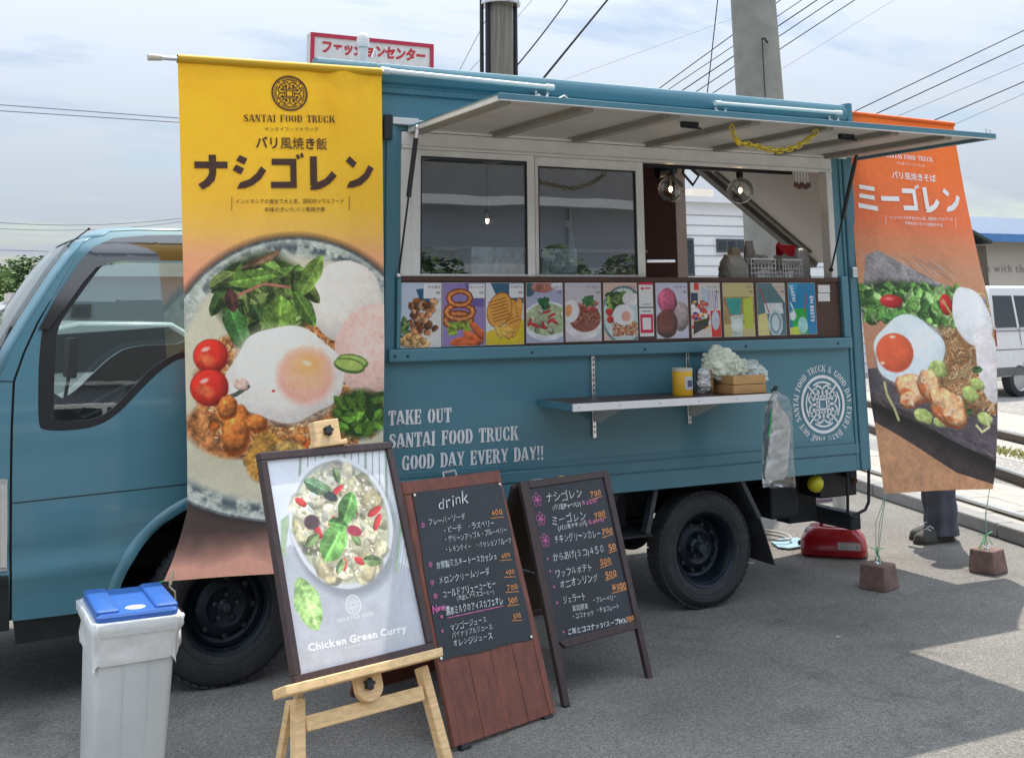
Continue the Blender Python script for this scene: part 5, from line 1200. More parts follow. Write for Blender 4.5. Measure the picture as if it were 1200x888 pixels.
# vent pipe on the roof
q = at(425, 70, .45)
mb = MB(); mb.lathe([(.028, 2.70 - q[2]), (.028, at(425, 52, .45)[2] - q[2])], (q[0], .45, q[2]), n=14); vp = part(mb, 'vent_pipe', WPIPE, smooth=40)
zt = at(425, 52, .45)[2]; mb = MB(); mb.lathe([(.034, -.03), (.034, .015), (.026, .04), (.012, .052), (.001, .055)], (q[0], .45, zt + .012), n=14); part(mb, 'vent_cap', WPIPE, parent=vp, smooth=40)

# lettering and emblem
PS = lambda yy: (lambda a, b: (a, yy, b))
def sline(s, ul, vb, ur, vt_h):
    a = at(ul, vb, -.002); b = at(ur, vb, -.002); wd = b[0] - a[0]; size = vt_h
    return a, wd
mb = MB()
for s, ul, vl, ur, vr in (('TAKE OUT', 455, 499.0, 530, 493.5), ('SANTAI FOOD TRUCK', 456, 526.0, 608, 514.5), ('GOOD DAY EVERY DAY!!', 471, 552.5, 638, 536.5)):
    a, b = at(ul, vl, -.003), at(ur, vr, -.003); size = .066
    wx_ = (b[0] - a[0]) / sten_w(s, size)
    put_sten_bold(mb, s, a[0], (a[2] + b[2]) / 2, size, -.003, wx=wx_)
part(mb, 'stencil_lettering', LETW, kind='stuff')
EC = at(964.5, 473.5, -.003)
mb = MB(); er = (at(990, 474)[0] - at(939.5, 474)[0]) / 2 * 1.0
er = (at(965, 439.5)[2] - at(965, 508)[2]) / 2
put_emblem(mb, EC[0], EC[2], er, PS(-.003), 1, 1.15)
ring = 'SANTAI FOOD TRUCK & GOOD DAY EVERY DAY!! TAKE OUT '
szr = er * .225; tot = sten_w(ring, szr); ang = R(206)
for ch in ring:
    adv = (STEN[ch][0] + .09) * szr / tot * 2 * math.pi
    th = ang - adv / 2; rr_ = er * 1.12
    def f(a_, b_, th=th):
        q_ = a_ ; rad = rr_ + b_
        return (EC[0] + rad * math.cos(th) + q_ * math.sin(th), -.003, EC[2] + rad * math.sin(th) - q_ * math.cos(th))
    for qd in STEN[ch][1]: mb.add([f((p[0] - STEN[ch][0] / 2) * szr, p[1] * szr) for p in qd], [tuple(range(len(qd)))])
    ang -= adv
part(mb, 'round_emblem', LETW, kind='stuff')

# folding shelf
SY = -.36; SZ = 1.125
sx0, sx1 = 2.86, 4.095
mb = MB(); mb.box((sx0 + .008, SY + .008, SZ - .012), (sx1 - .008, -.003, SZ + .012)); shf = part(mb, 'shelf_board', M('shelf_brown_top', (.075, .045, .035), .4, 0, .2, 6), bevel=.002)
mb = MB(); mb.box((sx0, SY - .008, SZ - .022), (sx1, SY + .0075, SZ + .014)); part(mb, 'shelf_front_trim', WHITE, parent=shf, bevel=.002)
for x in (sx0, sx1 - .0075):
    mb = MB(); mb.box((x, SY + .0078, SZ - .022), (x + .0075, -.004, SZ + .014)); part(mb, 'shelf_side_trim', ALU if x != sx0 else TEALD, parent=shf, bevel=.002)
mb = MB()
for i in range(6): mb.lathe([(.005, 0), (.004, .003), (.0008, .0035)], (sx0 + .03 + i * .236, SY - .008, SZ - .003), (0, -1, 0), 8)
part(mb, 'trim_screws', STEEL, parent=shf, kind='stuff')
for u in (694, 805):
    x = X0(u, 450); mb = MB()
    mb.box((x - .010, -.016, .93 + (0 if u < 700 else .04)), (x + .010, -.001, 1.344)); part(mb, 'shelf_track', STEEL, bevel=.002)
    mb = MB()
    for i in range(15): mb.box((x - .003, -.0175, .955 + i * .026 + (0 if u < 700 else .03)), (x + .003, -.0161, .967 + i * .026 + (0 if u < 700 else .03)))
    part(mb, 'track_slots', BLK, kind='stuff')
    mb = MB(); mb.obox((x, -.018, SZ - .013), EX, -EY, -EZ, (-.004, 0, 0), (.004, .28, .012)); mb.poly([(0, 0), (.28, 0), (.05, -.085), (0, -.085)], (x - .002, -.018, SZ - .026), -EY, EZ, EX, .004); part(mb, 'shelf_bracket', WHITE)

# ------------------------------------------------------------------ running gear
def wheel(cx, yo, r, side, rear):
    s = 1 if side == 'near' else -1      # axle points to -y for near side
    ax = (0, -1 * s, 0); O = (cx, yo, r)
    W_ = thing('wheel', (cx, yo, r), None, None); W_.parent = TR; W_.location = (cx - TR.location.x, yo - TR.location.y, r - TR.location.z)
    def bd(mb, nm, mt): o = mb.build(nm, mt, parent=TR, smooth=38); o.parent = W_; o.location = tuple(-W_.location); return o
    p = [(.185, -.145), (.215, -.150), (.26, -.148), (r - .012, -.136), (r - .001, -.12), (r, -.08), (r - .001, -.035), (r - .010, -.014), (r - .028, -.002), (.262, .006), (.235, .006), (.205, -.002), (.192, -.010), (.184, -.018)]
    mb = MB(); mb.lathe(p, O, ax, 48, False)
    for k in range(48):                      # tread blocks
        a = 2 * math.pi * k / 48; e1, e2, dd = basis(ax)
        rad = math.cos(a) * e1 + math.sin(a) * e2; tan = -math.sin(a) * e1 + math.cos(a) * e2
        for (h0, h1) in ((-.134, -.105), (-.10, -.058), (-.053, -.014)): mb.obox(np.array(O) + rad * (r - .007), tan, rad, dd, (-.016, 0, h0), (.016, .009, h1))
    bd(mb, 'tyre', RUB)
    mb = MB(); mb.lathe([(.2445, .0062), (.2465, .0075), (.2485, .0062)], O, ax, 48, False); mb.lathe([(.222, .004), (.224, .0062), (.227, .005)], O, ax, 48, False); bd(mb, 'sidewall_ridge', RUB)
    dep = -.105 if rear else -.05
    pr_ = [(.186, -.142), (.176, -.13), (.168, -.09), (.172, -.03), (.180, -.012), (.192, -.004), (.190, -.013), (.178, -.02), (.165, -.035), (.158, dep + .03), (.150, dep + .002), (.135, dep - .006), (.118, dep + .014), (.085, dep + .022), (.07, dep + .012), (.02, dep + .010), (.001, dep + .010)]
    mb = MB(); mb.lathe(pr_, O, ax, 40, False); bd(mb, 'rim', RIMM)
    mb = MB(); e1, e2, dd = basis(ax)
    for k in range(10 if rear else 8):
        a = 2 * math.pi * k / (10 if rear else 8); c = np.array(O) + (math.cos(a) * e1 + math.sin(a) * e2) * .118; mb.lathe([(.013, dep + .0145), (.0125, dep + .0155), (.001, dep + .0157)], c, ax, 10)
    bd(mb, 'rim_vents', BLK)['kind'] = 'stuff'
    mb = MB(); hh = .06 if rear else .035
    k_ = .85 if rear else .62; mb.lathe([(.058 * k_, dep + .008), (.056 * k_, dep + .02), (.040 * k_, dep + .026), (.034 * k_, dep + hh), (.028 * k_, dep + hh + .008), (.001, dep + hh + .009)], O, ax, 20, False); bd(mb, 'hub', HUBM)
    for k in range(5):
        a = 2 * math.pi * k / 5 + .3; c = np.array(O) + (math.cos(a) * e1 + math.sin(a) * e2) * .052; mb = MB(); mb.lathe([(.011, dep + .015), (.011, dep + .034), (.006, dep + .038), (.001, dep + .039)], c, ax, 6); bd(mb, 'wheel_nut', HUBM)
    return W_
wheel(3.92, .055, .30, 'near', True)
wheel(1.31, -.012, .325, 'near', False)
wheel(3.92, BW - .055, .30, 'far', True); wheel(1.31, BW + .012, .325, 'far', False)
for y in (.42, 1.2):
    mb = MB(); mb.box((.3, y, .44), (5.0, y + .07, .60)); part(mb, 'chassis_rail', CHAS, bevel=.006)
mb = MB(); mb.tube([(3.92, .2, .30), (3.92, 1.45, .30)], .045, 12); mb.ball((3.92, .82, .30), .13, 14, 10); part(mb, 'rear_axle', CHAS, smooth=50)
mb = MB(); mb.tube([(1.31, .2, .30), (1.31, 1.45, .30)], .035, 12); part(mb, 'front_axle', CHAS, smooth=50)
for x in (1.9, 2.5, 3.3, 4.4, 4.95):
    mb = MB(); mb.box((x, .04, .60), (x + .05, BW - .04, .648)); part(mb, 'cross_member', CHAS)
mb = MB(); mb.box((2.35, .25, .30), (3.05, .40, .60)); part(mb, 'fuel_tank', CHAS, bevel=.03)
for k in range(5):
    mb = MB(); mb.beam((3.35, .47, .40 - k * .006), (4.35, .47, .40 - k * .006), .05, .005); part(mb, 'leaf_spring', CHAS)
# inner wheel house sheet and stays
a, b, c = at(772, 573, .06), at(762, 626, .06), at(733, 626, .06)
mb = MB(); mb.obox(b, (a - b) / np.linalg.norm(a - b), EY, np.cross((a - b) / np.linalg.norm(a - b), EY), (0, 0, 0), (np.linalg.norm(a - b), .05, .028)); part(mb, 'fender_stay', M('stay_grey', (.06, .07, .08), .5, .3, .2, 20), bevel=.003)
mb = MB(); mb.box((c[0] - .2, .05, b[2] - .008), (b[0] + .01, .30, b[2] + .004)); mb.box((c[0] - .2, .30, b[2]), (b[0], .31, .648)); part(mb, 'splash_guard', CHAS)
a, b = at(866, 561, .04), at(889, 609, .04)
e = (b - a) / np.linalg.norm(b - a)
mb = MB(); mb.obox(a, e, EY, np.cross(e, EY), (0, 0, 0), (np.linalg.norm(b - a), .05, .028)); part(mb, 'fender_stay', MATS['stay_grey'], bevel=.003)
p1, p2 = at(891, 606, .04), at(908, 662, .03)
mb = MB(); fx = lambda p, yy: (p[0], yy, p[2])
mb.grid([[fx(at(868, 563, .04), .05), fx(at(868, 563, .04), .50)], [fx(p1, .045), fx(p1, .50)], [fx(p2, .03), (p2[0] - .02, .52, p2[2] + .01)]]); part(mb, 'mud_flap', RUB, solid=.008)
q = at(905, 592, .25)
mb = MB(); mb.box((q[0] - .05, .2, .38), (q[0] + .16, .52, .60)); part(mb, 'battery_box', CHAS, bevel=.02)
# rear post, bumper beam, tail lamp, step pipes
a0, a1 = at(916, 565, .35), at(955, 565, .35); zb = at(930, 611, .35)[2]
mb = MB(); mb.box((a0[0], .3, zb), (a1[0] - .04, .42, .648)); part(mb, 'rear_drop_post', CHAS, bevel=.006)
mb = MB(); mb.box((4.97, .08, .30), (5.05, 1.56, .395)); part(mb, 'rear_bumper', CHAS, bevel=.01)
for y in (.44, 1.22):
    mb = MB(); mb.box((4.98, y, .396), (5.03, y + .05, .648)); part(mb, 'bumper_bracket', CHAS)
mb = MB(); la, lb = at(960, 556, .12), at(1012, 579, .12); mb.box((la[0], .12, lb[2]), (5.07, .30, .64)); tl = part(mb, 'tail_lamp_box', BLK, bevel=.01)
mb = MB(); c = at(1002, 563, .115); mb.lathe([(.022, 0), (.02, .004), (.001, .006)], (c[0], .119, c[2]), (0, -1, 0), 14); part(mb, 'lamp_lens', M('dark_amber_lens', (.08, .03, .015), .2), parent=tl)
for pts in ([at(993, 549, .03), at(993.5, 600, .03), at(996, 604, .03), at(1004, 606, .06)], [at(1018, 546, .03), at(1018, 588, .03), at(1014, 597, .03), at(1004, 602, .05), at(996, 603, .05)]):
    mb = MB(); mb.tube(pts, .009, 8); part(mb, 'step_pipe', CHAS, smooth=60)

# ------------------------------------------------------------------ cab
def yside(x, z):
    y = .03
    if z > 1.10: y += .115 * ((z - 1.10) / .85) ** 1.5
    if z > 1.86: y += .35 * (z - 1.86) ** 1.0 + 2.2 * (z - 1.86) ** 2
    if z < .60: y += .10 * (.60 - z) ** 1.0
    # crease low on the door
    zc = .565 + .04 * (x - .4)
    y -= .012 * math.exp(-((z - zc + .03) / .035) ** 2) - .010 * math.exp(-((z - zc - .05) / .05) ** 2)
    # upper belt step
    return y
def cabpt(u, v):
    y = .06
    for _ in range(12): p = at(u, v, y); y = yside(p[0], p[2])
    return (float(p[0]), float(p[2]))
def clip(poly, axis, val, keep_lo):
    o_ = []
    for i in range(len(poly)):
        a, b = poly[i], poly[(i + 1) % len(poly)]
        ia, ib = (a[axis] <= val) == keep_lo, (b[axis] <= val) == keep_lo
        if ia: o_.append(a)
        if ia != ib:
            t = (val - a[axis]) / (b[axis] - a[axis]); q = [a[0] + t * (b[0] - a[0]), a[1] + t * (b[1] - a[1])]; q[axis] = val; o_.append(tuple(q))
    return o_
def side_sheet(name, outer, holes, mt, parent=TR, off=0.0, th=.02, mirror=False, yf=yside, cut=.03, lip=0.0, **k):
    bm = bmesh.new()
    loops = [outer] + holes; edges = []
    for lp in loops:
        vs = [bm.verts.new((x, 0, z)) for x, z in lp]
        for i in range(len(vs)): edges.append(bm.edges.new((vs[i], vs[(i + 1) % len(vs)])))
    bmesh.ops.triangle_fill(bm, use_beauty=True, use_dissolve=False, edges=edges)
    xs = [p[0] for p in outer]; zs = [p[1] for p in outer]
    z = min(zs) + cut
    while z < max(zs):
        bmesh.ops.bisect_plane(bm, geom=bm.verts[:] + bm.edges[:] + bm.faces[:], dist=1e-5, plane_co=(0, 0, z), plane_no=(0, 0, 1)); z += cut
    x = min(xs) + .12
    while x < max(xs):
        bmesh.ops.bisect_plane(bm, geom=bm.verts[:] + bm.edges[:] + bm.faces[:], dist=1e-5, plane_co=(x, 0, 0), plane_no=(1, 0, 0)); x += .12
    bmesh.ops.recalc_face_normals(bm, faces=bm.faces)
    if sum(f.normal.y for f in bm.faces) > 0: bmesh.ops.reverse_faces(bm, faces=bm.faces)
    bmesh.ops.solidify(bm, geom=bm.faces[:], thickness=th)
    # after solidify: move both skins
    for v in bm.verts:
        y = v.co.y; v.co.y = yf(v.co.x, v.co.z) + off + y
    if mirror:
        for v in bm.verts: v.co.y = BW - v.co.y
        bmesh.ops.reverse_faces(bm, faces=bm.faces)
    me = bpy.data.meshes.new(name); 
    rl = rootof(parent).location
    for v in bm.verts: v.co -= rl
    bmesh.ops.recalc_face_normals(bm, faces=bm.faces)
    bm.to_mesh(me); bm.free()
    me.polygons.foreach_set('use_smooth', [True] * len(me.polygons)); me.set_sharp_from_angle(angle=R(32)); me.materials.append(mt)
    o = bpy.data.objects.new(name, me); COL.objects.link(o); o.parent = parent
    return tag(o, **k)
def smoothloop(pts, n=3):
    """chaikin corner rounding of a closed loop"""
    for _ in range(n):
        q = []
        for i in range(len(pts)):
            a, b = pts[i], pts[(i + 1) % len(pts)]
            q += [(a[0] * .75 + b[0] * .25, a[1] * .75 + b[1] * .25), (a[0] * .25 + b[0] * .75, a[1] * .25 + b[1] * .75)]
        pts = q
    return pts
XB = 1.62                                                # back of the cab
seam1 = [cabpt(*p) for p in ((98.6, 284), (84, 301), (68, 323), (51, 349), (33, 377), (16, 406), (0, 441))]   # pillar front edge down
front_low = [(.27, 1.22), (.20, 1.08), (.15, .92), (.11, .75), (.09, .60), (.08, .45), (.10, .30)]
dseam = [cabpt(*p) for p in ((60, 352), (44, 378), (28, 413), (16, 447), (13.5, 500), (12.5, 560), (12, 640), (12.3, 726))]
top = [cabpt(*p) for p in ((108, 279), (130, 271.5), (160, 270), (213, 269))]
ztop = top[-1][1]
win_o = [cabpt(*p) for p in ((213, 277), (170, 278), (135, 281), (112, 290), (92, 312), (67, 349), (50, 380), (46, 415), (44.6, 450), (44.6, 497), (50, 504.5), (82, 504.8), (114, 500), (139, 485), (162, 460), (189, 433), (217, 416))]
win_i = [cabpt(*p) for p in ((213, 291), (170, 292), (140, 297), (122, 308), (105, 330), (82, 362), (67, 384), (65, 420), (63.5, 450), (63, 488), (66, 492.5), (90, 493), (114, 491), (135, 477), (158, 452), (182, 427), (217, 409))]
# extend the window to the back behind the banner
xbw = XB - .12
zt_o, zb_o, zt_i, zb_i = win_o[0][1], win_o[-1][1], win_i[0][1], win_i[-1][1]
win_o = [(xbw, zt_o)] + win_o + [(xbw, zb_o)]; win_i = [(xbw - .03, zt_i)] + win_i + [(xbw - .03, zb_i)]
win_o = smoothloop(win_o, 2); win_i = smoothloop(win_i, 2)
AC, AR = (1.295, .33), .445
def arch(r, a0, a1, n=18): return [(AC[0] + r * math.cos(R(a0 + (a1 - a0) * i / n)), AC[1] + r * math.sin(R(a0 + (a1 - a0) * i / n))) for i in range(n + 1)]
zs = cabpt(45, 724)[1]
dfront = dseam[-1][0]
body = [(dfront + .006, zs)] + [(AC[0] - math.sqrt(AR ** 2 - (zs - AC[1]) ** 2), zs)] + arch(AR, 172, 8) + [(XB, .45), (XB, ztop - .01)] + top[::-1] + [seam1[0]] + dseam[:1] + [(p[0] + .006, p[1]) for p in dseam[1:-1]]
# remove hardly-needed: pillar region in front of the door seam belongs to the front corner panel
door = body
side_sheet('door_panel', door, [win_o], CABP)
corner = seam1 + front_low + [(.13, zs), (dfront - .004, zs)] + [(p[0] - .004, p[1]) for p in dseam[::-1][1:]]
side_sheet('front_corner_panel', corner, [], CABP)
side_sheet('window_seal', win_o, [win_i], M('black_window_rubber', (.012, .012, .014), .45), off=.004)
gl = side_sheet('side_window', win_i, [], CABGL, off=.012, th=.004)
side_sheet('sill_strip', [(dfront + .03, zs - .10), (AC[0] - .43, zs - .085), (AC[0] - .44, zs + .006), (dfront + .01, zs + .006)], [], BLK, off=.026)
side_sheet('far_side_panel', [(p[0], p[1]) for p in door], [win_o], CABP, mirror=True)
side_sheet('far_side_window', win_i, [], CABGL, off=.012, th=.004, mirror=True)
side_sheet('far_corner_panel', corner, [], CABP, mirror=True)
side_sheet('far_inner_trim', door, [win_o], M('cab_trim', (.03, .034, .04), .7), off=.03, mirror=True)
mb = MB(); s0_, s1_ = cabpt(-14, 446), cabpt(15.5, 447); mb.tube([(s0_[0], yside(*s0_) + .0, s0_[1]), (s1_[0], yside(*s1_) + .0, s1_[1])], .003, 6); part(mb, 'pillar_seam', M('dark_gap', (.01, .03, .045), .6))
# fender flare around the arch
mb = MB(); rows = []
for a in range(0, 181, 6):
    row = []
    for rr_, yo in ((AR - .002, .014), (AR + .002, -.008), (AR + .02, -.013), (AR + .045, -.008), (AR + .055, .012)):
        x = AC[0] + rr_ * math.cos(R(a)); z = AC[1] + rr_ * math.sin(R(a)); row.append((x, yside(x, z) + yo, z))
    rows.append(row)
mb.grid(rows); part(mb, 'wheel_arch_flare', CABP, smooth=60)
# wheel house liner
mb = MB(); rows = []
for a in range(-20, 201, 10):
    x = AC[0] + (AR + .002) * math.cos(R(a)); z = AC[1] + (AR + .002) * math.sin(R(a)); rows.append([(x, .05, z), (x, .48, z)])
mb.grid(rows); part(mb, 'wheel_house', CHAS, solid=.006)
mb = MB(); mb.box((.88, .47, .3), (1.75, .49, .80)); part(mb, 'wheel_house_back', CHAS)
# pressed crease line across the door
for y0, y1 in ((11, 219),):
    pts = [cabpt(u, v) for u, v in ((14, 589.5), (60, 584.5), (110, 579), (165, 573), (219, 567), (300, 556))]
    mb = MB(); mb.tube([(x, yside(x, z) + .0015, z) for x, z in pts], .0035, 6); part(mb, 'door_crease', M('dark_gap', (.01, .03, .045), .6))
# rain visor
vis_o = [cabpt(*p) for p in ((213, 275.5), (170, 276), (133, 279), (109, 289), (90, 311), (66, 347), (44.6, 386), (57, 385.5), (75, 362), (97, 331), (112, 314), (124, 309), (145, 305), (213, 306))]
vis_o = [(xbw, vis_o[0][1])] + vis_o + [(xbw, vis_o[-1][1])]
VIS = glass('smoked_visor', .10, (.12, .115, .12), .1)
side_sheet('rain_visor', vis_o, [], VIS, off=-.012, th=.004)
# pillar front face, windscreen, nose
edge = seam1 + front_low
roof_e = [(top[0][0] + .0, top[0][1])]
full = [top[0]] + edge
rows = []
for i, (x, z) in enumerate(full):
    y = yside(x, z); up_ = z > 1.25
    a = .055
    row = [(x, y + .0, z), (x - .015, y + .012, z), (x - .038, y + .06, z + .0), (x - .05, y + .30, z), (x - .05, BW / 2, z)]
    row += [(px, BW - py_, pz) for px, py_, pz in row[-2::-1]]
    rows.append(row)
k0 = 6
mb = MB(); mb.grid([r_[:3] for r_ in rows[:k0 + 2]]); part(mb, 'windscreen_pillar', CABP, solid=.006, smooth=50)
mb = MB(); mb.grid([r_[-3:] for r_ in rows[:k0 + 2]]); part(mb, 'windscreen_pillar', CABP, solid=.006, smooth=50)
mb = MB(); mb.grid([r_[2:-2] for r_ in rows[:k0 + 2]]); part(mb, 'windscreen', CABGL, solid=.005, smooth=50)
mb = MB(); mb.grid(rows[k0 + 1:-2]); part(mb, 'nose_panel', CABP, solid=.006, smooth=50)
mb = MB(); mb.grid([[(p[0] - .03, p[1], p[2]) for p in r_] for r_ in rows[-4:]]); part(mb, 'front_bumper', BLK, solid=.02, smooth=50)
hl = [cabpt(*p) for p in ((-30, 560), (8.8, 561), (9.2, 600), (8.4, 668), (-30, 672))]
side_sheet('headlamp', hl, [], M('headlamp_lens', (.42, .42, .40), .15, .2, coat=.6), off=-.008)
mb = MB()
for k in range(5):
    a, b = cabpt(1 + k * 1.6, 566), cabpt(1 + k * 1.5, 664); mb.tube([(a[0], yside(*a) - .012, a[1]), (b[0], yside(*b) - .012, b[1])], .0035, 5)
part(mb, 'lens_ridges', STEEL, kind='stuff')
bp = [cabpt(*p) for p in ((-30, 676), (10, 674), (11, 738), (-30, 744))]
side_sheet('bumper_corner', bp, [], BLK, off=-.006)
# roof of the cab
mb = MB(); wr = rows[0]; ys_ = [q[1] for q in wr]; rows2 = []
for k, (x, z) in enumerate([top[0], (top[0][0] + .06, (top[0][1] * .6 + top[1][1] * .4)), top[1], top[2], (XB, top[3][1])]):
    y0 = yside(x, z); row = []; fade = (1, .55, .2, 0, 0)[k]
    for i in range(15):
        t = i / 14; yy = y0 + (BW - 2 * y0) * t; bx = float(np.interp(yy, ys_, [q[0] for q in wr])) - wr[0][0]
        row.append((x + bx * fade, yy, z + .035 * math.sin(math.pi * t) ** .6 * (.25 if k == 0 else 1)))
    rows2.append(row)
rows = rows2
mb.grid(rows); part(mb, 'cab_roof', CABP, solid=.006, smooth=60)
side_sheet('seam_backing', [(dfront - .02, zs + .02), (dfront + .06, zs + .02)] + [(q_[0] + .05, q_[1]) for q_ in dseam[::-1][1:]] + [(q_[0] - .03, q_[1]) for q_ in dseam[:-1]], [], BLK, off=.022, th=.004)
mb = MB(); mb.box((XB - .02, .17, .5), (XB, BW - .17, ztop - .02)); part(mb, 'cab_back', INTD)
mb = MB(); mb.box((.35, .12, .35), (XB - .03, BW - .12, .42)); part(mb, 'cab_floor', BLK)
# interior of the cab: dashboard, wheel, seats, mirror
mb = MB(); rows = []
for x, z in ((.30, 1.18), (.45, 1.24), (.60, 1.22), (.68, 1.14), (.70, .95), (.55, .80)): rows.append([(x, .16, z), (x, BW - .16, z)])
mb.grid(rows); part(mb, 'dashboard', M('dashboard_grey', (.035, .037, .04), .6), solid=.01, smooth=50)
A = (0.83, .45, 1.18); ax = np.array([-.45, 0, .85]); ax /= np.linalg.norm(ax); e1, e2, _d = basis(ax)
mb = MB(); mb.tube([np.array(A) + .19 * (math.cos(t) * e1 + math.sin(t) * e2) for t in np.linspace(0, 2 * math.pi, 29)], .014, 8, False)
for t in (.3, 2.4, 4.5): mb.tube([np.array(A) - ax * .03, np.array(A) + .185 * (math.cos(t) * e1 + math.sin(t) * e2)], .012, 6)
mb.tube([np.array(A) - ax * .02, np.array(A) - ax * .35], .03, 8); part(mb, 'steering_wheel', BLK, smooth=50)
for y in (.22, .95):
    mb = MB(); mb.box((.95, y, .80), (1.42, y + .48, .93)); mb.obox((1.40, y + .01, .93), EX, EY, EZ, (0, 0, 0), (.12, .46, .52)); mb.box((1.42, y + .12, 1.46), (1.50, y + .36, 1.64)); part(mb, 'seat', M('seat_vinyl', (.06, .062, .066), .6), bevel=.035, smooth=50)
mb = MB(); q = at(86, 420, .45); mb.box((q[0] - .02, .45, q[2] - .09), (q[0] + .02, .66, q[2] + .09)); mb.tube([(q[0], .55, q[2] - .05), (q[0] - .02, .55, 1.15)], .01, 6); part(mb, 'dash_monitor', BLK, bevel=.008)
# antenna, wiper
a, b = cabpt(104, 271), cabpt(84, 284)
mb = MB(); mb.tube([(a[0], .20, a[1] + .01), (b[0], .20, b[1] + .0), (b[0] - .01, .20, b[1] - .02)], .0035, 6); mb.ball((a[0], .20, a[1] + .01), .007, 8, 6); part(mb, 'antenna', BLK)
mb = MB(); a, b = at(-4, 425, .16), at(13, 383, .16); mb.tube([a, b], .006, 6); part(mb, 'wiper', BLK)

# ------------------------------------------------------------------ frames on leaning boards
class Frame:
    def __init__(s, O, az, lean, roll, W, H):
        ex = np.array([math.cos(az), math.sin(az), 0]); n0 = np.array([math.sin(az), -math.cos(az), 0]); up = np.array([0, 0, 1.])
        ey = math.cos(lean) * up - math.sin(lean) * n0
        s.ex = math.cos(roll) * ex + math.sin(roll) * ey; s.ey = -math.sin(roll) * ex + math.cos(roll) * ey
        s.n = np.cross(s.ex, s.ey)                       # towards the viewer
        s.O = np.array(O, float); s.W, s.H = W, H
    def P(s, a, b, c=0.0): return s.O + s.ex * a + s.ey * b + s.n * c
    def ab(s, u, v, c=0.0):
        p = hit(u, v, s.O + s.n * c, s.n) - s.O; return float(p @ s.ex), float(p @ s.ey)
    def box(s, mb, a0, b0, a1, b1, c0, c1): return mb.obox(s.O, s.ex, s.ey, s.n, (a0, b0, c0), (a1, b1, c1))
def tline(mb, fr, txt, ul, vl, ur, vr, size, c=.002, off=-.002, jit=.085, slant=.10):
    a0, b0 = fr.ab(ul, vl, c); a1, b1 = fr.ab(ur, vr, c); Ln = math.hypot(a1 - a0, b1 - b0); d = ((a1 - a0) / Ln, (b1 - b0) / Ln)
    wx_ = Ln / max(1e-6, textw(txt, size, off))
    put_text(mb, txt, 0, 0, size, lambda x, y: fr.P(a0 + d[0] * x - d[1] * y, b0 + d[1] * x + d[0] * y, c), off=off, jit=jit, slant=slant, wx=wx_)
    return a0, b0, a1, b1
def fstroke(mb, fr, pts, w_, c=.002):
    for q in strk(pts, w_): mb.add([fr.P(a, b, c) for a, b in q], [(0, 1, 2, 3)])

# ------------------------------------------------------------------ banners
def interp(tab, v):
    xs = [a for a, _ in tab]; return float(np.interp(v, xs, [b for _, b in tab]))
class Banner:
    def __init__(s, LT, RT, vt, vb, W, H, yf):
        s.LT, s.RT, s.vt, s.vb, s.W, s.H, s.yf = LT, RT, vt, vb, W, H, yf
    def world(s, a, t, c=0.0):
        vL = s.vt[0] + (s.vb[0] - s.vt[0]) * t; vR = s.vt[1] + (s.vb[1] - s.vt[1]) * t
        A = at(interp(s.LT, vL), vL, s.yf(0, t)); B = at(interp(s.RT, vR), vR, s.yf(1, t))
        p = A * (1 - a) + B * a; p[1] = s.yf(a, t) * 1.0 + 0 - c
        return p
    def cv(s, u, v):                                # photo pixel -> printed sheet coordinates
        a, t = .5, .5
        for _ in range(12):
            vL = s.vt[0] + (s.vb[0] - s.vt[0]) * t; vR = s.vt[1] + (s.vb[1] - s.vt[1]) * t
            uL, uR = interp(s.LT, vL), interp(s.RT, vR); a = (u - uL) / (uR - uL)
            v0 = s.vt[0] + (s.vt[1] - s.vt[0]) * a; v1 = s.vb[0] + (s.vb[1] - s.vb[0]) * a; t = (v - v0) / (v1 - v0)
        return a * s.W, t * s.H
    def sheet(s, na=48, nt_=90):
        mb = MB(); rows = []; uv = []
        for j in range(nt_ + 1):
            rows.append([s.world(i / na, j / nt_) for i in range(na + 1)]); uv += [(i / na, 1 - j / nt_) for i in range(na + 1)]
        mb.grid(rows); return mb, uv
    def mapper(s, c=.0025): return lambda x, y: s.world(x / s.W, -y / s.H, c)       # y measured upwards from the top edge (negative)

def fold1(a, t):
    y = -.115 - .30 * max(0, t - .80) ** 1.5 * 3.6 - .02 * t
    y -= .010 * math.sin(a * 5.2 + 1) * t + .006 * math.sin(a * 11 + 2 * t) * (.4 + t)
    y -= .016 * math.exp(-((a - .80) / .07) ** 2) * math.exp(-((t - .12) / .2) ** 2)
    y += .012 * math.exp(-((a - .70 - .1 * t) / .05) ** 2) * (1 - t)
    return y
B1 = Banner([(68, 208), (150, 210.5), (250, 213), (350, 215.5), (450, 217.5), (540, 219.5), (598, 219.5), (630, 211), (655, 203), (681, 192)],
            [(84, 447), (200, 448.5), (300, 449.5), (400, 450.5), (450, 450), (520, 449), (600, 449), (664, 447)], (68, 84), (681, 664), 240, 614, fold1)
def fold2(a, t):
    return .0 - .03 * t - .012 * math.sin(a * 6 + 1.2) * (.3 + t) - .02 * math.sin(a * 3.1) * math.exp(-((t - .35) / .3) ** 2)
B2 = Banner([(132, 990), (300, 1002.5), (474, 1021), (503, 1026), (577, 1036)], [(146, 1117.5), (148, 1117.7), (173, 1121), (223.6, 1130), (275, 1140.6), (317, 1150), (345, 1157), (385, 1164.5), (412, 1167.5), (457, 1169), (500, 1169), (548, 1167), (574, 1163.5)], (132, 146), (578, 573), 178, 446, fold2)

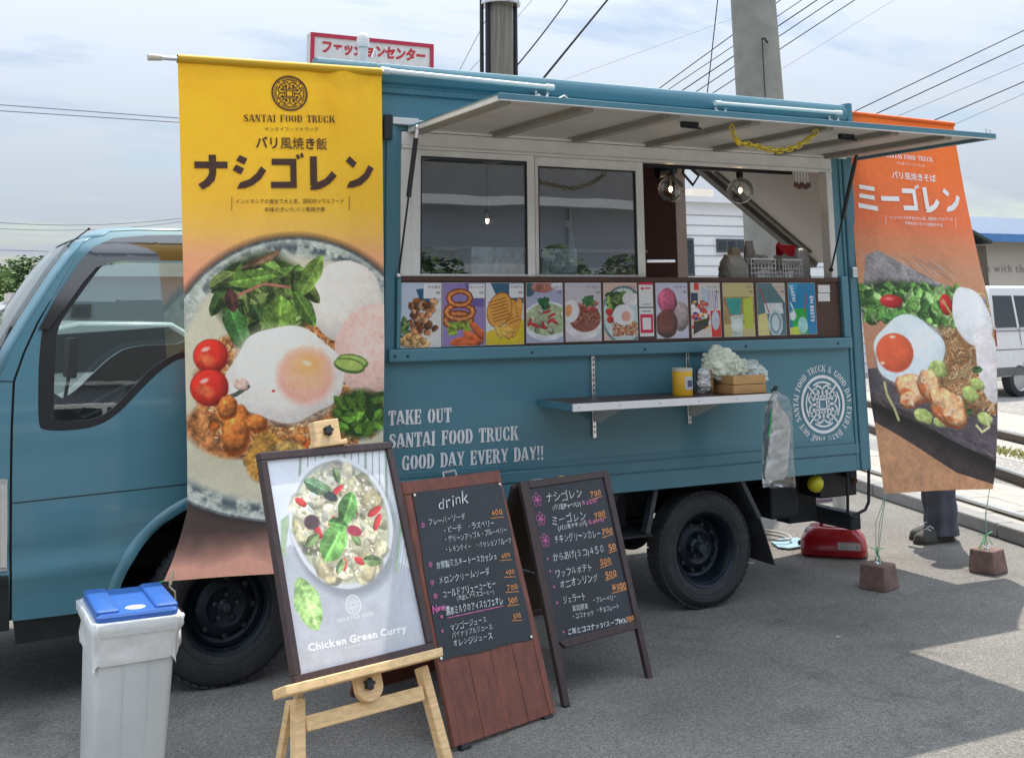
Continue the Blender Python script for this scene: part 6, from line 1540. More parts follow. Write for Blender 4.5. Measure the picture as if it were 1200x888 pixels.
def make_banner(B, cvs, nm, label, ink, kata, lines, sub, emb, bars, loc):
    t = thing('hanging_banner', loc, label, 'banner', None)
    mb, uv = B.sheet(); sh_ = mb.build('cloth', print_mat(nm, cvs, .62, 1.07, bump=.35, bs=5, transl=.08), parent=t, smooth=180, uv=uv, recalc=False)
    mb = MB(); mp_ = B.mapper(.004)
    def ln(txt, ul, vl, ur, vr, size, off, sten=False, track=0.0):
        x0, y0 = B.cv(ul, vl); x1, y1 = B.cv(ur, vr); Ln = x1 - x0; k = (y1 - y0) / Ln
        f = lambda x, y: mp_(x0 + x, -(y0 + k * x) + y)
        if sten: put_sten(mb, txt, 0, 0, size, f, wx=Ln / sten_w(txt, size))
        else: put_text(mb, txt, 0, 0, size, f, off=off, wx=Ln / textw(txt, size, off))
    for l_ in lines: ln(*l_)
    x0, y0 = B.cv(kata[1], kata[2]); x1, y1 = B.cv(kata[3], kata[4]); pitch = (x1 - x0) / (5 - .08) / 1.08 * 1.0
    k = (y1 - y0) / (x1 - x0)
    put_kata(mb, kata[0], 0, 0, (x1 - x0) / (5 * 1.08 - .08), kata[5], lambda x, y: mp_(x0 + x, -(y0 + k * x) + y))
    ex_, ey_ = B.cv(emb[0], emb[1]); put_emblem(mb, 0, 0, emb[2], lambda x, y: mp_(ex_ + x, -ey_ + y), 1 if emb[2] < 16 else 2)
    for (u, v0, v1) in bars:
        xa, ya = B.cv(u, v0); xb, yb = B.cv(u, v1); mb.add([mp_(xa - .3, -ya), mp_(xa + .3, -ya), mp_(xb + .3, -yb), mp_(xb - .3, -yb)], [(0, 1, 2, 3)])
    mb.build('printed_lettering', ink, parent=t, kind='stuff')
    return t
smalltxt = 'インドネシアの屋台で大人気、国民的ソウルフード'
b1 = make_banner(B1, paint_banner1(), 'yellow_banner_print', 'tall yellow banner printed with nasi goreng and a fried egg, hung beside the cab', TXB,
    ('ナシゴレン', 225, 222.5, 437, 221.5, 42), [('バリ風焼き飯', 295, 172.5, 380, 174.5, 15.5, .022), ('SANTAI FOOD TRUCK', 281.5, 142.5, 389, 144.0, 8.6, 0, True), ('サンタイフードトラック', 305, 153.5, 369, 153.5, 5.6, .0),
    (smalltxt, 272, 238.5, 400, 238, 6.4, .0), ('辛味のきいたバリ風焼き飯', 305, 248, 377, 247.5, 6.4, .0)], None, (334.4, 109.5, 21.5), ((268, 230, 247), (405.6, 230, 246)), (1.45, -.12, 0))
A, Bp = at(173, 67, -.115), at(449, 84, -.10)
mb = MB(); mb.tube([A + (Bp - A) * .04, Bp], .011, 10); mb.build('pole', STEEL, parent=b1, smooth=50)
mb = MB(); mb.tube([A - (Bp - A) * .0, A + (Bp - A) * .055], [.017, .014], 10); mb.build('pole_cap', M('cream_plastic', (.6, .56, .45), .5), parent=b1, smooth=50)
mb = MB(); q0, q1 = B1.world(0, .0), B1.world(1, .0)
mb.tube([q0 + np.array([0, .004, -.003]), q0 * .5 + q1 * .5 + np.array([0, .004, -.003]), q1 + np.array([0, .004, -.003])], .021, 14, False)
mb.build('pole_sleeve', M('yellow_cloth', sr(206, 160, 18), .65), parent=b1, smooth=60)
# tie at the lower left corner
q = B1.world(.02, .995)
mb = MB(); mb.tube([q, q + np.array([.0, -.01, -.03]), q + np.array([.02, -.02, -.05]), q + np.array([.03, 0, -.12])], .004, 6); mb.tube([q + np.array([.01, -.01, .03]), q + np.array([.0, -.02, -.02])], .006, 6); mb.build('corner_cord', M('beige_cord', (.5, .42, .3), .8), parent=b1)
mb = MB(); mb.tube([q, q + np.array([-.06, .05, -.03])], .003, 6); mb.build('green_cord', GREENC, parent=b1)

b2 = make_banner(B2, paint_banner2(), 'orange_banner_print', 'tall orange banner printed with mee goreng noodles, hung behind the rear of the truck', TXW,
    ('ミーゴレン', 1005, 246.5, 1127, 249.5, 31), [('バリ風焼きそば', 1042, 208.5, 1095, 213, 9.6, .02), ('SANTAI FOOD TRUCK', 1035, 184.5, 1091.5, 190, 5.6, 0, True), ('サンタイフードトラック', 1048, 193, 1082, 196, 4.2, .0),
    (smalltxt, 1038, 256.5, 1115, 259, 4.4, .01), ('辛味のきいたバリ風焼きそば', 1057, 263, 1102, 265.5, 4.4, .01)], None, (1059.7, 165, 13.5), ((1034.5, 252, 263), (1118, 255, 266)), (5.55, .0, 0))
mb = MB(); q0, q1 = B2.world(-.02, .0), B2.world(1, .0); mb.tube([q0, q1], .014, 10, False); mb.build('pole_sleeve', M('orange_cloth', sr(222, 98, 18), .65), parent=b2, smooth=60)

# weights and their strings
def weight(u, v, yaw, label, s_=.083, h=.135):
    c = atz(u, v, 0); t = thing('weight_block', c, label, 'weight', 'concrete blocks holding down the orange banner')
    mb = MB(); vs = []
    for z, k in ((0, 1.0), (.02, 1.0), (h - .006, .88), (h, .85)):
        for a in (45, 135, 225, 315): vs.append((c[0] + math.cos(R(a) + yaw) * s_ * 1.414 * k, c[1] + math.sin(R(a) + yaw) * s_ * 1.414 * k, z))
    fs = [(3, 2, 1, 0), (12, 13, 14, 15)]
    for j in range(3):
        for i in range(4): fs.append((j * 4 + i, j * 4 + (i + 1) % 4, j * 4 + 4 + (i + 1) % 4, j * 4 + 4 + i))
    mb.add(vs, fs); mb.build('concrete_block', STN, parent=t, bevel=.008)
    mb = MB(); mb.lathe([(.02, h), (.018, h + .006), (.002, h + .008)], (c[0], c[1], 0), n=10); pts = [(c[0] + .016 * math.cos(a), c[1], h + .03 + .018 * math.sin(a)) for a in np.linspace(-1.2, 4.4, 14)]; mb.tube([(c[0], c[1], h)] + pts, .004, 6); mb.build('eye_hook', CHROME, parent=t, smooth=50)
    return c, h
w1, hh = weight(1030.5, 689, R(18), 'red brown weight block nearer the truck, below the left corner of the orange banner')
w2, hh = weight(1158.5, 670, R(14), 'red brown weight block farther right, below the right corner of the orange banner')
def strings(cn, w_, seed):
    r = random.Random(seed); top_ = np.array([w_[0], w_[1], hh + .04]); mb = MB()
    for k in range(3):
        o_ = np.array([r.uniform(-.02, .02), r.uniform(-.02, .02), 0]); mid = cn * .5 + top_ * .5 + o_ * 1.0 + np.array([-.02, 0, 0]); mb.tube([cn, mid, top_ + o_ * .3], .0022, 5)
    mb.build('string', M('pale_green_string', (.30, .42, .30), .6), parent=b2)
    mb = MB()
    for k in range(7):
        a = r.uniform(0, 6.28); e = top_ + np.array([math.cos(a) * .06, math.sin(a) * .03, r.uniform(-.10, .06)]); mb.tube([top_ + np.array([0, 0, r.uniform(0, .05)]), (top_ + e) / 2 + np.array([0, 0, .02]), e], .0025, 5)
    mb.build('string_knot', GREENC, parent=b2)
strings(B2.world(.02, .995), w1, 1); strings(B2.world(.97, .995), w2, 2)

# ------------------------------------------------------------------ easel with framed poster
PF = Frame((1.116, -1.675, .482), .321, .383, -.023, .56, .706)
po = thing('framed_poster', PF.P(.28, 0), 'dark framed poster of chicken green curry resting on the pine easel', 'poster')
fw = .026
for a0, b0, a1, b1_ in ((0, 0, .56, fw), (0, PF.H - fw, .56, PF.H), (0, fw + .0005, fw, PF.H - fw - .0005), (.56 - fw, fw + .0005, .56, PF.H - fw - .0005)):
    mb = MB(); PF.box(mb, a0, b0, a1, b1_, -.018, .010); mb.build('frame', DKW, parent=po, bevel=.003)
mb = MB(); PF.box(mb, .004, .004, .556, PF.H - .004, -.016, -.008); mb.build('backing', DKW, parent=po)
mb = MB(); mb.add([PF.P(fw - .004, fw - .004, -.003), PF.P(.56 - fw + .004, fw - .004, -.003), PF.P(.56 - fw + .004, PF.H - fw + .004, -.003), PF.P(fw - .004, PF.H - fw + .004, -.003)], [(0, 1, 2, 3)])
mb.build('print', print_mat('curry_poster_print', paint_curry(), .38, 1.0, coat=.12), parent=po, uv=[(0, 0), (1, 0), (1, 1), (0, 1)], recalc=False)
mb = MB()
tline(mb, PF, 'Chicken Green Curry', 361.5, 763, 477.5, 739, .030, -.0027, .035, 0, 0)
tline(mb, PF, 'サンタイグリーンカレー', 403, 761, 447, 751, .010, -.0027, .0, 0, 0)
a0, b0 = PF.ab(395.5, 729.5); a1, b1_ = PF.ab(438.5, 720); 
put_sten(mb, 'SANTAI FOOD TRUCK', 0, 0, .011, lambda x, y: PF.P(a0 + x, b0 + y, -.0027), wx=(a1 - a0) / sten_w('SANTAI FOOD TRUCK', .011))
ea, eb = PF.ab(414.5, 708); put_emblem(mb, 0, 0, .031, lambda x, y: PF.P(ea + x, eb + y, -.0027), 1, 1.1)
mb.build('printed_lettering', TXW, parent=po, kind='stuff')

def G(u, v, c=0): return PF.ab(u, v, c)
ea0 = thing('easel', (1.30, -1.60, 0), 'pale pine easel with black knobs carrying the curry poster', 'easel')
def ebar(name, p, q, w_, c0, c1, mt=PINE, **k):
    """a bar on the easel plane from (a,b) p to q"""
    p, q = np.array(p), np.array(q); d = (q - p) / np.linalg.norm(q - p); n = np.array([-d[1], d[0]]) * w_ / 2
    mb = MB(); mb.poly([tuple(p - n), tuple(q - n), tuple(q + n), tuple(p + n)], PF.P(0, 0, c0), PF.ex, PF.ey, PF.n, c1 - c0); return mb.build(name, mt, parent=ea0, bevel=.004, **k)
LB = -.50 / math.cos(.383)                       # easel-plane b value of the ground
lg = [G(336, 811, .05), G(519, 764, .05)]
mb = MB(); mb.poly([G(334, 803, .055), G(519, 757.5, .055), G(520, 768, .055), G(336, 815, .055)], PF.P(0, 0, -.02), PF.ex, PF.ey, PF.n, .075); mb.build('ledge', PINEH, parent=ea0, bevel=.004)
# legs, spreading to the ground
l0 = G(352.5, 818, -.02); l1 = G(353, 880, -.02); dl = np.array(l1) - np.array(l0); l_end = np.array(l0) + dl * ((LB - l0[1]) / dl[1]) 
ebar('leg', l0, l_end, .036, -.055, -.02)
r0 = G(497, 780, -.02); r1 = G(525, 884, -.02); dl = np.array(r1) - np.array(r0); r_end = np.array(r0) + dl * ((LB - .03 - r0[1]) / dl[1])
ebar('leg', r0, r_end, .036, -.055, -.02)
c0_, c1_ = G(358, 848, -.03), G(496, 811.5, -.03); ebar('cross_bar', c0_, c1_, .044, -.052, -.024, PINEH)
tpt = G(386, 497, -.02); bpt = G(433, 806, -.02)
ebar('mast', (np.array(bpt) * 1.0), tpt, .060, -.048, -.02)
tn = G(433, 800, .0); kk = [(tn[0] + x, tn[1] + y) for x, y in [(-.052, .07), (-.052, -.012)] + [(.052 * math.cos(R(a)), -.012 + .040 * math.sin(R(a))) for a in range(190, 351, 16)] + [(.052, -.012), (.052, .07)]]
mb = MB(); mb.poly(kk, PF.P(0, 0, -.019), PF.ex, PF.ey, PF.n, .02); mb.build('tongue', PINE, parent=ea0, bevel=.004)
def knob(a, b, c):
    mb = MB(); pts = []
    for k in range(30):
        t = 2 * math.pi * k / 30; q = .0155 + .0035 * math.cos(5 * t); pts.append((a + q * math.cos(t), b + q * math.sin(t)))
    mb.poly(pts, PF.P(0, 0, c), PF.ex, PF.ey, PF.n, .018); mb.build('knob', BLK, parent=ea0, bevel=.003)
kq = G(433, 801, .01); knob(kq[0], kq[1], .0015)
# top clamp
ca = [G(364, 496, .0), G(393, 491.5, .0), G(397, 517, .0), G(403.5, 514.5, .0), G(404.5, 521, .0), G(365, 526.5, .0), G(364.5, 520, 0), G(367.5, 519.5, 0)]
mb = MB(); mb.poly([ca[0], ca[7], ca[6], ca[5], ca[4], ca[3], ca[2], ca[1]], PF.P(0, 0, -.018), PF.ex, PF.ey, PF.n, .036); mb.build('top_clamp', PINE, parent=ea0, bevel=.004)
kq = G(383.5, 505, .02); knob(kq[0], kq[1], .0185)
# rear leg
A = PF.P(tpt[0], tpt[1] - .12, -.06); Bk = atz(343, 862, 0)
mb = MB(); mb.beam(A, Bk, .036, .024, up=PF.ex); mb.build('leg', PINE, parent=ea0, bevel=.004)
A = PF.P(l0[0] - .012, l0[1] + .0, -.06); q = atz(341, 850, .20)
mb = MB(); mb.beam(A, np.array([A[0] - .03, A[1] + .12, 0]), .026, .02, up=PF.ex); mb.build('brace', PINE, parent=ea0, bevel=.003)

# ------------------------------------------------------------------ brown drink board (A-frame)
DF = Frame((1.890, -1.142, .02), .325, .356, -.019, .549, .956)
db = thing('drink_board', (DF.P(.27, .1)[0], DF.P(.27, .1)[1] + .1, 0), 'reddish brown wooden A-frame board with a handwritten drink menu', 'sandwich board')
wd = DF.W
nb = 4
for i in range(nb):                                # vertical boards of the front panel
    a0 = .035 + (wd - .07) * i / nb; a1 = .035 + (wd - .07) * (i + 1) / nb - .0012
    mb = MB(); DF.box(mb, a0, .0, a1, DF.H - .05, -.018, -.003 + .0006 * (i % 2)); mb.build('board', REDW, parent=db, bevel=.0015)
for a0, b0, a1, b1_ in ((0, 0, .0345, DF.H - .0505), (wd - .0345, 0, wd, DF.H - .0505), (0, DF.H - .05, wd, DF.H)):
    mb = MB(); DF.box(mb, a0, b0, a1, b1_, -.022, -.001); mb.build('frame_rail', REDW, parent=db, bevel=.003)
mb = MB()
sc_ = [DF.ab(483, 578, .001), DF.ab(586, 565, .001), DF.ab(624, 748, .001), DF.ab(515, 774.5, .001)]
rows = []; r = random.Random(2)
for j in range(15):
    row = []
    for i in range(11):
        s_, t_ = i / 10, j / 14
        a = (sc_[0][0] * (1 - s_) + sc_[1][0] * s_) * (1 - t_) + (sc_[3][0] * (1 - s_) + sc_[2][0] * s_) * t_
        b = (sc_[0][1] * (1 - s_) + sc_[1][1] * s_) * (1 - t_) + (sc_[3][1] * (1 - s_) + sc_[2][1] * s_) * t_
        edge_ = (i in (0, 10)) or (j in (0, 14))
        row.append(DF.P(a + (.003 * math.sin(t_ * 9) if i in (0, 10) else 0), b + (.003 * math.sin(s_ * 11) if j in (0, 14) else 0), .0022 + (.0022 * math.sin(t_ * 14 + s_ * 3) if i == 10 else 0)))
    rows.append(row)
mb.grid(rows); mb.build('black_sheet', CHALKS, parent=db, smooth=60, recalc=False)
mb = MB()
for a, b in sc_: mb.lathe([(.006, 0), (.0055, .003), (.001, .004)], DF.P(a + (.008 if a < .2 else -.008), b + (-.008 if b > .5 else .008), .004), DF.n, 8)
mb.build('pins', WHITE, parent=db)['kind'] = 'stuff'
mbw, mbp, mbo = MB(), MB(), MB()
T = lambda txt, x0, y0, x1, y1, s_, m_=None, **k: tline(m_ or mbw, DF, txt, 440 + x0 / 4.036, 540 + y0 / 4.036, 440 + x1 / 4.036, 540 + y1 / 4.036, s_, .0055, **k)
T('drink', 296, 232, 446, 196, .066, off=-.005, slant=.2)
T('フレーバーソーダ', 250, 305, 427, 272, .030); T('・ピーチ　・ラズベリー', 318, 342, 565, 303, .029)
T('・グリーンアップル・ブルーベリー', 325, 386, 625, 335, .027); T('・レモンティー　・パッションフルーツ', 328, 432, 645, 385, .028)
T('自家製ミルキートースカッシュ', 288, 508, 577, 461, .031, off=.004); T('メロンクリームソーダ', 300, 582, 542, 534, .033)
T('コールドブリューコーヒー', 318, 645, 570, 592, .031, off=.004); T('(水出しアイスコーヒー)', 385, 658, 562, 624, .021, off=.002)
T('濃厚ミルクのアイスカフェオレ', 335, 728, 605, 672, .033, off=.006)
T('マンゴージュース', 355, 803, 528, 758, .028); T('パイナップルジュース', 362, 836, 555, 792, .026); T('オレンジジュース', 368, 876, 555, 836, .027)
T('New', 274, 722, 334, 700, .034, mbp, off=.03)
for x0, y0, x1, y1, s_, tx_ in ((550, 262, 604, 250, .032, '400'), (595, 462, 640, 452, .026, '400'), (615, 540, 660, 532, .026, '400'), (622, 612, 674, 602, .028, '700'), (630, 676, 674, 664, .030, '500'), (652, 746, 690, 738, .027, '500')):
    T(tx_, x0, y0, x1, y1, s_, mbo, off=.02)
    a = DF.ab(440 + (x0 - 8) / 4.036, 540 + (y0 + 9) / 4.036, .0055); b = DF.ab(440 + (x1 + 4) / 4.036, 540 + (y1 + 14) / 4.036, .0055); fstroke(mbo, DF, [a, b], .003, .0055)
a = DF.ab(440 + 338 / 4.036, 540 + 742 / 4.036, .0055); b = DF.ab(440 + 606 / 4.036, 540 + 684 / 4.036, .0055); fstroke(mbp, DF, [a, b], .0032, .0055)
for x, y in ((225, 305), (260, 491), (268, 577), (284, 640), (313, 736), (316, 804)):
    a, b = DF.ab(440 + x / 4.036, 540 + y / 4.036, .0055); k = .011 if y < 700 else .006; fstroke(mbp, DF, [(a + k * (1 - t / 26) * math.cos(t * .6), b + k * (1 - t / 26) * math.sin(t * .6)) for t in range(24)], .0022, .0055)
mbw.build('white_handwriting', CKW, parent=db, recalc=False, kind='stuff'); mbp.build('pink_handwriting', CKP, parent=db, recalc=False, kind='stuff'); mbo.build('orange_prices', CKO, parent=db, recalc=False, kind='stuff')
ha = DF.ab(524, 556, 0); 
mb = MB(); mb.tube([DF.P(.235, DF.H - .012, -.012), DF.P(.235, DF.H + .020, -.012), DF.P(.305, DF.H + .022, -.012), DF.P(.305, DF.H - .012, -.012)], .0045, 6); mb.build('handle', ALU, parent=db)
# back panel, feet, hinge stay
q0, q1 = DF.P(0, DF.H - .01, -.03), DF.P(wd, DF.H - .01, -.03)
ln_ = .96; bk = np.array([math.sin(.325) * -1, math.cos(.325), 0]) * 0.33
e0 = q0 + np.array([-.04, .42, 0]); e0[2] = .01; e1 = q1 + np.array([-.04, .42, 0]); e1[2] = .01
mb = MB(); mb.add([q0, q1, e1, e0], [(0, 1, 2, 3)]); mb.build('back_panel', REDW, parent=db, solid=.016)
for a in (.03, wd - .07):
    mb = MB(); DF.box(mb, a, -.018, a + .05, -.0005, -.024, .002); mb.build('foot', BLK, parent=db, bevel=.003)

# ------------------------------------------------------------------ dark food chalkboard (A-frame)
MF = Frame((2.467, -.92, .0), .286, .315, -.027, .581, .90)
cb = thing('food_board', (2.72, -.62, 0), 'dark framed A-frame chalkboard with a handwritten food menu', 'sandwich board')
def mab(u, v): return MF.ab(u, v, 0)
oTL, oTR = mab(609.5, 564), mab(713, 551); fL, fR = mab(661.5, 829), mab(766.5, 797.5)
iTL, iTR, iBR, iBL = mab(621, 572), mab(708, 559), mab(745, 727), mab(655, 751)
rBL, rBR = mab(660, 760), mab(750, 735.5)
def mpoly(name, pts, c0, c1, mt=DKW, **k): m_ = MB(); m_.poly(pts, MF.P(0, 0, c0), MF.ex, MF.ey, MF.n, c1 - c0); return m_.build(name, mt, parent=cb, **k)
def shift(p, dx, dy=0): return (p[0] + dx, p[1] + dy)
mpoly('stile', [oTL, (oTL[0], 0.01), shift(fL, .0, .0), shift(fL, .032, .0), iBL, iTL], -.022, 0, bevel=.003) if False else None
mpoly('stile', [(oTL[0], oTL[1]), (fL[0] + .002, .006), (fL[0] + .036, .006), (iBL[0] + .000, iBL[1]), iTL, (iTL[0], oTL[1] - .0)], -.022, 0, bevel=.003)
mpoly('stile', [(oTR[0], oTR[1]), (iTR[0], oTR[1]), iTR, iBR, (fR[0] - .032, .006), (fR[0] - .0, .006)], -.022, 0, bevel=.003)
mpoly('rail', [(iTL[0] + .0005, iTL[1]), (iTR[0] - .0005, iTR[1]), (iTR[0] - .0005, oTR[1]), (iTL[0] + .0005, oTL[1])], -.022, 0, bevel=.003)
mpoly('rail', [shift(rBL, .02), shift(rBR, -.012), shift(iBR, -.0005, -.0005), shift(iBL, .0005, -.0005)], -.022, -.0005, bevel=.003)
mpoly('chalkboard', [shift(iTL, -.004, .004), shift(iTR, .004, .004), shift(iBR, .004, -.004), shift(iBL, -.004, -.004)], -.016, -.008, CHALK)
mbw, mbp, mbo = MB(), MB(), MB()
T = lambda txt, x0, y0, x1, y1, s_, m_=None, **k: tline(m_ or mbw, MF, txt, 590 + x0 / 4.674, 540 + y0 / 4.674, 590 + x1 / 4.674, 540 + y1 / 4.674, s_, -.0065, **k)
T('ナシゴレン', 235, 228, 437, 196, .046); T('(バリ風チャーハン)', 270, 268, 425, 244, .026, off=.02); T('ちょい辛', 430, 243, 515, 228, .025, mbp, off=.03)
T('ミーゴレン', 264, 350, 456, 318, .044); T('(バリ風ヤキソバ)', 300, 378, 460, 350, .024, off=.02); T('ちょい辛', 464, 346, 552, 332, .023, mbp, off=.03)
T('チキングリーンカレー', 280, 452, 538, 412, .040); T('からあげ(５コ)４５０', 273, 548, 556, 496, .036)
T('ワッフルポテト', 285, 638, 488, 596, .036); T('オニオンリング', 310, 697, 520, 652, .036); T('ジェラート', 328, 780, 452, 754, .036)
T('宮城県苺', 378, 822, 466, 804, .026, off=.002); T('・ブルーベリー', 488, 778, 622, 754, .026, off=.002)
T('・ココナッツ', 374, 866, 497, 842, .026, off=.002); T('・チョコレート', 508, 832, 636, 806, .026, off=.002)
tline(mbw, MF, 'ご飯とココナッツ/スープMIX', 665, 743, 735, 729, .026, -.0065, .015)
for x0, y0, x1, y1, tx_ in ((478, 200, 538, 186, '700'), (500, 316, 562, 300, '700'), (542, 406, 600, 392, '700'), (578, 490, 620, 480, '50'), (532, 572, 592, 556, '500'), (560, 640, 622, 622, '500'), (598, 710, 676, 694, '¥500')):
    T(tx_, x0, y0, x1, y1, .034, mbo, off=.03)
    a = MF.ab(590 + (x0 + 4) / 4.674, 540 + (y0 + 12) / 4.674); b = MF.ab(590 + (x1 + 8) / 4.674, 540 + (y1 + 4) / 4.674); fstroke(mbo, MF, [a, b], .004, -.0065)
tline(mbo, MF, '300', 734, 729, 744, 726.5, .03, -.0065, .03)
for x, y in ((190, 210), (210, 315), (233, 432)):
    a, b = MF.ab(590 + x / 4.674, 540 + y / 4.674)
    for k in range(5):
        t0 = R(90 + 72 * k); ca_, cb_ = a + .018 * math.cos(t0), b + .018 * math.sin(t0); fstroke(mbp, MF, [(ca_ + .009 * math.cos(t), cb_ + .011 * math.sin(t)) for t in np.linspace(0, 6.28, 10)], .0024, -.0065)
    fstroke(mbp, MF, [(a - .008, b), (a + .008, b)], .008, -.0065)
for x, y in ((247, 535), (262, 603), (283, 688), (300, 775), (335, 935)):
    a, b = MF.ab(590 + x / 4.674, 540 + y / 4.674); fstroke(mbp, MF, [(a - .004, b), (a + .004, b + .001)], .009, -.0065)
mbw.build('white_handwriting', CKW, parent=cb, recalc=False, kind='stuff'); mbp.build('pink_handwriting', CKP, parent=cb, recalc=False, kind='stuff'); mbo.build('orange_prices', CKO, parent=cb, recalc=False, kind='stuff')
# back frame
q0, q1 = MF.P(oTL[0], oTL[1] - .01, -.035), MF.P(oTR[0], oTR[1] - .01, -.035)
g0, g1 = atz(634, 731, 0.0), atz(673, 768, 0.0)
g0 = np.array([q0[0] - .02, q0[1] + .46, 0.0]); g1 = np.array([q1[0] - .02, q1[1] + .46, 0.0])
for a_, b_ in ((q0, g0), (q1, g1)):
    mb = MB(); mb.beam(a_, b_, .034, .022, up=np.cross(q1 - q0, b_ - a_)); mb.build('rear_stile', DKW, parent=cb, bevel=.003)
lerp = lambda p, q, t: p * (1 - t) + q * t
mb = MB(); mb.add([lerp(q0, g0, .03) + EX * .01, lerp(q1, g1, .03) - EX * .01, lerp(q1, g1, .78) - EX * .01, lerp(q0, g0, .78) + EX * .01], [(0, 1, 2, 3)]); mb.build('rear_panel', M('brown_back_panel', (.075, .045, .03), .7), parent=cb, solid=.006)
mb = MB(); mb.beam(lerp(q0, g0, .8), lerp(q1, g1, .8), .022, .03); mb.build('rear_rail', DKW, parent=cb, bevel=.003)
mb = MB(); mb.tube([MF.P(oTL[0] + .01, .52, -.03), lerp(q0, g0, .42)], .003, 5); mb.build('stay_chain', STEEL, parent=cb)
for t_ in (.2, .78):
    a_ = oTL[0] + (oTR[0] - oTL[0]) * t_; mb = MB(); MF.box(mb, a_ - .03, oTL[1] + .0005, a_ + .03, oTL[1] + .003, -.04, -.008); mb.build('hinge', ALU, parent=cb)
mb = MB(); MF.box(mb, .27, oTL[1] + .0005, .30, oTL[1] + .006, -.03, -.012); mb.build('catch', M('brass', (.6, .42, .15), .3, .9), parent=cb)
for p in ((fL[0] + .018, 0), (fR[0] - .016, 0)):
    mb = MB(); MF.box(mb, p[0] - .016, -.004, p[0] + .016, .0055, -.024, .002); mb.build('foot', BLK, parent=cb)

bx_, by_ = .735, -.975
def rrect(w_, d_, rad, z, n=5, cx=bx_, cy=by_):
    pts = []
    for (sx, sy_, a0) in ((1, 1, 0), (-1, 1, 90), (-1, -1, 180), (1, -1, 270)):
        for k in range(n + 1):
            a = R(a0 + 90 * k / n); pts.append((cx + sx * (w_ / 2 - rad) + rad * math.cos(a), cy + sy_ * (d_ / 2 - rad) + rad * math.sin(a), z))
    return pts
def ringloft(mb, rings, cap0=True, cap1=True):
    b = len(mb.v); n = len(rings[0])
    for r_ in rings: mb.v += [tuple(p) for p in r_]
    for j in range(len(rings) - 1):
        for i in range(n): mb.f.append((b + j * n + i, b + j * n + (i + 1) % n, b + (j + 1) * n + (i + 1) % n, b + (j + 1) * n + i))
    if cap0: mb.f.append(tuple(b + i for i in reversed(range(n))))
    if cap1: mb.f.append(tuple(b + (len(rings) - 1) * n + i for i in range(n)))

# ------------------------------------------------------------------ menu cards taped along the brown board
cards = paint_cards()
names = ['fried chicken pieces', 'stacked onion rings', 'golden waffle fries', 'green curry with a basil sprig', 'mee goreng noodles and a half egg', 'nasi goreng with a fried egg', 'pink, grey and brown gelato scoops',
         'mixed fruit and a red soda cup', 'a teal and a yellow drink', 'an iced drink in a clear cup', 'a green cream soda on blue']
titles = ['からあげ', 'オニオンリング', 'ワッフルポテト', 'グリーンカレー', 'ミーゴレン', 'ナシゴレン', 'ジェラート', 'フレーバー', 'メロン', 'コーヒー', 'クリームソーダ']
spans = [(467, 517.3), (518.8, 568.3), (569.2, 614.3), (616.5, 660.3), (662, 705.5), (706.8, 748.0), (768, 807.7), (808.6, 845.8), (846.5, 885.5), (886, 922.3), (923, 958)]
bots = [407, 405, 403.5, 401, 399.5, 398, 396, 395, 394, 392.5, 391.5]
def card_at(u0, u1, vt_, vb_, tilt=0):
    a, b = at(u0, vt_, -.016), at(u1, vb_, -.016); return a[0], b[0], b[2], a[2]
for i, ((nm_, cv_), (u0, u1), vb_) in enumerate(zip(cards, spans, bots)):
    x0, x1, z0, z1 = card_at(u0, u1, 329.2, vb_)
    z1 = min(z1, 1.722); y = -.0145 - .0008 * (i % 2)
    t = thing('menu_card', ((x0 + x1) / 2, y, z0), 'glossy menu card showing ' + names[i], 'menu card', 'menu cards along the serving window')
    mb = MB(); mb.box((x0, y, z0), (x1, y + .0022, z1)); mb.build('card', WHITE, parent=t)
    mb = MB(); e = .0016; mb.add([(x0 + e, y - .0006, z0 + e), (x1 - e, y - .0006, z0 + e), (x1 - e, y - .0006, z1 - e), (x0 + e, y - .0006, z1 - e)], [(0, 1, 2, 3)])
    mb.build('print', print_mat('menu_card_print', cv_, .25, .95, coat=.4), parent=t, uv=[(0, 0), (1, 0), (1, 1), (0, 1)], recalc=False)
    if i < 10:
        mb = MB(); w_ = x1 - x0; put_text(mb, titles[i], x1 - .006, z1 - .028, .017, lambda a, b: (a, y - .0012, b), align='R', off=.01, wx=min(1.0, w_ * .46 / textw(titles[i], .017)))
        put_text(mb, '500' if i < 7 else '400', x1 - .006, z1 - .055, .016, lambda a, b: (a, y - .0012, b), align='R', off=.01)
        mb.build('printed_title', TXG, parent=t, kind='stuff')
    else:
        mb = MB(); q = (x0 + x1) / 2
        put_text(mb, 'SANTAI', 0, 0, .045, lambda a, b: (x0 + .010 + b * .8 + a * .12, y - .0012, z1 - .012 - a * .55), off=.03)
        put_text(mb, 'EN BESTS', 0, 0, .036, lambda a, b: (x1 - .042 + b, y - .0012, z1 - .075 - a * .9), off=.03); mb.build('printed_title', TXW, parent=t, kind='stuff')
PNK = M('crimson_print', sr(214, 40, 80), .4); PGR = M('grey_print', (.35, .35, .35), .6)
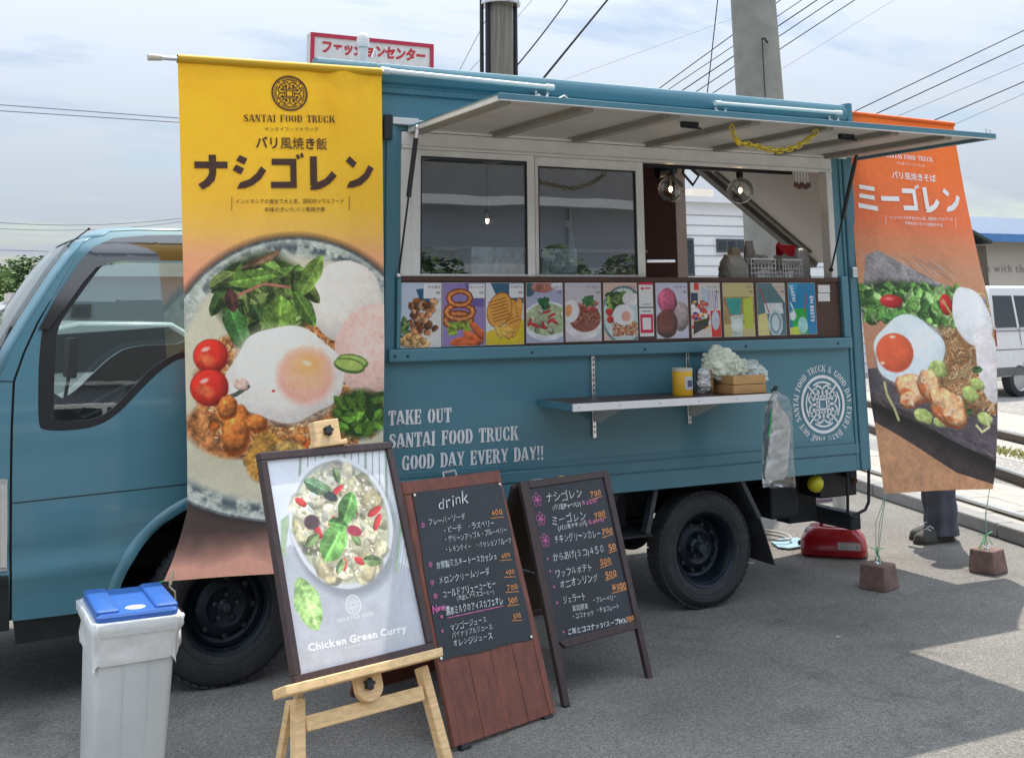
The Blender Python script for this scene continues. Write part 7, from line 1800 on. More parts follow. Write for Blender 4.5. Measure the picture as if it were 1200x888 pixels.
for i, (u0, u1, vt_, vb_) in enumerate(((748.4, 765.6, 327.5, 359.5), (749.3, 766.8, 361, 394))):
    x0, x1, z0, z1 = card_at(u0, u1, vt_, vb_); z1 = min(z1, 1.724); y = -.0150
    t = thing('payment_card', ((x0 + x1) / 2, y, z0), ('white payment card with a pink top stripe, upper of two' if i == 0 else 'crimson bordered payment card, lower of two'), 'payment card', 'payment cards between the menu cards')
    mb = MB(); mb.box((x0, y, z0), (x1, y + .002, z1)); mb.build('card', WHITE, parent=t)
    h = z1 - z0; w_ = x1 - x0; mb = MB(); f = lambda a0, b0, a1, b1: mb.add([(x0 + a0 * w_, y - .0007, z0 + b0 * h), (x0 + a1 * w_, y - .0007, z0 + b0 * h), (x0 + a1 * w_, y - .0007, z0 + b1 * h), (x0 + a0 * w_, y - .0007, z0 + b1 * h)], [(0, 1, 2, 3)])
    if i == 0: f(0, .90, 1, 1); f(.15, .70, .35, .80); f(.42, .73, .85, .79)
    else: f(.05, .12, .2, .78); f(.8, .12, .95, .78); f(.2, .12, .8, .24); f(.2, .66, .8, .78)
    mb.build('print', PNK, parent=t, kind='stuff', recalc=False)
    mb = MB(); f(.2, .08, .8, .12) if i == 0 else f(.2, .86, .8, .91); mb.build('print', PGR, parent=t, kind='stuff', recalc=False)
for i, (u0, u1, vt_, vb_) in enumerate(((958.8, 973, 334, 342.8), (958.8, 973, 343.6, 353))):
    x0, x1, z0, z1 = card_at(u0, u1, vt_, vb_); mb = MB(); mb.box((x0, -.0142, z0), (x1, -.0122, z1))
    tag(mb.build('sticker', WHITE, loc=(x0, -.0142, z0)), ('upper' if i == 0 else 'lower') + ' of two small white stickers at the right end of the menu board', 'sticker', 'white stickers on the menu board')

# ------------------------------------------------------------------ things on the fold-out shelf
ST = SZ + .0125
def on_shelf(u, v=462, y=-.18): return at(u, v, y)
x0, x1 = on_shelf(789.5, 455)[0], on_shelf(810.5, 455)[0]; cx, rr_ = (x0 + x1) / 2, (x1 - x0) / 2 * .93; hz_ = at(800, 431, -.18)[2] - ST
t = thing('drink_can', (cx, -.18, ST), 'round yellow tin with a pale lid at the left of the shelf items', 'tin')
mb = MB(); mb.lathe([(rr_ * .97, 0), (rr_, .004), (rr_, hz_ - .012), (rr_ * .98, hz_ - .010)], (cx, -.18, ST), n=28); mb.build('tin_body', M('yellow_tin', sr(232, 180, 40), .35, 0, .04), parent=t, smooth=40)
mb = MB(); mb.lathe([(rr_ * 1.03, hz_ - .016), (rr_ * 1.04, hz_ - .002), (rr_ * .98, hz_), (.001, hz_ + .001)], (cx, -.18, ST), n=28); mb.build('lid', M('cream_lid', (.62, .58, .45), .4), parent=t, smooth=40)
mb = MB(); rows = []
for j in range(2): rows.append([(cx + (rr_ + .0012) * math.cos(R(a)), -.18 + (rr_ + .0012) * math.sin(R(a)), ST + hz_ * (.22 + .48 * j)) for a in range(-112, -40, 8)])
mb.grid(rows); mb.build('label_patch', M('pale_label', (.55, .57, .60), .5), parent=t)
mb = MB(); rows = []
for j in range(2): rows.append([(cx + (rr_ + .002) * math.cos(R(a)), -.18 + (rr_ + .002) * math.sin(R(a)), ST + hz_ * (.32 + .24 * j)) for a in range(-96, -58, 6)])
mb.grid(rows); mb.build('label_picture', M('dark_blue_label', (.08, .10, .16), .5), parent=t)
def crumple(mb, c, rad, seed, amp=.25, n=18, m=12, fr=5):
    r = random.Random(seed); ph = [(r.uniform(-1, 1) * fr, r.uniform(-1, 1) * fr, r.uniform(-1, 1) * fr, r.uniform(0, 6)) for _ in range(7)]; b = len(mb.v)
    mb.ball((0, 0, 0), 1, n, m)
    for i in range(b, len(mb.v)):
        x, y, z = mb.v[i]; k = 1 + amp * sum(abs(math.sin(a * x + b_ * y + c_ * z + p)) - .5 for a, b_, c_, p in ph) / 2.2
        mb.v[i] = (c[0] + x * k * rad[0], c[1] + y * k * rad[1], c[2] + z * k * rad[2])
# clear tub of wrapped spoons
a, b = on_shelf(815, 455, -.16)[0], on_shelf(836, 455, -.16)[0]; cx, rr_ = (a + b) / 2, (b - a) / 2; hz_ = at(826, 433, -.16)[2] - ST
t = thing('plastic_tub', (cx, -.16, ST), 'clear plastic tub full of crumpled white wrappers beside the yellow tin', 'tub')
mb = MB(); mb.lathe([(rr_ * .82, .001), (rr_ * .97, hz_), (rr_ * 1.02, hz_ + .003)], (cx, -.16, ST), n=24, cap=False); mb.build('tub_wall', CLEARP, parent=t, smooth=40)
WRAP = M('white_plastic_film', (.86, .88, .90), .35, 0, .25, 30, .3, 50)
r = random.Random(8)
for k in range(9):
    mb = MB(); a = r.uniform(0, 6.28); q = r.uniform(0, .5) * rr_; crumple(mb, (cx + q * math.cos(a), -.16 + q * math.sin(a), ST + .02 + k * hz_ * .085), (rr_ * .42, rr_ * .42, .016), k, .9, 12, 8, 7); mb.build('wrapper', WRAP, parent=t)
# wooden box with bags
bx0, bx1 = at(860, 462, -.30)[0], at(898, 460, -.30)[0]; byb = -.02; bt = at(860, 440, -.30)[2]; hz_ = bt - ST
WBX = M('honey_wood', (.56, .32, .12), .5, 0, .15, 8, .1, 40, stretch=(1.2, 8, 10))
t = thing('wooden_box', ((bx0 + bx1) / 2, -.16, ST), 'small honey coloured wooden box at the right end of the shelf', 'box')
for k in range(2):
    z0_, z1_ = ST + hz_ * k / 2 + .0015, ST + hz_ * (k + 1) / 2 - .0015
    mb = MB(); mb.box((bx0, -.30, z0_), (bx1, -.288, z1_)); mb.build('slat', WBX, parent=t, bevel=.002)
    mb = MB(); mb.box((bx0, -.0 + byb - .012, z0_), (bx1, byb, z1_)); mb.build('slat', WBX, parent=t, bevel=.002)
    for x in (bx0, bx1 - .011):
        mb = MB(); mb.box((x, -.2875, z0_), (x + .011, byb - .0125, z1_)); mb.build('side_slat', WBX, parent=t, bevel=.002)
mb = MB(); mb.box((bx0 + .002, -.286, ST), (bx1 - .002, byb - .014, ST + .006)); mb.build('bottom', WBX, parent=t)
BAGG = M('pale_green_bag', (.72, .77, .62), .22, 0, .18, 12, .5, 30)
q = at(842, 426, -.14)
mb = MB(); crumple(mb, (q[0], -.16, q[2]), (.092, .07, .066), 5, .36, 56, 38, 5.2); crumple(mb, (q[0] + .06, -.19, q[2] - .03), (.07, .06, .055), 6, .45, 44, 30, 8); crumple(mb, (q[0] - .02, -.15, q[2] + .058), (.035, .03, .03), 15, .6, 20, 14, 6)
tag(mb.build('vegetable_bag', BAGG, loc=(q[0], -.16, ST)), 'pale green crumpled bag piled against the wooden box', 'bag')
q = at(876, 434, -.17)
mb = MB(); crumple(mb, (q[0], -.17, q[2] - .01), (.075, .09, .05), 9, .45, 36, 24, 5)
tag(mb.build('plastic_bag', M('milky_plastic', (.62, .68, .66), .3, 0, .1, 20), loc=(q[0], -.17, bt - .03)), 'milky plastic bag stuffed in the top of the wooden box', 'bag')
# hook and bag hanging from the shelf end
hk = at(908, 456, SY + .02)
mb = MB(); mb.ball(hk, .013, 10, 8); mb.tube([hk, hk + np.array([-.02, .0, -.01])], .008, 6); mb.tube([hk + np.array([0, 0, .002]), hk + np.array([.012, -.004, .014])], .009, 6); part(mb, 'bag_hook', BLK, parent=shf)
hb_ = thing('hanging_bag', hk, 'long clear plastic bag with white bags inside, hanging from the shelf end', 'bag')
FILM = glass('thin_clear_film', .05, (.985, .99, .99), .2)
def film_loft(pts, seed, amp, mt, name, parent, y, thick=.035, milky=None):
    """pts: (uL, uR, v) rows"""
    r = random.Random(seed); mb = MB(); rows = []; nn_ = 22
    ph = [(r.uniform(3, 9), r.uniform(2, 9), r.uniform(0, 6)) for _ in range(6)]
    for j, (uL, uR, v) in enumerate(pts):
        A, B_ = at(uL, v, y), at(uR, v, y); row = []; ed = min(1, .25 + j * .35) if j < len(pts) - 1 else .7
        for i in range(nn_):
            t_ = i / (nn_ - 1) * 2 * math.pi; cx_ = (1 + math.cos(t_)) / 2; p = A * (1 - cx_) + B_ * cx_
            k = sum(math.sin(a * t_ + b * j * .55 + c) for a, b, c in ph) / 6 * amp
            p = p + np.array([k * .5, -math.sin(t_) * thick * ed + k, 0]); row.append(p)
        rows.append(row)
    mb.grid(rows); return mb.build(name, mt, parent=parent, smooth=50)
# resample rows for smooth outlines
def resample(rows, n):
    vs = [r_[2] for r_ in rows]; out_ = []
    for k in range(n):
        v = vs[0] + (vs[-1] - vs[0]) * k / (n - 1); out_.append((float(np.interp(v, vs, [r_[0] for r_ in rows])), float(np.interp(v, vs, [r_[1] for r_ in rows])), v))
    return out_
yb_ = SY - .005
film_loft(resample([(906, 910, 458), (902, 924, 466), (897, 928, 482), (895, 929, 505), (894, 930, 540), (893, 931, 556), (894.5, 932, 571)], 34), 3, .012, FILM, 'outer_film', hb_, yb_)
MILK = M('milky_white_bag', (.88, .89, .88), .35, 0, .14, 14, .6, 26)
film_loft(resample([(906.5, 909.5, 462), (906, 913, 475), (905, 924, 490), (903, 926, 505), (900, 924, 530), (896, 922, 555), (897, 917, 562)], 34), 8, .014, MILK, 'inner_bag', hb_, yb_, .024)
mb = MB(); mb.tube([at(904, 480, yb_ - .035), at(902.5, 500, yb_ - .038), at(900, 512, yb_ - .036)], .004, 5); mb.build('green_mark', GREENC, parent=hb_)

# yellow chain under the awning
YCH = M('yellow_plastic_chain', (.62, .45, .02), .4, 0, .1, 30)
ch = thing('plastic_chain', at(905, 177, -.94), 'yellow plastic chain looped under the awning edge', 'chain')
yc = -.97
pth = [(857.5, 148), (859, 155), (862, 163), (867, 168), (877, 169.5), (888, 172), (900, 175.5), (912, 177), (924, 175), (935, 171), (945, 165), (953, 158), (957, 154)]
P3 = [at(u, v, yc) for u, v in pth]; seg_ = np.cumsum([0] + [np.linalg.norm(P3[i + 1] - P3[i]) for i in range(len(P3) - 1)])
def along(s_): return np.array([np.interp(s_, seg_, [p[k] for p in P3]) for k in range(3)])
nl = 19
for k in range(nl):
    s0_ = seg_[-1] * (k + .5) / nl; c = along(s0_); d = along(min(seg_[-1], s0_ + .01)) - along(max(0, s0_ - .01)); d /= np.linalg.norm(d)
    up_ = np.cross(d, (0, 1, 0)); side_ = np.array([0, 1.0, 0]) if k % 2 else up_; side_ = side_ / np.linalg.norm(side_)
    hl_ = seg_[-1] / nl * .80; pts = [c + d * hl_ * math.cos(a) + side_ * .0125 * math.sin(a) for a in np.linspace(0, 2 * math.pi, 15)]
    mb = MB(); mb.tube(pts, .0042, 6, False); mb.build('link', YCH, parent=ch, smooth=60)
mb = MB(); q = at(865, 167, yc); mb.ball(q, .014, 8, 6, (1, .8, 1.2)); mb.build('clasp', YCH, parent=ch, smooth=60)

# ------------------------------------------------------------------ things inside the serving hatch
BULBE = M('filament_glow', (1, .8, .5), .5, emit=(1.0, .62, .28), es=28.0)
def bulb(u, v, y, label, rpx=13.2):
    c = at(u, v, y); rr_ = float(at(u + rpx, v, y)[0] - c[0]) * .92; t = thing('globe_bulb', c + np.array([0, 0, rr_]), label, 'light bulb', 'globe bulbs hanging inside the hatch')
    mb = MB(); mb.ball(c, rr_, 28, 18); mb.build('glass_globe', BULBGL, parent=t, smooth=180)
    mb = MB(); mb.lathe([(.012, rr_ * .92), (.020, rr_ * 1.0), (.021, rr_ * 1.35), (.012, rr_ * 1.5), (.005, rr_ * 1.6)], c, n=14); mb.tube([c + EZ * rr_ * 1.5, (c[0], c[1], 2.40)], .004, 6); mb.build('socket', BLK, parent=t, smooth=40)
    mb = MB(); mb.lathe([(.006, rr_ * .95), (.007, rr_ * .3), (.003, .0)], c, n=10); mb.build('stem', M('clear_stem', (.4, .38, .33), .2), parent=t, smooth=50)
    mb = MB(); mb.lathe([(.001, -.016), (.008, -.006), (.009, .008), (.001, .02)], c, n=10); mb.build('filament', BULBE, parent=t, smooth=60)
    return t
bulb(786, 222, .32, 'lit clear globe bulb in front of the dark brown column', 13.5)
bulb(867.5, 223.5, .32, 'lit clear globe bulb in front of the tilted grey rear hatch')
bulb(571, 259, .62, 'small lit bulb glowing behind the first window pane', 8)
cc = at(798, 208, .34)
t = thing('spot_lamp', (cc[0], .34, 2.40), 'black spot lamp with a square bracket on the ceiling track', 'lamp')
mb = MB(); mb.tube([at(770, 203, .34), at(790, 198, .34)], .035, 14); mb.build('lamp_head', BLK, parent=t, smooth=40)
mb = MB(); P_ = [at(803, 192, .33), at(819, 206, .33), at(812, 217, .33), at(800, 203, .33)]; mb.tube(P_ + [P_[0]], .009, 6); mb.tube([at(790, 188, .33), P_[0]], .012, 6); mb.tube([at(786, 190, .33), at(812, 190, .33)], .012, 6); mb.build('bracket', BLK, parent=t, smooth=40)
q = at(939, 196, .06)
t = thing('clip_rack', q, 'white hook with little brown clips hanging at the right of the opening', 'clip rack')
mb = MB(); mb.box((q[0] - .022, .05, q[2] - .03), (q[0] + .03, .056, q[2] + .03)); mb.build('hook_plate', WHITE, parent=t, bevel=.003)
for k in range(5):
    a = q + np.array([-.045 + k * .022, .0, -.02]); b = a + np.array([.002 * (k - 2), 0, -.075 - .01 * (k % 2)])
    mb = MB(); mb.tube([a, b], .003, 5); mb.build('wire', WHITE, parent=t); mb = MB(); mb.box(b - np.array([.011, .008, .03]), b + np.array([.011, .008, .002])); mb.build('clip', M('dark_brown_clip', (.09, .03, .02), .4), parent=t, bevel=.002)
# counter things
CT = 1.72
def basket(u0, u1, vt_, y, label):
    a, b = at(u0, vt_, y), at(u1, vt_, y); x0, x1, zt = a[0], b[0], a[2]; zb = 1.725; d_ = .16
    t = thing('plastic_basket', ((x0 + x1) / 2, y + d_ / 2, zb), label, 'basket', 'white baskets on the serving counter')
    for yy in (y, y + d_):
        mb = MB(); n_ = 7
        for i in range(n_ + 1): x = x0 + (x1 - x0) * i / n_; mb.box((x - .0025, yy - .002, zb), (x + .0025, yy + .002, zt))
        for j in range(6): z = zb + (zt - zb) * j / 5; mb.box((x0, yy - .0022, z - .002 - (.004 if j == 5 else 0)), (x1, yy + .0022, z + .003))
        mb.build('lattice', WHITE, parent=t)
    for xx in (x0, x1):
        mb = MB()
        for i in range(6): y_ = y + d_ * i / 5; mb.box((xx - .002, y_ - .0025, zb), (xx + .002, y_ + .0025, zt))
        for j in range(6): z = zb + (zt - zb) * j / 5; mb.box((xx - .0022, y, z - .002), (xx + .0022, y + d_, z + .003))
        mb.build('lattice', WHITE, parent=t)
    mb = MB(); mb.box((x0 + .02, y - .004, zt - .03), (x1 - .02, y - .0025, zt - .012)); mb.build('handle_tab', M('grey_tab', (.3, .3, .3), .5), parent=t)
    mb = MB(); crumple(mb, ((x0 + x1) / 2, y + d_ / 2, zt - .02), ((x1 - x0) * .42, d_ * .4, .04), int(u0), .4, 20, 14, 5); mb.build('contents', M('basket_filling', (.35, .34, .33), .6), parent=t)
basket(880, 908, 303, .14, 'white lattice basket on the counter, the left one'); basket(917, 939, 304, .14, 'white lattice basket on the counter, the right one')
def soft_bag(name, u0, u1, vt_, y, dep, mt, label, seed, cat='bag'):
    a, b = at(u0, vt_, y), at(u1, vt_, y); cx_, w_, h_ = (a[0] + b[0]) / 2, b[0] - a[0], a[2] - CT; r = random.Random(seed); rings = []
    for j in range(15):
        t_ = j / 14; k = (1 - .10 * t_) if t_ < .7 else (.93 - .9 * (t_ - .7)); d_ = dep * (1 if t_ < .6 else 1 - 1.6 * (t_ - .6)); ring_ = []
        for i, p_ in enumerate(rrect(w_ * k, d_, min(w_, d_) * .28, CT + h_ * t_, 5, cx_, y + dep / 2)):
            f_ = 1 + .05 * math.sin(i * 2.1 + j * .9 + seed) + .04 * math.sin(i * .9 - j * 1.7); ring_.append((cx_ + (p_[0] - cx_) * f_, y + dep / 2 + (p_[1] - y - dep / 2) * f_, p_[2] + .008 * math.sin(i * .7 + seed) * t_))
        rings.append(ring_)
    mb = MB(); ringloft(mb, rings); return tag(mb.build(name, mt, loc=(cx_, y + dep / 2, CT), smooth=70), label, cat)
soft_bag('paper_bag', 853, 880, 299, .14, .12, M('greige_bag', (.40, .38, .345), .7, 0, .12, 14, .3, 30), 'grey beige bag standing left of the white baskets', 3)
soft_bag('paper_sack', 858, 872, 291, .30, .08, M('tan_sack', (.50, .43, .32), .8), 'slim tan sack peeking up behind the grey beige bag', 8, 'sack')
soft_bag('grey_pouch', 875, 886, 283, .36, .05, M('grey_pouch', (.42, .41, .39), .7), 'tall grey pouch between the tan sack and the baskets', 5, 'pouch')
q0, q1 = at(916, 287, .34), at(934, 304, .34); t = thing('red_box', ((q0[0] + q1[0]) / 2, .36, q1[2] - .05), 'red folded carton sticking up behind the right basket', 'box')
mb = MB(); mb.box((q0[0], .34, q1[2] - .04), (q1[0], .40, q0[2])); mb.build('carton', M('red_carton', sr(190, 25, 45), .5), parent=t, bevel=.003)
mb = MB(); a = at(910, 288, .33); mb.obox(a, np.array([.8, 0, -.6]), EY, np.array([.6, 0, .8]), (0, 0, 0), (.09, .01, .03)); mb.build('flap', M('red_carton', (1, 0, 0)), parent=t)
soft_bag('cloth_bundle', 936, 950, 291, .20, .08, M('pale_cloth', (.55, .58, .58), .8), 'bundle of pale cloths at the right end of the counter', 12, 'cloth')
FOIL = M('crinkled_foil', (.90, .92, .92), .35, .25, .15, 20, .8, 22)
for (u0, u1, vt_, lb_) in ((553, 613, 289, 'silver foil lined box behind the first pane'), (635, 676, 291, 'silver foil lined box behind the second pane')):
    a, b = at(u0, vt_, .16), at(u1, vt_, .16); mb = MB(); rows = []
    r = random.Random(int(u0))
    t = thing('foil_box', ((a[0] + b[0]) / 2, .25, CT), lb_, 'foil box', 'foil boxes on the counter')
    for j in range(9): rows.append([(a[0] + (b[0] - a[0]) * i / 16, .16 + r.uniform(-.006, .006), CT + (a[2] - CT) * j / 8) for i in range(17)])
    mb.grid(rows); mb.build('front', FOIL, parent=t)
    mb = MB(); mb.box((a[0], .17, CT), (b[0], .36, a[2] - .004)); mb.build('box_body', FOIL, parent=t, bevel=.006)
q = at(667, 276, .2); t = thing('spray_bottle', (q[0], .22, CT), 'pale spray bottle standing behind the second pane', 'bottle')
mb = MB(); mb.lathe([(.035, CT - q[2]), (.037, CT - q[2] + .02), (.036, .0), (.014, .03), (.012, .045)], (q[0], .22, q[2]), n=18); mb.build('bottle', M('translucent_bottle', (.42, .45, .46), .25), parent=t, smooth=40)
mb = MB(); mb.box((q[0] - .012, .21, q[2] + .045), (q[0] + .012, .23, q[2] + .085)); mb.build('nozzle', WHITE, parent=t, bevel=.003)
q = at(518, 310, .25); t = thing('kitchen_pot', (q[0], .35, CT), 'dark pot with a shiny lid behind the first pane', 'pot')
mb = MB(); mb.lathe([(.12, 0), (.125, .01), (.125, .10), (.13, .105), (.10, .135), (.03, .15), (.001, .152)], (q[0], .35, CT), n=28); mb.build('pot', M('dark_pot', (.06, .06, .065), .3, .6), parent=t, smooth=40)
mb = MB(); mb.tube([(q[0] - .02, .35, CT + .15), (q[0], .35, CT + .175), (q[0] + .02, .35, CT + .15)], .005, 6); mb.build('handle', STEEL, parent=t)

# ------------------------------------------------------------------ rubbish bin
bn = thing('waste_bin', (.74, -.97, 0), 'tall light grey plastic bin with a blue flap lid and a white liner', 'bin')
bx_, by_ = .735, -.975; HBN = .62
BING = M('light_grey_plastic', (.60, .63, .635), .45, 0, .05, 5, .05, 20, dirt=.08, dcol=(.3, .3, .3))
BLUE = M('blue_plastic_lid', (.03, .12, .42), .35, 0, .05, 6)
mb = MB(); ringloft(mb, [rrect(.215, .30, .02, .0), rrect(.222, .305, .02, .01), rrect(.252, .355, .02, .50), rrect(.256, .358, .02, .555)], True, False); mb.build('body', BING, parent=bn, smooth=40)
mb = MB()
for s_ in (-.036, .036):
    mb.obox((bx_ + s_, by_ - .1585 - .0, .02), EX, EY, EZ, (-.0025, 0, 0), (.0025, .004, .0))
    a = np.array([bx_ + s_, by_ - .1535, .03]); b = np.array([bx_ + s_ * 1.15, by_ - .1785, .47]); mb.beam(a, b, .005, .003, up=(0, 1, 0))
b0 = np.array([bx_ - .042, by_ - .1785, .47]); mb.beam(b0, b0 + np.array([.084, 0, 0]), .003, .005, up=(0, 0, 1)); mb.build('moulded_rib', BING, parent=bn, bevel=.001)
mb = MB(); ringloft(mb, [rrect(.262, .366, .02, .555), rrect(.288, .40, .026, .562), rrect(.292, .404, .026, .596), rrect(.286, .396, .026, .604), rrect(.262, .37, .02, .604)], False, True); mb.build('rim', BING, parent=bn, smooth=40)
# liner folded over the rim
mb = MB(); r = random.Random(5); rings = []
for (z, g_) in ((.606, .0), (.600, .010), (.575, .011), (.54, .003), (.50, .004), (.465, .000)):
    base = rrect(.286 + g_ if z > .55 else .268 + g_, .398 + g_ if z > .55 else .37 + g_, .026, z, 7); ring_ = []
    for i, p in enumerate(base):
        w_ = math.sin(i * 1.9 + z * 40) * .0035 + math.sin(i * .8 - z * 70) * .004; dz = .010 * math.sin(i * .55 + 1.3) + .007 * math.sin(i * 1.3) if z < .48 else 0
        ring_.append((p[0] + (p[0] - bx_) * w_ * 4, p[1] + (p[1] - by_) * w_ * 4 - 0, p[2] + dz))
    rings.append(ring_)
ringloft(mb, rings, False, False); mb.build('liner', M('thin_white_liner', (.74, .76, .76), .3, 0, .08, 12, .5, 24), parent=bn, smooth=60)
q = at(213, 745, -1.12); mb = MB(); crumple(mb, (q[0] - .008, -1.05, q[2] - .01), (.014, .05, .045), 61, .5, 20, 14, 4); mb.build('liner_fold', MATS['thin_white_liner'], parent=bn, smooth=60)
mb = MB(); ringloft(mb, [rrect(.262, .372, .022, .6045), rrect(.264, .374, .022, .618), rrect(.252, .362, .02, .626), rrect(.24, .35, .02, .627)], True, True); ld = mb.build('lid', BLUE, parent=bn, smooth=40)
for s_ in (-1, 1):
    xc_ = bx_ + s_ * .095; mb = MB(); ringloft(mb, [rrect(.075, .34, .012, .627, 4, xc_), rrect(.073, .336, .012, .634, 4, xc_), rrect(.062, .31, .01, .639, 4, xc_)], False, True); mb.build('lid_ridge', BLUE, parent=bn, smooth=40).parent = ld
    bpy.data.objects[-1] if False else None
mb = MB(); mb.lathe([(.030, .6275), (.028, .6285), (.001, .6288)], (bx_ + .0, by_ - .12, 0), n=24)
for i in range(len(mb.v)): p = mb.v[i]; mb.v[i] = (bx_ + (p[0] - bx_) * 1.1, by_ - .12 + (p[1] - by_ + .12) * .9, p[2])
mb.build('round_sticker', WHITE, parent=bn)

# ------------------------------------------------------------------ red can and small things by the rear bumper
c = atz(984, 645, 0); c = np.array([5.47, .80, 0]); t = thing('fuel_can', c, 'low red plastic fuel can with a white label under the rear bumper', 'fuel can')
REDP = M('red_plastic', (.42, .010, .020), .3, 0, .06, 8, coat=.4)
an = math.atan2(-.27, .28); ex_ = np.array([math.cos(an), math.sin(an), 0]); ey_ = np.array([-ex_[1], ex_[0], 0])
def rr2(w_, d_, rad, z, k=4): return [tuple(c + ex_ * (p[0] - bx_) + ey_ * (p[1] - by_) + EZ * z) for p in rrect(w_, d_, rad, 0, k)]
mb = MB(); ringloft(mb, [rr2(.38, .28, .05, .0), rr2(.41, .31, .06, .012), rr2(.42, .32, .06, .045)], True, False); ringloft(mb, [rr2(.415, .315, .06, .046), rr2(.40, .30, .06, .10), rr2(.30, .20, .05, .165), rr2(.28, .18, .04, .17)], True, True); mb.build('can_body', REDP, parent=t, smooth=40)
mb = MB(); mb.tube([c + ex_ * -.08 + EZ * .168, c + ex_ * -.06 + EZ * .195, c + ex_ * .06 + EZ * .195, c + ex_ * .08 + EZ * .168], .014, 8); mb.build('handle', REDP, parent=t, smooth=40)
mb = MB(); p = c + ex_ * -.145 - ey_ * .05 + EZ * .13; mb.lathe([(.03, 0), (.032, .02), (.022, .035), (.001, .038)], p, (-.45, -.3, .8), 14); mb.build('cap', M('grey_metal_cap', (.25, .25, .25), .4, .6), parent=t, smooth=40)
mb = MB(); P_ = lambda a, z, o: c + ex_ * a - ey_ * (.159 - (z - .045) * .14 + o) + EZ * z
mb.add([P_(.03, .055, .003), P_(.17, .055, .003), P_(.17, .098, .003), P_(.03, .098, .003)], [(0, 1, 2, 3)]); mb.build('label', M('label_white', (.6, .58, .56), .5), parent=t)
mb = MB()
for k in range(4): z = .061 + k * .009; mb.add([P_(.045, z, .004), P_(.115 + .012 * (k % 2), z, .004), P_(.115 + .012 * (k % 2), z + .003, .004), P_(.045, z + .003, .004)], [(0, 1, 2, 3)])
mb.add([P_(.135, .062, .004), P_(.16, .062, .004), P_(.148, .088, .004)], [(0, 1, 2)]); mb.build('label_print', PGR, parent=t, kind='stuff')
q = atz(923, 638, .01); t = thing('dustpan', (q[0], q[1], 0), 'flat pale blue plastic plate lying left of the red can', 'dustpan')
pts = [atz(u, v, .012) for u, v in ((903, 634), (912, 641), (925, 642.5), (941, 640), (943, 633), (935, 630), (917, 631))]
mb = MB(); mb.poly([(p[0], p[1]) for p in pts], (0, 0, .006), EX, EY, EZ, .010); mb.build('pan', M('pale_blue_plastic', (.32, .50, .60), .35), parent=t, bevel=.003)
mb = MB(); mb.tube([(pts[3][0], pts[3][1] + .03, .03), (pts[4][0] + .08, pts[4][1] + .02, .045)], .016, 8); mb.build('handle', BLK, parent=t, smooth=40)
q = atz(905, 633, .01); mb = MB(); mb.tube([q + np.array([.10 * math.cos(a), .16 * math.sin(a), .01 + .004 * a]) for a in np.linspace(0, 7.5, 30)], .007, 6)
tag(mb.build('cable_loop', M('cream_cable', (.5, .47, .40), .5), loc=(q[0], q[1], 0), smooth=60), 'loop of pale cable on the ground beside the mud flap', 'cable')
q = atz(958, 588, .0)
mb = MB(); mb.box((q[0] - .3, q[1], 0), (q[0] + .22, q[1] + .3, .22)); tag(mb.build('pink_crate', M('dusty_pink_plastic', (.42, .30, .36), .6), loc=(q[0], q[1], 0), bevel=.01), 'dusty pink box on the ground far behind the rear bumper', 'box')
q = atz(984, 599, 0.0); mb = MB(); mb.lathe([(.05, 0), (.05, .22), (.001, .225)], (q[0], q[1], 0), n=14); tag(mb.build('bollard', ALU, loc=(q[0], q[1], 0), smooth=40), 'short grey metal stub post beside the kerb', 'post')
q = at(956, 566, .07); t = thing('yellow_plug_cap', (q[0], .07, .62), 'lime yellow round plastic cap hanging under the truck rear', 'plug cap')
mb = MB(); mb.lathe([(.026, -.045), (.042, -.03), (.046, .0), (.036, .03), (.012, .045)], q, (.2, -.5, .9), 20); mb.build('cap', M('lime_plastic', (.55, .50, .02), .35), parent=t, smooth=40)
mb = MB(); mb.tube([q + np.array([-.0, 0, .04]), (q[0] - .02, .07, .645)], .006, 6); mb.build('cord', STEEL, parent=t)

# ------------------------------------------------------------------ person standing behind the orange banner
PX = 6.42
pr = thing('person', (PX, .80, 0), 'person in baggy grey blue trousers and dark trainers standing behind the orange banner', 'person')
def skin_mesh(name, nodes, edges, mt, parent, sub=2):
    me = bpy.data.meshes.new(name); me.from_pydata([n_[0] for n_ in nodes], edges, []); o = bpy.data.objects.new(name, me); COL.objects.link(o)
    o.modifiers.new('s', 'SKIN'); sl_ = me.skin_vertices[0].data
    for i, n_ in enumerate(nodes): sl_[i].radius = n_[1] if isinstance(n_[1], tuple) else (n_[1], n_[1]); sl_[i].use_root = (i == 0)
    md = o.modifiers.new('u', 'SUBSURF'); md.levels = md.render_levels = sub
    dg = bpy.context.evaluated_depsgraph_get(); m2 = bpy.data.meshes.new_from_object(o.evaluated_get(dg)); bpy.data.objects.remove(o)
    m2.materials.clear(); m2.materials.append(mt); m2.polygons.foreach_set('use_smooth', [True] * len(m2.polygons))
    o2 = bpy.data.objects.new(name, m2); COL.objects.link(o2); o2.parent = parent; return o2
SKIN = M('skin', (.48, .28, .19), .5, 0, .05)
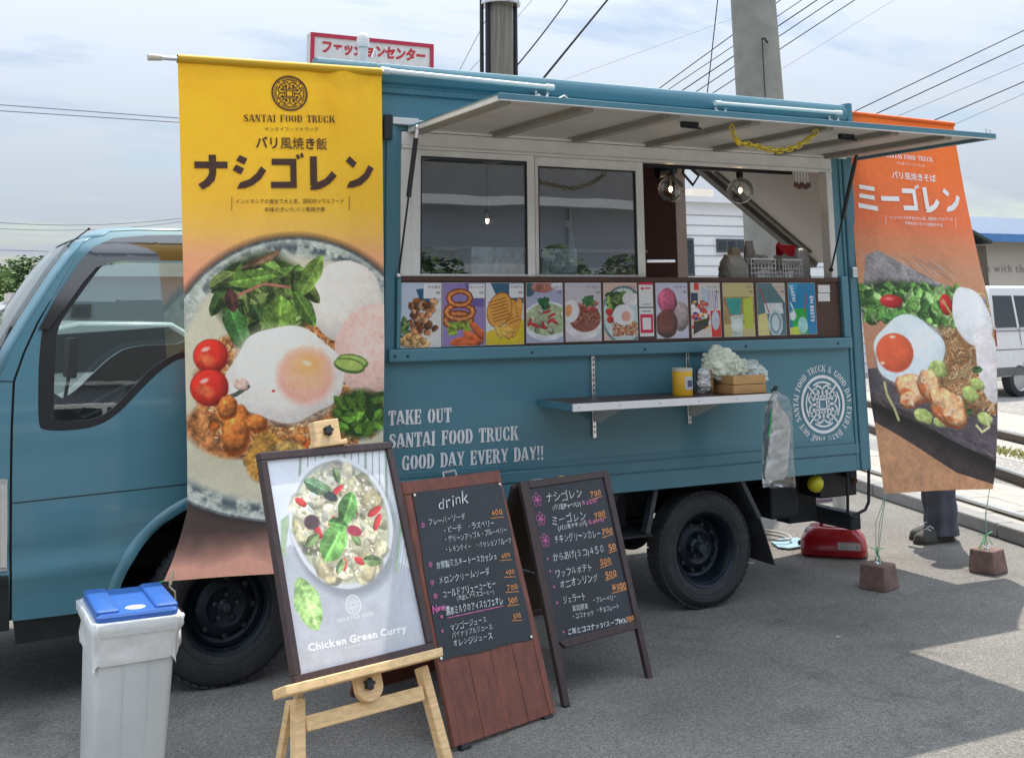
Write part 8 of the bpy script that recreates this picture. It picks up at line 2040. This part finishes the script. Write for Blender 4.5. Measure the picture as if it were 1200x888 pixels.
nodes = [((0, 0, .95), (.13, .15)), ((0, 0, 1.15), (.12, .14)), ((0, 0, 1.34), (.12, .16)), ((-.01, 0, 1.45), .06), ((-.02, 0, 1.52), .052), ((-.03, 0, 1.62), (.085, .075)), ((-.03, 0, 1.70), (.07, .065)),
         ((0, .17, 1.38), .055), ((.02, .22, 1.12), .042), ((-.06, .20, .90), .030), ((-.08, .19, .83), (.02, .035)),
         ((0, -.17, 1.38), .055), ((.02, -.22, 1.12), .042), ((-.06, -.20, .90), .030), ((-.08, -.19, .83), (.02, .035)),
         ((.0, .06, .86), .08), ((.025, .055, .48), .055), ((.05, .055, .10), .04), ((0, -.06, .86), .08), ((-.02, -.05, .48), .055), ((-.03, -.05, .10), .04)]
edges = [(0, 1), (1, 2), (2, 3), (3, 4), (4, 5), (5, 6), (2, 7), (7, 8), (8, 9), (9, 10), (2, 11), (11, 12), (12, 13), (13, 14), (0, 15), (15, 16), (16, 17), (0, 18), (18, 19), (19, 20)]
# five fingers on each hand
for s_, h in ((1, 10), (-1, 14)):
    for k in range(5):
        b = len(nodes); y = s_ * (.19 + (.0 if k == 4 else (k - 1.5) * .014)); x = -.085 - (.028 if k == 4 else 0); L1 = (.035, .042, .040, .030, .022)[k]
        nodes += [((x, y, .80 if k < 4 else .83), .009), ((x - .008, y, .80 - L1 if k < 4 else .805), .008), ((x - .018, y, .80 - L1 * 1.9 if k < 4 else .785), .007)]; edges += [(h, b), (b, b + 1), (b + 1, b + 2)]
skin_mesh('body', nodes, edges, SKIN, pr)
SHIRT = M('dark_tee_shirt', (.05, .05, .06), .9, 0, .1)
skin_mesh('shirt', [((0, 0, .93), (.17, .19)), ((0, 0, 1.15), (.15, .17)), ((0, 0, 1.36), (.145, .185)), ((-.005, 0, 1.455), (.075, .085)), ((0, .19, 1.37), .07), ((.02, .225, 1.18), .062), ((0, -.19, 1.37), .07), ((.02, -.225, 1.18), .062)], [(0, 1), (1, 2), (2, 3), (2, 4), (4, 5), (2, 6), (6, 7)], SHIRT, pr)
mb = MB(); mb.ball((PX - .01, .80, 1.70), .105, 18, 12, (1, .9, .9)); mb.build('hair', M('black_hair', (.015, .012, .01), .5), parent=pr, smooth=80)
mb = MB(); mb.ball((PX - .118, .80, 1.635), .016, 8, 6); mb.build('nose', SKIN, parent=pr, smooth=80)
for s_ in (-.03, .03):
    mb = MB(); mb.ball((PX - .112, .80 + s_, 1.665), .010, 8, 6); mb.build('eye', WHITE, parent=pr, smooth=80)
TRS = M('grey_blue_trousers', (.085, .095, .125), .9, 0, .12, 9, .3, 40)
def leg(y0, seed, fwd=0.0):
    r = random.Random(seed); ph = [(r.choice((3, 4, 5, 6)), r.uniform(-5, 5), r.uniform(0, 6)) for _ in range(5)]; rings = []
    for j in range(34):
        t_ = j / 33; z = .93 * (1 - t_) + .045 * t_; rx = .112 - .01 * math.sin(t_ * 3) ; ry = .10 - .008 * math.sin(t_ * 3); ring_ = []
        for i in range(32):
            a = 2 * math.pi * i / 32; k = sum(math.sin(n_ * a + b * t_ + c_) for n_, b, c_ in ph) / 5 * .020 * (.4 + t_) + .007 * math.sin(t_ * 36 + a * 1.0 + seed) * t_ ** 2
            ring_.append((PX + fwd * t_ + (rx + k) * math.cos(a) + .02 * t_, .80 + y0 + (ry + k) * math.sin(a), z))
        rings.append(ring_)
    mb = MB(); ringloft(mb, rings, True, False); return mb.build('trouser_leg', TRS, parent=pr, smooth=80)
leg(.055, 3, .05); leg(-.05, 5, -.04)
SHOE = M('dark_olive_canvas', (.07, .075, .065), .8, 0, .2, 20); SOLE = M('dark_rubber_sole', (.04, .03, .03), .7)
def shoe(y0, fx):
    hx = PX + fx; s1, s2 = MB(), MB(); rings = []
    for (dx_, w_, h) in ((.09, .035, .05), (.07, .05, .085), (.02, .052, .11), (-.04, .050, .10), (-.10, .052, .075), (-.16, .055, .06), (-.205, .045, .05), (-.225, .022, .035)):
        rings.append([(hx + dx_, .80 + y0 + w_ * math.cos(a), .020 + max(0, h * math.sin(a)) if math.sin(a) > 0 else .020) for a in np.linspace(0, 2 * math.pi, 17)[:-1]])
    ringloft(s1, rings); u_ = s1.build('shoe', SHOE, parent=pr, smooth=60)
    rings = [[(hx + dx_, .80 + y0 + (w_ + .004) * math.cos(a), .012 + .0125 * math.copysign(1, math.sin(a) + 1e-6)) for a in np.linspace(.1, 2 * math.pi + .1, 13)[:-1]] for dx_, w_ in ((.095, .03), (.07, .05), (-.04, .048), (-.12, .053), (-.19, .05), (-.232, .022))]
    ringloft(s2, rings); o_ = s2.build('sole', SOLE, parent=pr); 
    for k in range(4):
        m3 = MB(); m3.tube([(hx - .06 - k * .028, .80 + y0 - .028, .105 - k * .012), (hx - .06 - k * .028, .80 + y0, .118 - k * .013), (hx - .06 - k * .028, .80 + y0 + .028, .105 - k * .012)], .004, 5); m3.build('lace', WHITE, parent=pr)
shoe(.06, .03); shoe(-.055, -.05)

# ------------------------------------------------------------------ vehicles
CGL = M('car_dark_glass', (.02, .025, .03), .06, 0, .05, spec=.8)
def car(x, y, yaw, paint, label, kind='sedan', group=None, name='parked_car'):
    t = thing(name, (x, y, 0), label, 'van' if kind == 'van' else ('pickup' if kind == 'pickup' else 'car'), group)
    ca, sa = math.cos(yaw), math.sin(yaw)
    def W(a, b, z): return (x + a * ca - b * sa, y + a * sa + b * ca, z)
    if kind == 'sedan': prof = [(-2.1, .35), (-2.15, .60), (-2.0, .82), (-1.35, .90), (-.75, 1.36), (-.3, 1.46), (.7, 1.44), (1.45, 1.0), (2.0, .92), (2.12, .6), (2.05, .35)]; hw, L1 = .84, [(-1.20, .93), (-.72, 1.32), (.66, 1.39), (1.25, 1.02), (1.2, .93)]
    elif kind == 'van': prof = [(-1.68, .35), (-1.70, .8), (-1.62, 1.15), (-1.25, 1.75), (-1.1, 1.84), (1.55, 1.84), (1.66, 1.6), (1.70, .7), (1.66, .35)]; hw, L1 = .74, [(-1.45, 1.15), (-1.15, 1.66), (1.5, 1.68), (1.55, 1.15)]
    else: prof = [(-1.62, .33), (-1.66, .75), (-1.58, 1.1), (-1.2, 1.68), (-1.0, 1.76), (-.22, 1.76), (-.16, 1.0), (-.155, .62), (-.15, .33)]; hw, L1 = .73, [(-1.38, 1.12), (-1.12, 1.60), (-.62, 1.61), (-.62, 1.12)]
    b_ = len(prof); mb = MB(); inset = lambda z: .12 * max(0, (z - .95)) 
    for s_ in (-1, 1): mb.v += [W(a, s_ * (hw - inset(z)), z) for a, z in prof]
    mb.f += [(i, i + 1, i + 1 + b_, i + b_) for i in range(b_ - 1)] + [(b_ - 1, 0, b_, 2 * b_ - 1)]
    tr = tessellate_polygon([[Vector((a, z, 0)) for a, z in prof]]); mb.f += [tuple(q) for q in tr] + [tuple(i + b_ for i in q) for q in tr]
    mb.build('body', paint, parent=t, bevel=.04, smooth=35)
    for s_ in (-1, 1):
        mb = MB(); mb.add([W(a, s_ * (hw - inset(z) + .006), z) for a, z in L1], [tuple(range(len(L1)))]); mb.build('side_glass', CGL, parent=t, recalc=False)
    f0 = prof[3], prof[4] 
    if kind != 'sedan': f0 = (prof[2], prof[3])
    mb = MB(); (a0, z0), (a1, z1) = f0; n_ = np.array([-(z1 - z0), (a1 - a0)]); n_ /= np.linalg.norm(n_); o_ = n_ * .008
    mb.add([W(a0 + o_[0] + .03, -hw + .14, z0 + o_[1] + .06), W(a0 + o_[0] + .03, hw - .14, z0 + o_[1] + .06), W(a1 + o_[0], hw - .2, z1 + o_[1] - .06), W(a1 + o_[0], -hw + .2, z1 + o_[1] - .06)], [(0, 1, 2, 3)]); mb.build('windscreen', CGL, parent=t)
    if kind == 'van':
        for a in (.95, .02):
            for s_ in (-1, 1): mb = MB(); mb.obox(W(a, s_ * (hw - .05), 1.16), np.array([ca, sa, 0]), np.array([-sa, ca, 0]) * s_, EZ, (0, .0, 0), (.05, .055, .1)); mb.v = [W(a + (.05 if i in (1, 2, 5, 6) else 0), s_ * (hw - inset(z_) + (.010 if i in (2, 3, 6, 7) else -.01)), z_) for i, z_ in enumerate([1.14] * 4 + [1.69] * 4)]; mb.build('pillar', paint, parent=t)
        for s_ in (-1, 1):
            mb = MB()
            for (a0, a1, z_0, z_1) in ((-1.6, 1.66, 1.085, 1.10), (-1.6, 1.66, .78, .792), (.93, .945, .45, 1.14), (-.1, -.088, .45, 1.14), (-1.66, 1.68, .36, .50)): mb.v += [W(a, s_ * (hw - inset(z) + .004), z) for a, z in ((a0, z_0), (a1, z_0), (a1, z_1), (a0, z_1))]; n_ = len(mb.v); mb.f.append((n_ - 4, n_ - 3, n_ - 2, n_ - 1))
            mb.build('panel_seams', M('van_seam_grey', (.12, .12, .125), .5), parent=t, recalc=False, kind='stuff')
            mb = MB(); mb.add([W(1.64 + a, s_ * (hw - .02 + b), z) for z in (.85, 1.12) for a, b in ((-.04, 0), (.03, 0), (.03, .03), (-.04, .03))], [(0, 3, 2, 1), (4, 5, 6, 7), (0, 1, 5, 4), (1, 2, 6, 5), (2, 3, 7, 6), (3, 0, 4, 7)]); mb.build('tail_lamp', M('red_lamp', (.3, .02, .02), .2), parent=t)
    if kind == 'pickup':
        mb = MB()
        for (a0, a1, b0, b1, z0, z1) in ((-.12, 1.70, -.72, .72, .60, .66),): mb.add([W(a, b, z) for z in (z0, z1) for a, b in ((a0, b0), (a1, b0), (a1, b1), (a0, b1))], [(0, 3, 2, 1), (4, 5, 6, 7), (0, 1, 5, 4), (1, 2, 6, 5), (2, 3, 7, 6), (3, 0, 4, 7)])
        mb.build('load_bed', paint, parent=t)
        for (a0, a1, b0, b1, z0, z1) in ((-.12, 1.70, -.73, -.70, .665, .98), (-.12, 1.70, .70, .73, .665, .98), (1.67, 1.70, -.695, .695, .665, .98)):
            mb = MB(); mb.add([W(a, b, z) for z in (z0, z1) for a, b in ((a0, b0), (a1, b0), (a1, b1), (a0, b1))], [(0, 3, 2, 1), (4, 5, 6, 7), (0, 1, 5, 4), (1, 2, 6, 5), (2, 3, 7, 6), (3, 0, 4, 7)]); mb.build('side_gate', paint, parent=t, bevel=.008)
        mb = MB(); mb.add([W(-.148, b, z) for b, z in ((-.50, 1.18), (.50, 1.18), (.46, 1.58), (-.46, 1.58))], [(0, 1, 2, 3)]); mb.build('rear_glass', CGL, parent=t, recalc=False)
        mb = MB(); mb.add([W(a, b, z) for z in (.36, .595) for a, b in ((-.1, -.45), (1.6, -.45), (1.6, .45), (-.1, .45))], [(0, 3, 2, 1), (4, 5, 6, 7), (0, 1, 5, 4), (1, 2, 6, 5), (2, 3, 7, 6), (3, 0, 4, 7)]); mb.build('chassis', CHAS, parent=t)
    wb = 1.25 if kind == 'sedan' else (1.05 if kind == 'van' else 1.1)
    for a in (-wb, wb):
        for s_ in (-1, 1):
            O = W(a, s_ * (hw + .005), .29); ax_ = (-s_ * sa, s_ * ca, 0)
            m4 = MB(); m4.lathe([(.19, -.18), (.28, -.17), (.29, -.1), (.28, -.01), (.19, .0)], O, ax_, 24, False); wo = m4.build('wheel', RUB, parent=t, smooth=40)
            m4 = MB(); m4.lathe([(.19, -.01), (.17, -.03), (.05, -.015), (.001, -.012)], O, ax_, 20, False); m4.build('rim', ALU, parent=t, smooth=40).parent = wo
    return t
WCAR = M('white_car_paint', (.72, .72, .71), .25, 0, .02, coat=.5)
GCAR = M('silver_car_paint', (.35, .36, .37), .3, .5, .03, coat=.5); KCAR = M('dark_red_car_paint', (.06, .015, .02), .25, 0, .02, coat=.5); NCAR = M('black_car_paint', (.02, .02, .023), .25, 0, .02, coat=.5)
q = at(1157, 400, 8.6)
car(q[0] + 1.70, 9.4, R(180 + 4), WCAR, 'small white van parked beyond the tracks at the right edge', 'van', name='parked_van')
q = at(112, 377, 8.0)
wc = car(q[0] + .1, 8.9, R(3), WCAR, 'white car parked behind the truck, seen through the cab window', 'sedan'); wc.scale = (1, 1, q[2] / 1.46)
q = at(6, 400, 14.0)
car(q[0] - 1.2, 14.5, R(8), WCAR, 'white car parked behind the cab at the left edge', 'sedan')
# across the yard behind the camera: seen mirrored in the panes
rb = thing('warehouse', (0, -24, 0), 'long grey warehouse across the yard, seen mirrored in the window panes', 'building')
mb = MB(); mb.box((-30, -34, 0), (46, -24, 4.3)); mb.build('wall', M('blue_grey_cladding', (.44, .47, .51), .7, 0, .05, .5), parent=rb)
mb = MB(); mb.box((-30.4, -34.4, 4.301), (46.4, -23.4, 4.55)); mb.build('fascia', M('pale_fascia', (.55, .56, .56), .6), parent=rb)
mb = MB(); mb.add([(-30.4, -23.5, 4.56), (46.4, -23.5, 4.56), (46.4, -29, 11.5), (-30.4, -29, 11.5), (46.4, -34.4, 4.56), (-30.4, -34.4, 4.56)], [(0, 1, 2, 3), (3, 2, 4, 5), (1, 4, 2), (0, 3, 5)]); mb.build('roof', M('dark_slate_roof', (.035, .036, .04), .7), parent=rb)
for k in range(7):
    x = -24 + k * 9.5; mb = MB(); mb.box((x, -24.04, .9), (x + 2.6, -23.98, 2.0)); f = mb.build('window', DARKF, parent=rb)
    mb = MB(); mb.box((x + .08, -23.975, .98), (x + 1.26, -23.965, 1.92)); mb.build('pane', GLD, parent=f); mb = MB(); mb.box((x + 1.34, -23.975, .98), (x + 2.52, -23.965, 1.92)); mb.build('pane', GLD, parent=f)
for k in range(10):
    x = -27 + k * 7.3; mb = MB(); mb.tube([(x, -23.9, 0), (x, -23.9, 4.3)], .06, 8); mb.build('downpipe', ALU, parent=rb)
for k in range(4):
    x = -18 + k * 15; mb = MB(); mb.box((x, -24.05, 0), (x + 3.6, -23.97, 3.1)); mb.build('roller_door', M('roller_door_grey', (.45, .46, .46), .6, 0, .05, 2), parent=rb)
def mx_(u, D): return float(at(u, 330, D)[0])
car(mx_(150, 9) - .2, -9.6, R(2), WCAR, 'white minivan parked across the yard, mirrored in the cab window', 'van')
for u, D, pt, lb_ in ((520, 15, NCAR, 'black car parked across the yard, mirrored in the first pane'), (655, 15, KCAR, 'dark red car parked across the yard, mirrored in the second pane'), (725, 16, GCAR, 'silver car parked across the yard, mirrored in the second pane')):
    car(mx_(u, D), -D, R(90), pt, lb_, 'sedan')

for i, (u, rad_, top_, mt_, lb_) in enumerate(((505, 1.05, 2.75, 2, 'round dark shrub across the yard, mirrored at the left of the first pane'), (655, .85, 2.95, 2, 'round shrub across the yard, mirrored at the left of the second pane'), (735, 1.0, 2.75, 2, 'round dark shrub across the yard, mirrored at the right of the second pane'))):
    x_, y_ = mx_(u, 17.5), -17.5; t = thing('clipped_shrub', (x_, y_, 0), lb_, 'shrub', 'shrubs across the yard')
    m1 = MB(); m1.tube([(x_, y_, 0), (x_, y_, 1.2)], [.08, .05], 8); m1.build('trunk', TRUNK, parent=t)
    m2 = MB(); leafcloud(m2, (x_, y_, top_ / 2 + .1), (rad_, rad_, top_ / 2 - .1), 2200, .09, 500 + i); m2.build('crown', LEAFS[mt_], parent=t, recalc=False)
bpy.data.objects.remove(_to)
